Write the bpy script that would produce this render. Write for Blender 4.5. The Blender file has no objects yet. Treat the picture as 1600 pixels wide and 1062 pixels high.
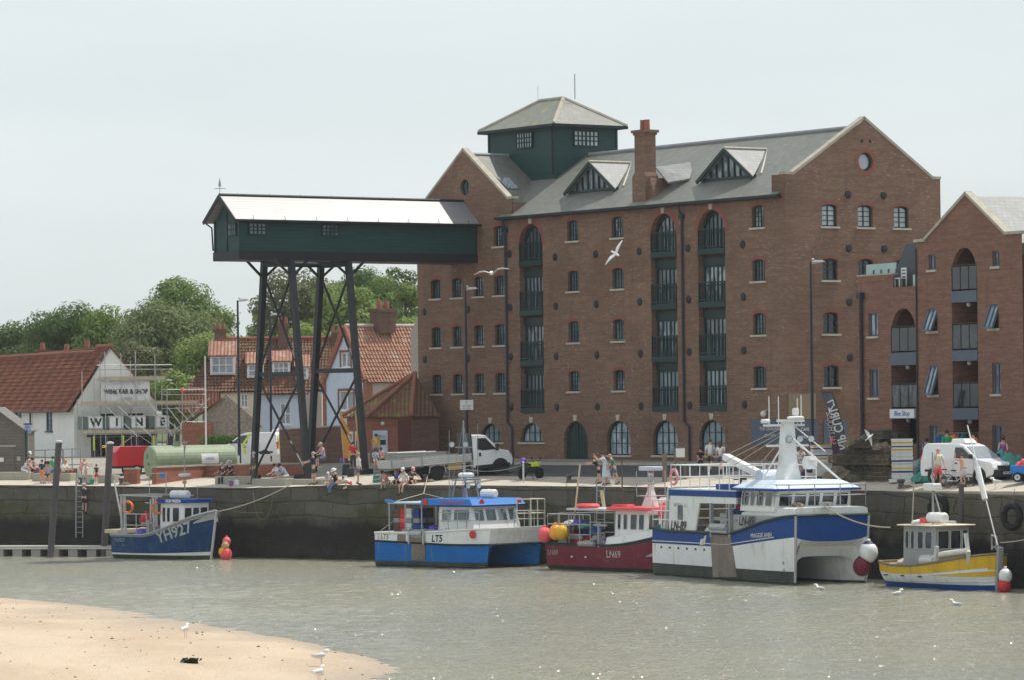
import bpy, bmesh, math, random
from math import sin, cos, pi, radians, hypot, atan2, sqrt, exp
from mathutils import Vector, Matrix, Euler, noise
from mathutils.geometry import tessellate_polygon
random.seed(7)
sc = bpy.context.scene
COL = sc.collection
# ------------------------------------------------------------------ camera model (used to read sizes off the photograph)
F = 6000.0; ROLL = .012; CZ = 3.9
def ray(px, py):
    a = (px-800)/F; b = (640-py)/F
    return (cos(ROLL)*a+sin(ROLL)*b, 1.0, -sin(ROLL)*a+cos(ROLL)*b)
def P(px, py, D):
    r = ray(px, py); return Vector((r[0]*D, D, CZ+r[2]*D))
def unit(x, y):
    l = hypot(x, y); return (x/l, y/l)
# ------------------------------------------------------------------ mesh builder
class MB:
    def __init__(s): s.v = []; s.f = []; s.m = []; s.mi = 0; s.T = None
    def add(s, vs, fs, mi=None):
        o = len(s.v); mi = s.mi if mi is None else mi
        for p in vs:
            p = Vector(p)
            s.v.append(s.T @ p if s.T is not None else p)
        for f in fs: s.f.append([i+o for i in f]); s.m.append(mi)
        return s
    def box(s, x0, x1, y0, y1, z0, z1, mi=None):
        return s.add([(x0,y0,z0),(x1,y0,z0),(x1,y1,z0),(x0,y1,z0),(x0,y0,z1),(x1,y0,z1),(x1,y1,z1),(x0,y1,z1)],
                     [(0,3,2,1),(4,5,6,7),(0,1,5,4),(1,2,6,5),(2,3,7,6),(3,0,4,7)], mi)
    def taper(s, b, t, z0, z1, mi=None):   # b,t = (x0,x1,y0,y1)
        return s.add([(b[0],b[2],z0),(b[1],b[2],z0),(b[1],b[3],z0),(b[0],b[3],z0),(t[0],t[2],z1),(t[1],t[2],z1),(t[1],t[3],z1),(t[0],t[3],z1)],
                     [(0,3,2,1),(4,5,6,7),(0,1,5,4),(1,2,6,5),(2,3,7,6),(3,0,4,7)], mi)
    def beam(s, p, q, w, h=None, mi=None):
        h = w if h is None else h
        p = Vector(p); q = Vector(q); d = (q-p).normalized()
        up = Vector((0,0,1)) if abs(d.z) < .95 else Vector((0,1,0))
        a = d.cross(up).normalized()*w/2; b = a.cross(d).normalized()*h/2
        vs = [p-a-b,p+a-b,p+a+b,p-a+b,q-a-b,q+a-b,q+a+b,q-a+b]
        return s.add(vs, [(0,3,2,1),(4,5,6,7),(0,1,5,4),(1,2,6,5),(2,3,7,6),(3,0,4,7)], mi)
    def tube(s, p, q, r0, r1=None, n=6, mi=None):
        r1 = r0 if r1 is None else r1
        p = Vector(p); q = Vector(q); d = (q-p)
        if d.length < 1e-6: return s
        d.normalize(); up = Vector((0,0,1)) if abs(d.z) < .95 else Vector((0,1,0))
        a = d.cross(up).normalized(); b = a.cross(d).normalized(); vs = []
        for c, r in ((p,r0),(q,r1)):
            for i in range(n):
                t = 2*pi*i/n; vs.append(c+a*cos(t)*r+b*sin(t)*r)
        fs = [(i,(i+1)%n,n+(i+1)%n,n+i) for i in range(n)]+[tuple(range(n)),tuple(range(n,2*n))]
        return s.add(vs, fs, mi)
    def path(s, pts, r, n=6, mi=None, closed=False):
        pts = [Vector(p) for p in pts]; vs = []; N = len(pts)
        for i, p in enumerate(pts):
            d = (pts[(i+1)%N if closed else min(i+1,N-1)]-pts[(i-1)%N if closed else max(i-1,0)]).normalized()
            up = Vector((0,0,1)) if abs(d.z) < .95 else Vector((0,1,0))
            a = d.cross(up).normalized(); b = a.cross(d).normalized()
            for k in range(n):
                t = 2*pi*k/n; vs.append(p+a*cos(t)*r+b*sin(t)*r)
        fs = []
        for i in range(N if closed else N-1):
            j = (i+1) % N
            for k in range(n): fs.append((i*n+k,i*n+(k+1)%n,j*n+(k+1)%n,j*n+k))
        if not closed: fs += [tuple(range(n)),tuple(range((N-1)*n,N*n))]
        return s.add(vs, fs, mi)
    def lathe(s, prof, n=12, c=(0,0,0), axis='z', mi=None):
        vs = []; c = Vector(c)
        for r, h in prof:
            for k in range(n):
                t = 2*pi*k/n; u = (r*cos(t), r*sin(t), h)
                vs.append(c+Vector(u if axis == 'z' else ((h,u[0],u[1]) if axis == 'x' else (u[0],h,u[1]))))
        fs = []
        for i in range(len(prof)-1):
            for k in range(n): fs.append((i*n+k,i*n+(k+1)%n,(i+1)*n+(k+1)%n,(i+1)*n+k))
        fs += [tuple(range(n)),tuple(range((len(prof)-1)*n,len(prof)*n))]
        return s.add(vs, fs, mi)
    def ball(s, c, r, n=10, sz=1.0, mi=None, sx=1.0):
        m = max(4, n//2+1)
        return s.lathe([(max(1e-3,r*sx*sin(pi*i/m)), -r*sz*cos(pi*i/m)) for i in range(m+1)], n, c, 'z', mi)
    def extrude(s, poly, f, d0, d1, mi=None):   # poly of (a,b); f(a,b,d) -> xyz
        n = len(poly)
        vs = [f(a,b,d0) for a,b in poly]+[f(a,b,d1) for a,b in poly]
        tri = tessellate_polygon([[Vector((a,b,0)) for a,b in poly]])
        fs = [tuple(t) for t in tri]+[tuple(i+n for i in t) for t in tri]+[(i,(i+1)%n,n+(i+1)%n,n+i) for i in range(n)]
        return s.add(vs, fs, mi)
    def poly(s, poly, f, d=0, mi=None):
        tri = tessellate_polygon([[Vector((a,b,0)) for a,b in poly]])
        return s.add([f(a,b,d) for a,b in poly], [tuple(t) for t in tri], mi)
    def ring(s, outer, inner, f, d0, d1, mi=None):
        n = len(outer)
        vs = [f(a,b,d0) for a,b in outer]+[f(a,b,d0) for a,b in inner]+[f(a,b,d1) for a,b in inner]+[f(a,b,d1) for a,b in outer]
        fs = []
        for i in range(n):
            j = (i+1) % n
            fs += [(i,j,n+j,n+i),(n+i,n+j,2*n+j,2*n+i),(3*n+i,3*n+j,j,i)]
        return s.add(vs, fs, mi)
    def grid(s, rows, mi=None):   # rows: list of lists of points
        n = len(rows[0]); vs = [p for r in rows for p in r]; fs = []
        for i in range(len(rows)-1):
            for j in range(n-1): fs.append((i*n+j,i*n+j+1,(i+1)*n+j+1,(i+1)*n+j))
        return s.add(vs, fs, mi)
    def wall(s, outline, holes, f, depth, mi=None, rmi=None):
        ls = [[Vector((a,b,0)) for a,b in outline]]+[[Vector((a,b,0)) for a,b in h] for h in holes]
        flat = [p for l in ls for p in l]
        tri = tessellate_polygon(ls)
        s.add([f(p.x,p.y,0) for p in flat], [tuple(t) for t in tri], mi)
        for h in holes:
            n = len(h)
            s.add([f(a,b,0) for a,b in h]+[f(a,b,depth) for a,b in h], [(i,(i+1)%n,n+(i+1)%n,n+i) for i in range(n)], rmi if rmi is not None else mi)
        return s
    def build(s, name, mats, parent=None, smooth=False, loc=None, bevel=0):
        me = bpy.data.meshes.new(name)
        me.from_pydata([tuple(p) for p in s.v], [], s.f)
        if not isinstance(mats, (list, tuple)): mats = [mats]
        for m in mats: me.materials.append(m)
        me.polygons.foreach_set('material_index', s.m)
        if smooth: me.polygons.foreach_set('use_smooth', [True]*len(s.f))
        me.update()
        bm = bmesh.new(); bm.from_mesh(me); bmesh.ops.recalc_face_normals(bm, faces=bm.faces); bm.to_mesh(me); bm.free()
        o = bpy.data.objects.new(name, me); COL.objects.link(o)
        if parent: o.parent = parent
        if loc: o.location = loc
        if bevel:
            b = o.modifiers.new('Bevel','BEVEL'); b.width = bevel; b.segments = 2; b.limit_method = 'ANGLE'; b.angle_limit = radians(35)
        return o
def thing(name, label, cat, loc=(0,0,0), rot=0, group=None, pitch=0):
    o = bpy.data.objects.new(name, None); COL.objects.link(o); o.empty_display_size = .2
    o.location = loc; o.rotation_euler = (0, pitch, rot)
    return tag(o, label, cat, group)
def tag(o, label, cat, group=None):
    o['label'] = label; o['category'] = cat
    if group: o['group'] = group
    return o
def struct(o, kind='structure'): o['kind'] = kind; return o
CH = {}
def kids(o): return [c for c in bpy.data.objects if c.parent == o]
def dup(root, loc=None, rot=None, label=None, tree=None):
    def cp(o, par):
        c = o.copy(); COL.objects.link(c)
        if par: c.parent = par
        for k in CH[o.name]: cp(k, c)
        return c
    def index(o):
        CH[o.name] = kids(o)
        for k in CH[o.name]: index(k)
    if root.name not in CH: index(root)
    r = cp(root, None)
    if loc is not None: r.location = loc
    if rot is not None: r.rotation_euler = rot if isinstance(rot, (tuple, Euler)) else (0,0,rot)
    if label: r['label'] = label
    return r
TXT = []
def text(s, size, parent, M4, m, name='lettering', shear=0, bold=.0, extrude=.004, align='CENTER', sx=1.0, wrap=None):
    c = bpy.data.curves.new(name, 'FONT'); c.body = s; c.size = size; c.shear = shear; c.offset = bold; c.extrude = extrude
    c.align_x = align; c.align_y = 'CENTER'; c.resolution_u = 3
    o = bpy.data.objects.new(name, c); COL.objects.link(o)
    TXT.append((o, parent, M4 @ Matrix.Diagonal((sx,1,1,1)), m, name, wrap))
def flush_text():
    bpy.context.view_layer.update(); dg = bpy.context.evaluated_depsgraph_get()
    for o, parent, M4, m, name, wrap in TXT:
        me = bpy.data.meshes.new_from_object(o.evaluated_get(dg))
        me.transform(M4)
        if wrap:
            for vv in me.vertices: vv.co.y = -(wrap(vv.co.x, vv.co.z)+.012)
        me.materials.clear(); me.materials.append(m)
        n = bpy.data.objects.new(name, me); COL.objects.link(n); n.parent = parent
    for o, *_ in TXT: bpy.data.objects.remove(o)
    TXT.clear()
def frame(origin, xa, ya):   # text frame: xa = reading direction, ya = up
    xa = Vector(xa).normalized(); ya = Vector(ya); ya = (ya-xa*ya.dot(xa)).normalized(); za = xa.cross(ya)
    m = Matrix((xa, ya, za)).transposed().to_4x4(); m.translation = Vector(origin); return m
# ------------------------------------------------------------------ materials
def lin(c): return tuple((x/255/12.92 if x/255 <= .04045 else ((x/255+.055)/1.055)**2.4) for x in c)
class NT:
    def __init__(s, name):
        s.mat = bpy.data.materials.new(name); s.mat.use_nodes = True; s.t = s.mat.node_tree; s.b = s.t.nodes['Principled BSDF']
    def n(s, typ, **kw):
        x = s.t.nodes.new('ShaderNode'+typ)
        for k, v in kw.items():
            if k in x.inputs: x.inputs[k].default_value = v
            else: setattr(x, k, v)
        return x
    def l(s, a, b): s.t.links.new(a, b)
    def coord(s): return s.n('TexCoord').outputs['Object']
    def math(s, op, a, b=None, c=None):
        x = s.n('Math'); x.operation = op
        for i, v in enumerate((a,b,c)):
            if v is None: continue
            if isinstance(v, (int,float)): x.inputs[i].default_value = v
            else: s.l(v, x.inputs[i])
        return x.outputs[0]
    def sep(s, v):
        x = s.n('SeparateXYZ'); s.l(v, x.inputs[0]); return x.outputs
    def comb(s, a, b, c=0):
        x = s.n('CombineXYZ')
        for i, v in enumerate((a,b,c)):
            if isinstance(v,(int,float)): x.inputs[i].default_value = v
            else: s.l(v, x.inputs[i])
        return x.outputs[0]
    def noise(s, v, scale, detail=4, rough=.6, stretch=None):
        if stretch:
            m = s.n('Mapping'); m.inputs['Scale'].default_value = stretch; s.l(v, m.inputs[0]); v = m.outputs[0]
        x = s.n('TexNoise', Scale=scale, Detail=detail, Roughness=rough); s.l(v, x.inputs['Vector']); return x.outputs['Fac']
    def mix(s, f, a, b, blend='MIX'):
        x = s.n('Mix'); x.data_type = 'RGBA'; x.blend_type = blend
        for i, v in ((0,f),(6,a),(7,b)):
            if isinstance(v,(int,float)): x.inputs[i].default_value = v
            elif isinstance(v,tuple): x.inputs[i].default_value = v if len(v) == 4 else v+(1,)
            else: s.l(v, x.inputs[i])
        return x.outputs[2]
    def ramp(s, f, a, b):   # smooth step of factor
        x = s.n('MapRange'); x.interpolation_type = 'SMOOTHSTEP'; s.l(f, x.inputs[0]); x.inputs[1].default_value = a; x.inputs[2].default_value = b
        return x.outputs[0]
    def bump(s, h, strength=.3, dist=.05):
        x = s.n('Bump', Strength=strength, Distance=dist); s.l(h, x.inputs['Height']); s.l(x.outputs[0], s.b.inputs['Normal']); return x
    def col(s, v): s.l(v, s.b.inputs['Base Color'])
    def fin(s, rough=.7, metal=0, spec=.5):
        s.b.inputs['Roughness'].default_value = rough; s.b.inputs['Metallic'].default_value = metal; s.b.inputs['Specular IOR Level'].default_value = spec
        return s.mat
def sc3(c, k): return tuple(min(1, x*k) for x in c)
def mk(name, c, rough=.6, var=.15, scale=2.0, metal=0, spec=.4, bump=0, bscale=20, dirt=None, stretch=None, streak=None):
    t = NT(name); v = t.coord()
    a = t.noise(v, scale, 5, .65, stretch); b = t.noise(v, scale*7, 3, .6, stretch)
    f = t.ramp(t.math('ADD', t.math('MULTIPLY', a, .65), t.math('MULTIPLY', b, .35)), .3, .7)
    c1 = t.mix(f, sc3(c, 1-var), sc3(c, 1+var))
    if dirt:
        d = t.ramp(t.noise(v, scale*.9+.3, 6, .7), .52, .7)
        c1 = t.mix(t.math('MULTIPLY', d, dirt[1]), c1, dirt[0])
    if streak:
        k = t.math('MULTIPLY', t.ramp(t.noise(v, 3.2, 4, .65, (1,1,.12)), .55, .72), t.ramp(t.noise(v, .55, 3, .6), .35, .6))
        c1 = t.mix(t.math('MULTIPLY', k, streak[1]), c1, streak[0])
    t.col(c1)
    if bump: t.bump(t.noise(v, bscale, 4, .7), bump, .03)
    return t.fin(rough, metal, spec)
def brick(name, c, mortar, c2, scale=1.0, salts=.25, var=.2, bump=.25, dark=.3):
    t = NT(name); v = t.coord(); x, y, z = t.sep(v)
    u = t.comb(t.math('ADD', x, y), z)
    b = t.n('TexBrick', Scale=1.0/scale); b.inputs['Brick Width'].default_value = .235; b.inputs['Row Height'].default_value = .085; b.inputs['Mortar Size'].default_value = .008
    b.inputs['Color1'].default_value = sc3(c,1+var)+(1,); b.inputs['Color2'].default_value = c2+(1,); b.inputs['Mortar'].default_value = mortar+(1,)
    t.l(u, b.inputs['Vector'])
    streak = t.noise(u, 1.6, 5, .7, (.35,3.2,1))
    big = t.noise(v, .23, 5, .6)
    c1 = t.mix(t.ramp(streak, .35, .75), b.outputs['Color'], sc3(c,.74), 'MIX')
    c1 = t.mix(t.math('MULTIPLY', t.ramp(big, .45, .75), dark), c1, sc3(c,.55))
    run = t.math('MULTIPLY', t.ramp(t.noise(u, 1.5, 4, .6, (1.3,.10,1)), .55, .72), t.ramp(t.noise(v, .3, 3, .6), .4, .6))
    c1 = t.mix(t.math('MULTIPLY', run, .45), c1, sc3(c,.42))
    pt = t.n('TexVoronoi', Scale=.55); pt.feature = 'F1'; t.l(u, pt.inputs['Vector'])
    c1 = t.mix(t.math('MULTIPLY', t.ramp(t.sep(pt.outputs['Color'])[0], .80, .84), .22), c1, sc3(c2,1.7))
    spots = t.ramp(t.noise(u, 5, 4, .6, (.8,2.2,1)), .58, .70); zone = t.ramp(t.noise(v, .35, 4, .6), .42, .68)
    c1 = t.mix(t.math('MULTIPLY', t.math('MULTIPLY', spots, zone), salts), c1, (.5,.42,.36))
    t.col(c1); t.bump(b.outputs['Fac'], -bump, .01)
    return t.fin(.9, 0, .2)
def roofing(name, c, c2, axis='x', w=.3, h=.2, rough=.6, moss=None, wave=0, spec=.5, zk=1.5, pale=None):
    t = NT(name); v = t.coord(); x, y, z = t.sep(v)
    a = x if axis == 'x' else y
    u = t.comb(a, t.math('MULTIPLY', z, zk))
    b = t.n('TexBrick'); b.inputs['Scale'].default_value = 1; b.inputs['Brick Width'].default_value = w; b.inputs['Row Height'].default_value = h; b.inputs['Mortar Size'].default_value = .012
    b.offset = .5 if not wave else 0.0
    b.inputs['Color1'].default_value = c+(1,); b.inputs['Color2'].default_value = c2+(1,); b.inputs['Mortar'].default_value = sc3(c,.45)+(1,)
    t.l(u, b.inputs['Vector'])
    c1 = t.mix(t.math('MULTIPLY', t.ramp(t.noise(v, .5, 5, .7), .4, .7), .55), b.outputs['Color'], sc3(c, .6))
    c1 = t.mix(t.math('MULTIPLY', t.ramp(t.noise(u, 2.2, 5, .75), .48, .72), .5), c1, sc3(c2, 1.45))
    if moss:
        c1 = t.mix(t.math('MULTIPLY', t.ramp(t.noise(v, moss[1], 6, .75), moss[2], moss[2]+.14), .8), c1, moss[0])
    if wave:
        wv = t.math('SINE', t.math('MULTIPLY', a, 2*pi/w))
        c1 = t.mix(t.math('MULTIPLY', t.ramp(wv, .2, -1), .45), c1, sc3(c,.4))
        t.bump(wv, .8, .04)
    else:
        t.bump(t.noise(u, 5, 3, .6), .15, .02)
    t.col(c1); return t.fin(rough, 0, spec)
def glass(name, c0, c1, rough=.06):   # opaque window: blinds and sky reflection put into the pane colour, varied per window
    t = NT(name); r = t.n('ObjectInfo').outputs['Random']; v = t.coord()
    x, y, z = t.sep(v)
    k = t.noise(t.comb(t.math('ADD', t.math('ADD', x, y), t.math('MULTIPLY', r, 40)), t.math('MULTIPLY', z, .45)), 2.4, 2, .5)
    f = t.math('MULTIPLY', t.ramp(k, .42, .6), t.ramp(r, .05, .9))
    t.col(t.mix(f, c0, c1)); return t.fin(rough, 0, .6)
def leafmat(name, c, c2):
    t = NT(name); g = t.n('NewGeometry').outputs['Random Per Island']; v = t.coord()
    k = t.ramp(t.noise(v, .35, 3, .6), .35, .65)
    col = t.mix(t.math('ADD', t.math('MULTIPLY', g, .55), t.math('MULTIPLY', k, .45)), c, c2)
    t.col(col); t.fin(.55, 0, .3)
    tr = t.n('BsdfTranslucent'); t.l(col, tr.inputs[0])
    mx = t.n('MixShader'); mx.inputs[0].default_value = .42
    out = t.t.nodes['Material Output']; t.l(t.b.outputs[0], mx.inputs[1]); t.l(tr.outputs[0], mx.inputs[2]); t.l(mx.outputs[0], out.inputs[0])
    return t.mat
M = {}
M['brick'] = brick('old_brick', (.225,.13,.09), (.24,.20,.16), (.168,.098,.068), 1.0, .9, .16, .3, .6)
M['brick_red'] = mk('arch_red_brick', (.235,.085,.06), .85, .25, 6)
M['brick_new'] = brick('new_brick', (.22,.110,.077), (.27,.21,.17), (.172,.085,.06), 1.0, .35, .2, .4, .2)
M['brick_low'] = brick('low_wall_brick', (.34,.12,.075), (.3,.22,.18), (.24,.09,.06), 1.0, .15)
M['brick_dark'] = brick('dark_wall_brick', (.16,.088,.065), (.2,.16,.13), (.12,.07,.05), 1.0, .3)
M['flint'] = mk('flint', (.30,.25,.20), .85, .5, 5, bump=.6, bscale=9)
M['slate'] = roofing('slate', (.205,.207,.182), (.155,.16,.143), 'x', .3, .22, .48, ((.25,.25,.13),.5,.62), spec=.45, pale=True)
M['slate_y'] = roofing('slate_across', (.205,.207,.182), (.155,.16,.143), 'y', .3, .22, .45, ((.25,.25,.13),.5,.66), spec=.5)
M['slate_moss'] = roofing('mossy_slate', (.22,.235,.19), (.18,.19,.16), 'x', .3, .22, .5, ((.3,.3,.06),.9,.55), spec=.4)
M['slate_sun'] = roofing('sunlit_crane_slate', (.27,.27,.28), (.23,.23,.25), 'y', .3, .22, .40, None, spec=.7)  # lighter copy of the slate: sun glare put into the colour
M['slate_pale'] = roofing('pale_slate', (.27,.27,.265), (.22,.225,.225), 'y', .3, .25, .48, ((.34,.30,.2),1.2,.62), spec=.45)
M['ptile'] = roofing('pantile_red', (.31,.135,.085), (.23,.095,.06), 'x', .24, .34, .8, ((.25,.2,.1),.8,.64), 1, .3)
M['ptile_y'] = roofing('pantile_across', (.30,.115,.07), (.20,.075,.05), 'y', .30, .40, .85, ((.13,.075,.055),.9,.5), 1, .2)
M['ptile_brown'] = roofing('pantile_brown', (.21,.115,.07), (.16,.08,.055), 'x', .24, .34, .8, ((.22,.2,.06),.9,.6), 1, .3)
M['ptile_moss'] = roofing('pantile_moss', (.26,.13,.075), (.2,.1,.06), 'x', .24, .34, .85, ((.28,.28,.07),1.2,.5), 1, .3)
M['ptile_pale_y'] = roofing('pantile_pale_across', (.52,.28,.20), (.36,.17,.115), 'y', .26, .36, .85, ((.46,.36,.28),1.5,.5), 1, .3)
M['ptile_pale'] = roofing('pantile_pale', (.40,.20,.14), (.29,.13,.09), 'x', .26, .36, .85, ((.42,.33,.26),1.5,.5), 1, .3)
M['stone'] = mk('pale_stone', (.46,.43,.36), .85, .18, 3, bump=.2, bscale=15)
M['coping'] = mk('coping_stone', (.40,.365,.30), .85, .2, 2, dirt=((.3,.28,.16),.5))
def boards(name, c, pitch=.17):
    t = NT(name); v = t.coord(); x, y, z = t.sep(v)
    fr = t.math('FRACT', t.math('MULTIPLY', z, 1/pitch))
    line = t.ramp(fr, .82, 1.0)
    c1 = t.mix(t.ramp(t.noise(v, 1.2, 4, .6, (1,1,6)), .35, .7), sc3(c,.85), sc3(c,1.15))
    t.col(t.mix(t.math('MULTIPLY', line, .55), c1, sc3(c,.35))); t.bump(fr, .5, .03)
    return t.fin(.55, 0, .4)
M['green_boards'] = boards('green_weatherboard', (.013,.058,.056), .2)
M['grey_boards'] = boards('grey_weatherboard', (.15,.135,.12), .19)
M['green'] = mk('dark_green_paint', (.008,.033,.033), .5, .12, 3)
M['green_dk'] = mk('green_black_paint', (.012,.035,.034), .5, .15, 3)
M['black'] = mk('black_paint', (.012,.014,.018), .5, .25, 3)
M['blue_black'] = mk('lamp_post_paint', (.018,.026,.04), .45, .15, 3)
M['steel'] = mk('crane_steel', (.016,.02,.026), .55, .3, 2, dirt=((.08,.06,.05),.25))
M['pile'] = mk('mooring_steel', (.085,.075,.08), .6, .3, 1.5, dirt=((.16,.10,.07),.6), stretch=(1,1,.3))
M['galv'] = mk('galvanised', (.42,.43,.44), .5, .15, 5, metal=.3)
M['alu'] = mk('dull_aluminium', (.55,.56,.55), .5, .12, 3, metal=.4)
M['white'] = mk('white_paint', (.76,.76,.75), .5, .05, 2)
M['cream'] = mk('cream_render', (.66,.60,.48), .85, .08, 1.5, dirt=((.45,.4,.33),.3))
M['whitewash'] = mk('whitewash', (.76,.76,.74), .85, .06, 1.2, dirt=((.55,.55,.52),.3))
M['bluewash'] = mk('pale_blue_render', (.52,.60,.72), .85, .06, 1.2, dirt=((.35,.43,.55),.3))
M['greyrender'] = mk('grey_render', (.40,.37,.33), .85, .1, 1)
M['glass'] = glass('granary_glass', (.11,.14,.17), (.42,.47,.51))
M['glass_dk'] = glass('dark_glass', (.010,.014,.018), (.06,.075,.09))
M['glass_lt'] = glass('pale_glass', (.22,.30,.34), (.48,.56,.62))
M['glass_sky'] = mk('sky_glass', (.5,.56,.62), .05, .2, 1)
M['glass_bal'] = mk('balustrade_glass', (.33,.47,.45), .08, .1, 1)
M['winwhite'] = mk('white_window', (.78,.78,.77), .5, .04, 2)
M['curtain'] = mk('pane_with_net', (.30,.34,.38), .1, .3, 2)
M['door_brown'] = mk('brown_door', (.10,.03,.025), .6, .15, 3)
M['slateblue'] = mk('slate_blue_panel', (.085,.11,.155), .5, .1, 2)
M['concrete'] = mk('concrete_apron', (.47,.42,.345), .9, .12, .5, dirt=((.30,.27,.23),.6), bump=.15, bscale=8)
M['block'] = mk('concrete_block', (.36,.35,.29), .9, .15, 1.5, dirt=((.22,.23,.15),.5), bump=.2, bscale=6)
M['asphalt'] = mk('asphalt', (.075,.076,.08), .9, .2, .6, bump=.15, bscale=30)
M['pave'] = mk('pavement', (.26,.245,.22), .9, .12, 1)
M['earth'] = mk('yard_ground', (.27,.25,.215), .95, .2, .3)
M['grass'] = mk('grass_ground', (.07,.10,.035), .95, .3, .3)
M['wood'] = mk('weathered_wood', (.19,.165,.125), .85, .25, 3, stretch=(1,1,.2))
M['plank'] = mk('scaffold_plank', (.50,.44,.31), .85, .15, 2)
M['sandstone'] = mk('tan_concrete', (.27,.22,.15), .9, .12, 1.5)
M['rubber'] = mk('rubber', (.012,.012,.013), .75, .3, 5, bump=.3, bscale=30)
M['rope'] = mk('rope', (.42,.37,.28), .9, .2, 8)
M['rope_dk'] = mk('old_rope', (.15,.135,.11), .9, .25, 8)
M['terracotta'] = mk('terracotta', (.31,.125,.08), .8, .15, 4)
M['lead'] = mk('lead_sheet', (.30,.31,.33), .5, .12, 2)
for n_, c_ in dict(red=(.55,.03,.035), orange=(.85,.22,.05), floatpink=(.85,.13,.17), floatorange=(.9,.38,.05), yellow=(.72,.47,.03), hiviz=(.62,.72,.05), blue=(.012,.06,.23),
                   navy=(.02,.03,.07), brightblue=(.02,.18,.55), teal=(.02,.25,.26), jeans=(.09,.15,.28), denim=(.07,.13,.24), maroon=(.16,.012,.03), pinkred=(.85,.10,.11), pink=(.75,.36,.36), lilac=(.55,.36,.50),
                   skyblue=(.35,.50,.68), paleblue=(.55,.63,.72), khaki=(.06,.062,.045), olive=(.075,.078,.05), creamcloth=(.72,.68,.55), whitecloth=(.74,.74,.75), greencloth=(.10,.20,.12), bright_green=(.02,.40,.16),
                   charcoal=(.025,.027,.03), straw=(.55,.48,.32), skin=(.62,.36,.26), skin_tan=(.47,.26,.17), hair_dk=(.035,.022,.015), hair_br=(.10,.055,.03), hair_bl=(.48,.33,.15), hair_gr=(.42,.40,.38),
                   grey=(.30,.31,.32), greylight=(.55,.56,.56), purple=(.30,.12,.42), brown=(.11,.075,.05), ibc=(.80,.82,.80), ibcgreen=(.12,.17,.15), tankgreen=(.25,.31,.20), gold=(.75,.42,.03), netgreen=(.03,.20,.17), plasticwhite=(.70,.70,.66), violet=(.16,.10,.55)).items():
    M[n_] = mk(n_, c_, .75 if n_.startswith(('skin','hair')) or 'cloth' in n_ else .55, .12, 3)
M['boatwhite'] = mk('boat_white', (.76,.77,.76), .4, .06, .8, dirt=((.50,.48,.42),.45), streak=((.36,.25,.14),.5))
M['boatblue'] = mk('boat_blue', (.008,.060,.25), .5, .12, 1.0, spec=.2, dirt=((.03,.07,.20),.4), streak=((.14,.13,.14),.3))
M['navyhull'] = mk('navy_hull', (.008,.046,.135), .55, .2, .7, spec=.2, dirt=((.07,.13,.18),.65), streak=((.15,.17,.18),.3))
M['cyanhull'] = mk('bright_blue_hull', (.003,.135,.44), .55, .12, .8, spec=.2, dirt=((.05,.17,.30),.5), streak=((.22,.22,.2),.5))
M['maroonhull'] = mk('maroon_hull', (.17,.010,.028), .5, .18, .9, dirt=((.24,.075,.08),.5), streak=((.32,.2,.18),.45))
M['yellowhull'] = mk('yellow_hull', (.66,.40,.01), .45, .15, 1.2, dirt=((.45,.27,.03),.4), streak=((.25,.13,.05),.5))
M['antifoul'] = mk('weedy_antifoul', (.045,.055,.045), .7, .5, 1.5, dirt=((.07,.085,.03),.7), bump=.3)
M['rustplate'] = mk('rubbed_bare_plate', (.21,.17,.135), .7, .3, 1.2, dirt=((.33,.31,.28),.5), stretch=(1,1,.3))
M['deck'] = mk('deck_paint', (.36,.37,.37), .7, .15, 2)
# ------------------------------------------------------------------ terrain
WZ = -4.2
_q = [(-300,238,-.16),(0,227,-.16),(200,221.5,-.23),(400,215.5,-.31),(520,212.3,-.12),(700,206.7,-.09),(900,200.3,-.115),(1100,193,-.1),(1350,181,-.1),(1600,168.5,.06),(1900,153,.1)]
QP = [(-190,300,-.16),(-110,268,-.16)]+[(P(a,700,d).x,d,z) for a,d,z in _q]+[(75,112,.1),(150,40,.1)]
def qinterp(X):
    for a, b in zip(QP, QP[1:]):
        if X <= b[0] or b is QP[-1]:
            t = (X-a[0])/(b[0]-a[0]); return a[1]+(b[1]-a[1])*t, a[2]+(b[2]-a[2])*t
def gz(X, Y):
    ye, ze = qinterp(X); q = Y-ye
    return ze+.062*min(max(q,0),17.5)+.006*min(max(q-17.5,0),100)
def G(px, py, dz=0):   # ground point seen at a place in the photograph
    r = ray(px, py); lo = 150.0; hi = 320.0
    X0 = r[0]*200
    for _ in range(3): lo = qinterp(X0)[0]; X0 = r[0]*lo
    lo -= 3
    for _ in range(40):
        m = (lo+hi)/2
        if CZ+r[2]*m > gz(r[0]*m, m): lo = m
        else: hi = m
    return Vector((r[0]*lo, lo, gz(r[0]*lo, lo)+dz))
def gat(px, D, dz=0):
    p = P(px, 700, D); return Vector((p.x, D, gz(p.x, D)+dz))
def sheet(name, qs, m, dz=0, x0=-190, x1=150, step=2.5, kind='structure'):
    mb = MB(); rows = []; n = int((x1-x0)/step)
    for q in qs:
        row = []
        for i in range(n+1):
            X = x0+(x1-x0)*i/n; ye, ze = qinterp(X)
            row.append((X, ye+q, gz(X, ye+q)+dz))
        rows.append(row)
    mb.grid(rows); o = mb.build(name, m, smooth=True); struct(o, kind); return o
ground = sheet('ground', [0.02,1,2,4,6,8,11,14,17.5,20,25,35,50,80,120], M['earth'], -.004)
far = MB(); far.grid([[(-4000,330,1.5),(4000,330,1.5)],[(-4000,5000,6),(4000,5000,6)]]); far.grid([[(-190,330,1.5),(-190,200,1.4)],[(-4000,330,1.5),(-4000,200,1.4)]])
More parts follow.
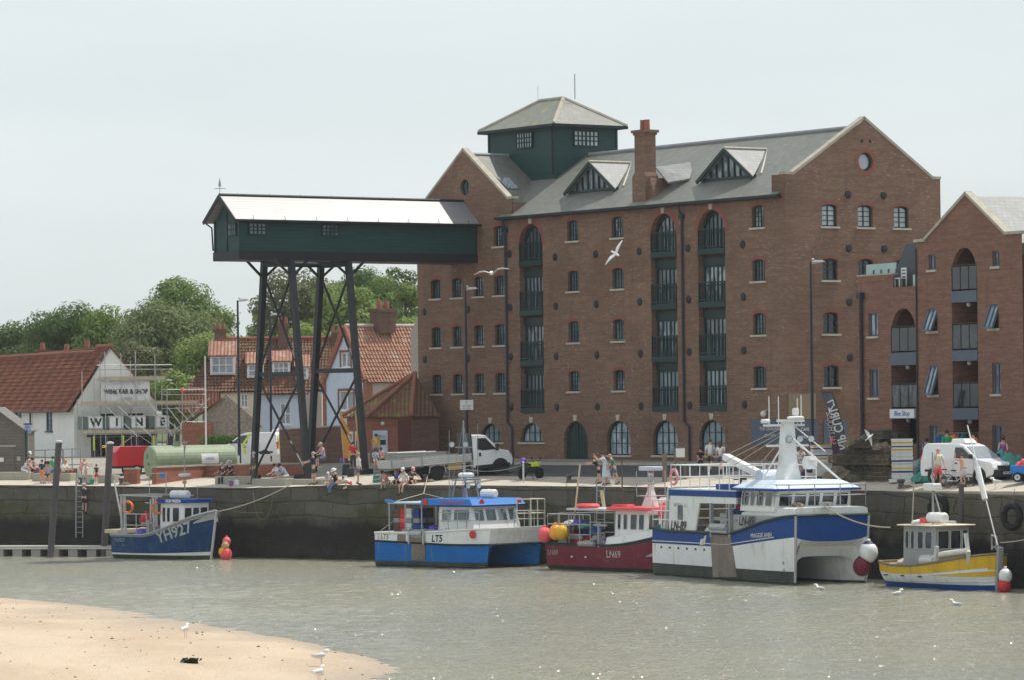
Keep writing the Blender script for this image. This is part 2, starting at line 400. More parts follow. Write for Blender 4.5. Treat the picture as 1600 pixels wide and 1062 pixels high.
far.grid([[(150,330,1.5),(150,100,1.5)],[(4000,330,1.5),(4000,100,1.5)]]); far.grid([[(X, qinterp(X)[0]+119.5, gz(X,qinterp(X)[0]+119.5)) for X in range(-190,151,10)],[(X,500,1.5) for X in range(-190,151,10)]])
struct(far.build('distant_fields', M['grass']))
sheet('quay_apron', [.03,.6,2,4,6.3], M['concrete'], .004)
sheet('road', [6.4,8.5,10.5,12.5,14.6], M['asphalt'], .008, x0=-7)
kb = MB()
for i in range(110):
    X = -7+i*.75; ye, ze = qinterp(X); ye2, _ = qinterp(X+.74)
    a = (X, ye+14.6, gz(X,ye+14.6)); b = (X+.74, ye2+14.6, gz(X+.74,ye2+14.6))
    kb.beam((a[0],a[1],a[2]+.04),(b[0],b[1],b[2]+.04), .16, .2)
struct(kb.build('kerb', M['stone']))
sheet('pavement', [14.7,16,17.5,19], M['pave'], .11, x0=-7)
# quay wall ----------------------------------------------------------
def quaymat():
    t = NT('quay_stone'); v = t.coord(); x, y, z = t.sep(v)
    u = t.comb(t.math('ADD', t.math('MULTIPLY', x, 1.35), t.math('MULTIPLY', t.noise(v,.5,3),1.4)), t.math('ADD', z, t.math('MULTIPLY', t.noise(v,.28,2), .6)))
    b = t.n('TexBrick'); b.inputs['Scale'].default_value = 1; b.inputs['Brick Width'].default_value = 2.3; b.inputs['Row Height'].default_value = .78; b.inputs['Mortar Size'].default_value = .03; b.inputs['Mortar Smooth'].default_value = .4
    b.inputs['Color1'].default_value = (.125,.113,.09,1); b.inputs['Color2'].default_value = (.082,.076,.06,1); b.inputs['Mortar'].default_value = (.028,.026,.022,1)
    t.l(u, b.inputs['Vector'])
    n1 = t.noise(v, 1.3, 6, .7)
    c = t.mix(t.ramp(n1,.35,.7), b.outputs['Color'], (.16,.145,.115), 'MIX')
    c = t.mix(.45, b.outputs['Color'], c)
    nb = t.math('ADD', z, t.math('MULTIPLY', t.math('SUBTRACT', t.noise(v,.45,5,.7), .5), 2.2))
    g = t.math('MULTIPLY', t.ramp(nb,-.9,-1.4), t.ramp(t.noise(v,.22,4,.6),.42,.62))
    c = t.mix(t.math('MULTIPLY', g, .75), c, (.055,.058,.012))
    c = t.mix(t.math('MULTIPLY', t.ramp(nb,-1.7,-2.5), .9), c, (.012,.011,.009))
    c = t.mix(t.math('MULTIPLY', t.math('MULTIPLY', t.ramp(nb,-3.0,-3.6), t.ramp(n1,.4,.65)), .5), c, (.05,.045,.03))
    c = t.mix(t.ramp(z,-.14,-.05), c, (.42,.385,.31))
    t.col(c)
    h = t.math('ADD', t.math('MULTIPLY', b.outputs['Fac'], -1.0), t.math('MULTIPLY', t.noise(v,3,6,.75), .9))
    t.bump(h, .9, .14); return t.fin(.85, 0, .3)
mb = MB(); rows = []
pts = []
X = -70
while X < 75:
    pts.append(X); X += .45
for k, (z, b) in enumerate([(None,0.02),(None,-.03),(-.35,-.05),(-.75,-.07),(-1.2,-.1),(-1.7,-.14),(-2.2,-.2),(-2.7,-.24),(-3.2,-.3),(-3.7,-.35),(-4.2,-.4),(-5.6,-.5)]):
    row = []
    for X in pts:
        ye, ze = qinterp(X)
        nn = noise.noise(Vector((X*.35, z or 0, 3)))*.16+noise.noise(Vector((X*1.1, (z or 0)*2.1, 9)))*.10
        chip = max(0, noise.noise(Vector((X*.9,7,1)))-.12)*.45
        if k == 0: row.append((X, ye+.45, ze+.006))
        elif k == 1: row.append((X, ye+b+chip*.5, ze-.0-chip*.35))
        else: row.append((X, ye+b+nn, z if z < -.3 else z))
    rows.append(row)
mb.grid(rows)
tag(mb.build('quay_wall', quaymat(), smooth=False), 'long dark quay wall of weathered stone blocks, green with weed above the water', 'quay wall')
# water --------------------------------------------------------------
t = NT('river_water'); v = t.coord()
n1 = t.noise(v, .55, 4, .6, (1,1.0,1)); n2 = t.noise(v, 3.0, 3, .6, (1,.9,1)); n3 = t.noise(v, 9, 2, .6)
h = t.math('ADD', t.math('ADD', t.math('MULTIPLY', n1, .55), t.math('MULTIPLY', n2, .26)), t.math('MULTIPLY', n3, .07))
calm = t.ramp(t.noise(v,.035,3,.5,(.5,1.6,1)),.35,.65)
bp = t.bump(t.noise(v,7,3,.6,(1,1.3,1)), .9, .12)
t.col(t.mix(t.ramp(t.noise(v,.05,3),.4,.65), (.275,.268,.195), (.25,.25,.20)))
# small steep wavelets, each tilted its own way, that catch the sun
vo = t.n('TexVoronoi', Scale=20); t.l(v, vo.inputs['Vector']); cr = t.sep(vo.outputs['Color'])
fn = t.n('VectorMath'); fn.operation = 'NORMALIZE'; t.l(t.comb(t.math('MULTIPLY', t.math('SUBTRACT', cr[0], .5), 2.2), t.math('MULTIPLY', t.math('SUBTRACT', cr[1], .5), 2.2), 1.0), fn.inputs[0])
near = t.math('MULTIPLY', t.math('LESS_THAN', vo.outputs['Distance'], .36), t.math('MULTIPLY', t.math('GREATER_THAN', cr[2], .15), t.math('GREATER_THAN', t.noise(v,.09,4,.65), .46)))
mn = t.n('Mix'); mn.data_type = 'VECTOR'; t.l(near, mn.inputs[0]); t.l(bp.outputs[0], mn.inputs[4]); t.l(fn.outputs[0], mn.inputs[5]); t.l(mn.outputs[1], t.b.inputs['Normal'])
t.b.inputs['IOR'].default_value = 1.65
WATER = t.fin(.13, 0, .5)
def wave(x, y):
    v = Vector
    k = .5+.5*noise.noise(v((x*.025,y*.06,4)))
    return (noise.noise(v((x*.5,y*.8,0)))*.05+noise.noise(v((x*1.5+3,y*2.0,2)))*.05+noise.noise(v((x*2.6,y*3.2,5)))*.032)*(.25+1.05*k)
w = MB(); NX, NY = 300, 560
rows = [[(-42+82*i/NX, 104+122*j/NY, WZ+wave(-42+82*i/NX, 104+122*j/NY)) for i in range(NX+1)] for j in range(NY+1)]
w.grid(rows); zo = WZ-.03
w.grid([[(-400,-80,zo),(400,-80,zo)],[(-400,104,zo),(400,104,zo)]]); w.grid([[(-400,104,zo),(-42,104,zo)],[(-400,330,zo),(-42,330,zo)]]); w.grid([[(40,104,zo),(400,104,zo)],[(40,330,zo),(400,330,zo)]])
struct(w.build('river', WATER, smooth=True))
# sand ---------------------------------------------------------------
shore = [(-250,190)]+[tuple(P(a,b,48600/(b-(640-.012*(a-800))))[:2]) for a,b in [(-150,926),(0,931),(100,940),(240,956),(350,976),(430,990),(500,1004),(600,1029),(636,1046)]]+[(-4.0,114),(-3.5,108),(0,98),(8,84),(14,60),(18,20),(20,-60)]
def sdist(x, y):
    best = 1e9; sgn = 1
    for (ax,ay),(bx,by) in zip(shore, shore[1:]):
        dx, dy = bx-ax, by-ay; L = dx*dx+dy*dy
        tt = max(0, min(1, ((x-ax)*dx+(y-ay)*dy)/L)); d = hypot(x-ax-dx*tt, y-ay-dy*tt)
        if d < best: best = d; sgn = 1 if dx*(y-ay)-dy*(x-ax) < 0 else -1
    return best*sgn
def sandz(x, y):
    d = sdist(x, y); n = noise.noise(Vector((x*.11, y*.05, 0)))
    n2 = noise.noise(Vector((x*.35+5, y*.14, 2)))
    z = -.03+ (.075*d if d < 0 else .34*(1-exp(-d/5))+.012*min(d,40)) + (n*.24+n2*.10+.03*sin((y*1.1+noise.noise(Vector((x*.2,y*.1,3)))*5)))*min(1,max(0,(d+1)/6))
    return WZ+max(z, -1.2)
rows = []
ys = [-60+i*5 for i in range(29)]+[85+i*.7 for i in range(160)]
xs = [-120+i*4 for i in range(18)]+[-48+i*.6 for i in range(116)]
for y in ys: rows.append([(x, y, sandz(x,y)) for x in xs])
t = NT('wet_and_dry_sand'); v = t.coord(); x, y, z = t.sep(v)
wet = t.ramp(t.math('ADD', z, t.math('MULTIPLY', t.noise(v,.3,3), .1)), WZ+.24, WZ+.05)
c = t.mix(t.ramp(t.noise(v,.22,6,.65,(1,.4,1)),.38,.62), (.44,.338,.238), (.51,.405,.295))
c = t.mix(t.math('MULTIPLY', t.ramp(t.noise(v,2.5,5,.75,(1,.3,1)),.62,.72), .4), c, (.27,.21,.14))
c = t.mix(t.math('MULTIPLY', t.ramp(t.noise(v,.16,5,.7,(.6,.5,1)),.52,.66), .45), c, (.36,.28,.195))
c = t.mix(t.math('MULTIPLY', wet, .65), c, (.30,.235,.165)); t.col(c)
t.bump(t.math('ADD', t.noise(v,1.3,5,.7,(1,.35,1)), t.math('MULTIPLY', t.noise(v,8,3,.6), .3)), .9, .16)
t.l(t.math('SUBTRACT', .9, t.math('MULTIPLY', wet, .45)), t.b.inputs['Roughness'])
mb = MB(); mb.grid(rows); struct(mb.build('sand_bank', t.mat, smooth=True))
rd = random.Random(77); mb = MB()
for _ in range(420):
    x = rd.uniform(-26,0); y = rd.uniform(112,172)
    if sdist(x,y) < .3: continue
    a = rd.uniform(.02,.09)*(1.6 if rd.random() < .1 else 1); z = sandz(x,y); t_ = rd.uniform(0,3); c_, s_ = cos(t_)*a, sin(t_)*a
    mb.add([(x-c_,y-s_,z),(x+s_*.5,y-c_*.5,z+.01),(x+c_,y+s_,z),(x-s_*.5,y+c_*.5,z+.02),(x,y,z+a*.5)],[(0,1,4),(1,2,4),(2,3,4),(3,0,4)])
struct(mb.build('sand_debris', mk('weed_scraps',(.06,.05,.03),.8,.5,6)), 'stuff')
# ------------------------------------------------------------------ sky, sun, camera
SUN = Vector((.87*.5, .49*.5, .866)).normalized()
w = bpy.data.worlds.new('World'); sc.world = w; w.use_nodes = True; nt = w.node_tree
sky = nt.nodes.new('ShaderNodeTexSky'); sky.sky_type = 'NISHITA'; sky.sun_disc = False; sky.sun_elevation = radians(60); sky.sun_rotation = atan2(.87,.49)
sky.air_density = 1.0; sky.dust_density = 2.2; sky.ozone_density = 1.0
def wn(typ, **kw):
    x = nt.nodes.new('ShaderNode'+typ)
    for k, val in kw.items(): setattr(x, k, val)
    return x
tc = wn('TexCoord'); mp = wn('Mapping'); mp.inputs['Scale'].default_value = (1.2,1.2,7); nz = wn('TexNoise'); nz.inputs['Scale'].default_value = 1.6; nz.inputs['Detail'].default_value = 5; nz.inputs['Roughness'].default_value = .55
nt.links.new(tc.outputs['Generated'], mp.inputs[0]); nt.links.new(mp.outputs[0], nz.inputs['Vector'])
mr = wn('MapRange'); mr.inputs[1].default_value = .3; mr.inputs[2].default_value = .7; mr.inputs[3].default_value = .62; mr.inputs[4].default_value = .88; nt.links.new(nz.outputs['Fac'], mr.inputs[0])
mx = wn('Mix', data_type='RGBA'); nt.links.new(mr.outputs[0], mx.inputs[0]); nt.links.new(sky.outputs[0], mx.inputs[6]); mx.inputs[7].default_value = (8.95,9.7,9.9,1)   # thin high veil of cloud
bg = nt.nodes['Background']; bg.inputs[1].default_value = .1; nt.links.new(mx.outputs[2], bg.inputs[0])
sl = bpy.data.lights.new('sun','SUN'); sl.energy = 4.0; sl.angle = radians(.6); sl.color = (1,.95,.87)
so = bpy.data.objects.new('sun', sl); COL.objects.link(so); so.rotation_euler = SUN.to_track_quat('Z','Y').to_euler(); so.location = (40,150,80)
cd = bpy.data.cameras.new('camera'); cam = bpy.data.objects.new('camera', cd); COL.objects.link(cam)
cam.location = (0,0,CZ); cam.rotation_euler = (pi/2, ROLL, 0); cd.sensor_width = 36; cd.sensor_fit = 'HORIZONTAL'; cd.lens = F/1600*36; cd.shift_y = (640-531)/1600; cd.clip_start = 1; cd.clip_end = 12000
sc.camera = cam
sc.view_settings.view_transform = 'Standard'; sc.view_settings.look = 'None'; sc.view_settings.gamma = 1; sc.view_settings.exposure = 0
# ------------------------------------------------------------------ windows
def arch(xc, hw, z0, zs, zt, n=8):   # opening with an arched head: springing zs, crown zt
    pts = [(xc-hw,z0),(xc+hw,z0)]
    for i in range(n+1):
        t = pi*i/n; pts.append((xc+hw*cos(t), zs+(zt-zs)*sin(t)))
    return pts
def rect(x0, x1, z0, z1): return [(x0,z0),(x1,z0),(x1,z1),(x0,z1)]
def shrink(pl, k, kz=None):
    xs = [p[0] for p in pl]; zs = [p[1] for p in pl]; cx = (min(xs)+max(xs))/2; cz = (min(zs)+max(zs))/2
    sx = 1-2*k/(max(xs)-min(xs)); sz = 1-2*(k if kz is None else kz)/(max(zs)-min(zs))
    return [(cx+(a-cx)*sx, cz+(b-cz)*sz) for a, b in pl]
def zat(pl, a):   # top of outline at a
    best = -1e9
    for (x0,z0),(x1,z1) in zip(pl, pl[1:]+pl[:1]):
        if min(x0,x1)-1e-6 <= a <= max(x0,x1)+1e-6 and abs(x1-x0) > 1e-6: best = max(best, z0+(z1-z0)*(a-x0)/(x1-x0))
    return best
def window(par, pl, f, d, nv=1, nh=3, fm='green_dk', gm='glass', sill=None, fw=.07, bar=.035, name='window', sillm='stone', pane='pane'):
    o = MB(); inn = shrink(pl, fw); o.ring(pl, inn, f, d-.05, d+.06)
    xs = [p[0] for p in inn]; zs = [p[1] for p in inn]; x0, x1, z0, z1 = min(xs), max(xs), min(zs), max(zs)
    for i in range(1, nv+1):
        a = x0+(x1-x0)*i/(nv+1); zt = zat(inn, a); b = bar*1.6 if (nv % 2 and i == (nv+1)//2) else bar
        o.extrude(rect(a-b/2, a+b/2, z0, zt), f, d-.02, d+.03)
    for i in range(1, nh+1):
        z = z0+(z1-z0)*i/(nh+1)
        xa = [p[0] for p in inn if True]
        hw = (x1-x0)/2
        o.extrude(rect(x0+.0, x1-.0, z-bar/2, z+bar/2) if z < zat(inn, x0+.02) else rect((x0+x1)/2-hw*.75, (x0+x1)/2+hw*.75, z-bar/2, z+bar/2), f, d-.015, d+.025)
    w = o.build(name, M[fm], par)
    g = MB(); g.poly(inn, f, d+.035); g.build(pane, M[gm], w)
    if sill is not None:
        xs = [p[0] for p in pl]; s_ = MB(); s_.extrude(rect(min(xs)-sill, max(xs)+sill, min(p[1] for p in pl)-.11, min(p[1] for p in pl)-.005), f, -.09, d-.06); s_.build('sill', M[sillm], w)
    return w
# ------------------------------------------------------------------ the granary
GO = P(792,690,223); U = unit(.576,-.817); GR = atan2(U[1], U[0]); V = (-U[1], U[0])
GB = Vector((GO.x, GO.y, 0))
def gl(x, y, z): return Vector((GB.x+U[0]*x+V[0]*y, GB.y+U[1]*x+V[1]*y, z))
gran = thing('granary', 'tall red brick granary with slate roofs, green balconies and a brick gable end', 'granary', GB, GR)
BASE = .2
fF = lambda a, b, d: (a, d, b)
fG = lambda a, b, d: (25.72-d, a, b)
wing_c = -4.17
front = [(-9.15,BASE),(25.72,BASE),(25.72,15.0),(.81,15.0),(.81,16.1),(.35,16.1),(wing_c,19.2),(-8.7,16.1),(-9.15,16.1)]
holes = []; rows4 = [(13.4,14.41,14.57),(10.55,11.54,11.7),(7.7,8.69,8.85),(4.93,5.92,6.08)]
wins = []
for xc in (-7.18,-4.95,-2.7,-.57):
    for i, (a, b, c) in enumerate(rows4):
        if i == 0 and xc != -.57: continue
        wins.append((arch(xc,.52,a,b,c), 3, 3, .22, .14))
for xc in (6.72,10.95,23.42):
    for a, b, c in rows4: wins.append((arch(xc,.53,a,b,c), 3, 3, .22, .14))
low = [(arch(-1.62,1.06,2.05,2.15,3.13), 3, 1, .22, .25),(arch(2.5,1.1,2.05,2.15,3.15), 3, 1, .22, .25)]
tall = [(arch(10.84,1.1,1.33,2.15,3.24), 3, 2, .22, .12),(arch(15.13,1.12,1.33,2.15,3.24), 3, 2, .22, .12),(arch(19.27,1.12,1.33,2.15,3.25), 3, 2, .22, .12)]
door = arch(6.79,1.14,.95,2.05,3.24)
round_w = [(-4.02+.47*cos(2*pi*i/16), 17.0+.47*sin(2*pi*i/16)) for i in range(16)]
bays = [(2.62,1.15),(15.16,1.16),(19.4,1.17)]
bay_h = [arch(c,h,3.75,13.35,14.54,10) for c, h in bays]
mbw = MB(); mbw.wall(front, [w[0] for w in wins+low+tall]+[round_w], fF, .26, 0, 0) if False else None
mbw.wall(front, [w[0] for w in wins+low+tall]+[round_w, door]+bay_h, fF, .3, 0)
mbw.build('wall', M['brick'], gran)
for pl, nv, nh, d, s in wins: window(gran, pl, fF, d, nv, nh, sill=s)
for pl, nv, nh, d, s in low: window(gran, pl, fF, d, nv, nh, gm='glass_lt', sill=s)
for pl, nv, nh, d, s in tall: window(gran, pl, fF, d, nv, nh, gm='glass_lt', sill=s)
window(gran, round_w, fF, .2, 1, 1)
o = MB(); o.poly(door, fF, .22)
dd = o.build('door', M['green'], gran)
o = MB()
for k in range(1,8): o.extrude(rect(5.65+2.28*k/8-.012, 5.65+2.28*k/8+.012, 1.0, 2.9 if 2 < k < 6 else 2.4), fF, .19, .215)
o.extrude(rect(6.77,6.81,.97,3.18), fF, .17, .215); o.build('board_joint', M['green_dk'], dd)
# arch rings of red brick and keystones
def archring(xc, hw, zs, zt, w, par, f, mname='brick_red', key=None, n=12):
    o = MB(); vs = []
    for i in range(n+1):
        t = pi*i/n
        vs += [f(xc+hw*cos(t), zs+(zt-zs)*sin(t), -.02), f(xc+(hw+w)*cos(t), zs+(zt-zs+w)*sin(t), -.02)]
    o.add(vs, [(2*i,2*i+1,2*i+3,2*i+2) for i in range(n)]); o.build('arch', M[mname], par)
    if key: o = MB(); o.extrude([(xc-.12,zt+.02),(xc+.12,zt+.02),(xc+.19,zt+key),(xc-.19,zt+key)], f, -.06, .05); o.build('keystone', M['stone'], par)
for pl, nv, nh, d, s in wins:
    xs = [p[0] for p in pl]; xc = sum(xs)/len(xs); xc = (min(xs)+max(xs))/2; hw = (max(xs)-min(xs))/2; zt = max(p[1] for p in pl)
    archring(xc, hw+.02, zt-.16, zt+.02, .17, gran, fF, n=8)
for c, h in bays: archring(c, h, 13.35, 14.54, .3, gran, fF, key=.5)
for c, h, z in ((-1.62,1.06,3.13),(2.5,1.1,3.15),(10.84,1.1,3.24),(15.13,1.12,3.24),(19.27,1.12,3.25),(6.79,1.14,3.24)):
    archring(c, h, 2.15, z, .26, gran, fF, 'brick', key=.35)
# tall recessed bays: dark glazing, green balconies
for bi, (c, h) in enumerate(bays):
    o = MB(); o.extrude(rect(c-h-.02,c+h+.02,3.6,14.7), fF, .6, .65); o.box(c-h-.12,c-h-.003,.3,.65,3.6,14.5); o.box(c+h+.003,c+h+.12,.3,.65,3.6,14.5)
    o.build('bay_lining', M['brick'], gran)
    for k, zf in enumerate((3.72,6.45,9.28,12.14)):
        top = zf+2.72 if k < 3 else 14.35
        pl = rect(c-h,c+h,zf+.1,top-.42) if k < 3 else arch(c,h,zf+.1,13.3,14.45)
        window(gran, pl, fF, .42, 5, 1, 'green_dk', 'glass' if k else 'glass_lt' if bi else 'glass', fw=.12, bar=.06)
        b = MB(); b.box(c-h+.005,c+h-.005,-.05,.4,zf,zf+.3)
        bal = b.build('balcony', M['green'], gran)
        if k < 3: q = MB(); q.box(c-h+.006,c+h-.006,.30,.41,top-.44,top-.002); q.build('lintel', M['green_dk'], gran)
        r = MB(); zr = zf+1.36
        r.beam((c-h+.01,-.01,zr),(c+h-.01,-.01,zr),.06); r.beam((c-h+.01,-.01,zf+.42),(c+h-.01,-.01,zf+.42),.05)
        nb = 14
        for i in range(nb+1): x = c-h+.05+(2*h-.1)*i/nb; r.beam((x,-.01,zf+.3),(x,-.01,zr),.028 if i % 7 else .06)
        r.build('railing', M['green'], bal)
# gable end
GW = 10.85
gab = [(0,BASE),(GW,BASE),(GW,16.1),(GW-.5,16.1),(5.52,19.15),(.55,16.1),(.0,16.1)]
gw = []
for yc in (3.02,5.5,8.03):
    for i, (a, b, c) in enumerate(rows4): gw.append(arch(yc,.52,a,b,c))
rw = [(5.57+.5*cos(2*pi*i/18), 16.9+.5*sin(2*pi*i/18)) for i in range(18)]
mb = MB(); mb.wall(gab, gw+[rw], fG, .25, 0); mb.box(.3,24.9,GW-.3,GW,BASE,15.0); mb.box(24.9,25.72,GW-.02,GW,BASE,15.0)
mb.box(24.6,25.70,.0,.3,15.0,16.1)
mb.build('wall', M['brick'], gran)
for i, pl in enumerate(gw): window(gran, pl, fG, .18, 1, 3, gm='glass_sky' if i in (0,4,8) else 'glass_dk' , sill=.14)
for pl in gw:
    xs = [p[0] for p in pl]; zt = max(p[1] for p in pl); archring((min(xs)+max(xs))/2, .54, zt-.16, zt+.02, .17, gran, fG, n=8)
w_ = window(gran, rw, fG, .2, 0, 0, gm='glass_sky', fw=.09); 
o = MB(); ro = [(5.57+.72*cos(2*pi*i/18), 16.9+.72*sin(2*pi*i/18)) for i in range(18)]; o.ring(ro, rw, fG, -.012, .02); o.build('arch', M['brick_red'], gran)
# left flank and back of the wing, copings
mb = MB(); mb.box(-9.13,-8.85,.02,15,BASE,15.8); mb.box(.5,.8,.05,5.4,14.5,15.9); mb.build('wall', M['brick'], gran)
def cope(par, p, q, w=.42, t=.14):
    o = MB(); o.beam(p, q, w, t); return o.build('coping', M['coping'], par)
cope(gran, (25.52,.5,16.12),(25.52,5.56,19.28)); cope(gran, (25.52,5.48,19.28),(25.52,GW-.45,16.12)); cope(gran, (25.52,-.06,16.17),(25.52,.6,16.17)); cope(gran, (25.52,GW-.55,16.17),(25.52,GW+.06,16.17))
cope(gran, (.42,.2,16.1),(wing_c-.05,.2,19.3)); cope(gran, (wing_c+.03,.2,19.3),(-8.8,.2,16.1)); cope(gran, (.3,.2,16.17),(.9,.2,16.17)); cope(gran, (-9.2,.2,16.17),(-8.6,.2,16.17))
# roofs
RK = .649; rz = lambda y: 15.05+RK*(y+.25); RY = 5.45; RZ = rz(RY)
def slab(par, name, m, pts, thick=.09):
    o = MB(); n = len(pts); p = [Vector(q) for q in pts]; nn = (p[1]-p[0]).cross(p[2]-p[0]).normalized(); nn = nn if nn.z > 0 else -nn
    o.add(p+[q-nn*thick for q in p], [tuple(range(n)),tuple(range(2*n-1,n-1,-1))]+[(i,(i+1)%n,n+(i+1)%n,n+i) for i in range(n)])
    return o.build(name, m, par)
slab(gran, 'roof', M['slate'], [(-.35,-.3,rz(-.3)),(25.3,-.3,rz(-.3)),(25.3,RY,RZ),(wing_c,RY,RZ),(wing_c,1.2,rz(1.2)),(-.35,1.2,rz(1.2))])
slab(gran, 'roof', M['slate'], [(25.3,RY,RZ),(25.3,11.1,rz(-.2)),(-4,11.1,rz(-.2)),(-4,RY,RZ)])
WR = 18.95; wk = (WR-15.75)/4.7
slab(gran, 'roof', M['slate_y'], [(wing_c,.4,WR),(wing_c,16,WR),(.55,16,15.75),(.55,.4,15.75)])
slab(gran, 'roof', M['slate_y'], [(wing_c,.4,WR),(wing_c,16,WR),(-8.9,16,15.75),(-8.9,.4,15.75)])
o = MB(); o.path([(1,RY,RZ+.05),(25.3,RY,RZ+.05)],.11,6); o.path([(wing_c,.5,WR+.05),(wing_c,3.3,WR+.05)],.1,6); o.build('ridge_tile', M['lead'], gran)
o = MB(); o.beam((-.4,-.38,14.98),(25.5,-.38,14.98),.16,.14); o.beam((-.3,-.2,14.9),(25.5,-.2,14.9),.3,.06); o.build('gutter', M['black'], gran)
o = MB(); 
sky_ = [(x,z) for x,z in ()]
p1 = lambda x: WR-wk*(x-wing_c)
o.add([(-2.0,.9,p1(-2.0)+.07),(-.9,.9,p1(-.9)+.07),(-.9,1.75,p1(-.9)+.07),(-2.0,1.75,p1(-2.0)+.07)],[(0,1,2,3)]); w_ = o.build('skylight', M['glass'], gran)
# downpipes, wall plates
for x, zt in ((.22,14.9),(16.93,14.9)):
    o = MB(); o.path([(x,-.3,zt),(x,-.25,zt-.3),(x,-.1,zt-.6),(x,-.1,3.2)],.07,6); o.path([(x,-.1,3.2),(x+.45,-.1,2.9),(x+.45,-.1,1.0)],.06,6)
    o.box(x-.16,x+.16,-.22,-.02,zt-.75,zt-.5); o.build('downpipe', M['blue_black'], gran)
plate = MB(); plate.lathe([(.03,-.05),(.15,-.04),(.19,.0)],12,axis='y'); pm = None
def wplate(a, b, f, d=-.02, flip=False):
    global pm
    q = MB(); q.lathe([(.06,-.07),(.2,-.05),(.23,0)],12,axis='y' if f is fF else 'x')
    if f is fG: q.v = [Vector((-p.x,p.y,p.z)) for p in q.v]
    q.v = [p+Vector(f(a,b,0)) for p in q.v]; q.build('wall_plate', M['black'], gran)
for z in (12.55,9.75,6.95,4.05):
    for x in (5.0,8.9,12.95,17.35,22.1): wplate(x, z, fF)
for z in (12.9,9.8,7.0,4.1):
    for x in (-8.45,-3.85,.5): wplate(x, z, fF)
for z in (15.13,12.27,9.4,6.5):
    for y in (4.32,6.8): wplate(y, z, fG)
for y in (5.3,5.86): 
    q = MB(); q.lathe([(.03,0),(.1,.02)],8,c=(25.74,y,18.0),axis='x'); q.build('vent', M['black'], gran)
# green look-out tower
tw = MB(); TX0, TX1, TY0, TY1 = -6.2, .62, 3.3, 7.75
tw.box(TX0,TX1,TY0,TY1,15.5,20.62); tow = tw.build('tower', M['green_boards'], gran)
for bx in ((TX0-.05,TX0+.08,TY0-.05,TY0+.1),(TX1-.08,TX1+.05,TY0-.05,TY0+.08),(TX1-.1,TX1+.05,TY1-.08,TY1+.05)): o = MB(); o.box(*bx,16.5,20.6); o.build('corner_board', M['green_dk'], tow)
o = MB(); o.path([(TX1-.25,TY0-.1,20.5),(TX1-.25,TY0-.1,17.6)],.05,6); o.build('downpipe', M['green_dk'], tow)
window(tow, rect(-3.3,-1.62,19.3,20.26), lambda a,b,d: (a,TY0-.12+d,b), .05, 5, 2, 'green_dk', 'glass_sky', bar=.07)
window(tow, rect(TY0+1.25,TY0+3.1,19.28,20.22), lambda a,b,d: (TX1+.12-d,a,b), .05, 5, 2, 'green_dk', 'glass_sky', bar=.07)
e = .45; zt = 20.55; A = (TX0-e,TY0-e,zt); B = (TX1+e,TY0-e,zt); C_ = (TX1+e,TY1+e,zt); D_ = (TX0-e,TY1+e,zt); ym = (TY0+TY1)/2; R1 = (TX0+2.25,ym,22.3); R2 = (TX1-2.25,ym,22.3)
ro_ = []
r1 = slab(tow, 'roof', M['slate_moss'], [A,B,R2,R1]); slab(tow, 'roof', M['slate_moss'], [C_,D_,R1,R2]); slab(tow, 'roof', M['slate_y'], [B,C_,R2]); slab(tow, 'roof', M['slate_y'], [D_,A,R1])
o = MB()
for p, q in ((A,R1),(B,R2),(C_,R2),(D_,R1),(R1,R2)): o.path([p,q],.12,6)
o.build('ridge_tile', M['coping'], tow)
o = MB(); 
for p, q in ((A,B),(B,C_),(C_,D_),(D_,A)): o.beam(Vector(p)-Vector((0,0,.1)),Vector(q)-Vector((0,0,.1)),.16,.16)
o.build('gutter', M['black'], tow)
o = MB(); o.tube((-1.0,ym+.4,22.2),(-1.0,ym+.4,23.7),.03); o.tube((-4.2,ym,22.2),(-4.2,ym,23.2),.012); o.build('aerial', M['grey'], tow)
# dormers (glazed triangles)
for xc in (6.62,18.98):
    y0 = 1.6; hw = 2.2; zb = rz(y0)+.1; za = zb+1.55; yb = (za-15.05)/RK-.25
    o = MB(); o.add([(xc-hw-.25,y0-.35,zb-.12),(xc,y0-.35,za),(xc,yb,za),(xc+hw+.25,y0-.35,zb-.12),(xc-hw-.2,y0+.1,zb-.02),(xc+hw+.2,y0+.1,zb-.02)],[])
    dm = thing.__call__ if False else None
    dr = slab(gran, 'dormer', M['slate_pale'], [(xc,y0-.35,za),(xc,yb+.1,za),(xc+hw+.3,y0-.35,zb-.16)])
    slab(dr, 'roof', M['slate_pale'], [(xc,y0-.35,za),(xc,yb+.1,za),(xc-hw-.3,y0-.35,zb-.16)])
    tri = [(xc-hw,zb),(xc+hw,zb),(xc,za-.12)]
    g = MB(); g.poly(tri, lambda a,b,d: (a,y0+d,b), .02); g.build('pane', M['glass'], dr)
    b = MB()
    for k in range(-3,4):
        x = xc+k*.52; b.beam((x,y0-.03,zb),(x,y0-.03,zb+(za-zb-.12)*(1-abs(k*.52)/hw)),.09,.1)
    b.beam((xc-hw-.15,y0-.05,zb-.05),(xc+hw+.15,y0-.05,zb-.05),.12,.14); b.beam((xc-hw-.25,y0-.33,zb-.18),(xc,y0-.33,za-.06),.08,.2); b.beam((xc+hw+.25,y0-.33,zb-.18),(xc,y0-.33,za-.06),.08,.2)
    b.build('glazing_bar', M['green_dk'], dr)
    o = MB(); o.path([(xc,y0-.35,za+.05),(xc,yb+.1,za+.05)],.08,6); o.path([(xc+.05,yb+.15,za+.02),(xc+hw+.32,y0+.2,zb+.05)],.07,5); o.build('ridge_tile', M['stone'], dr)
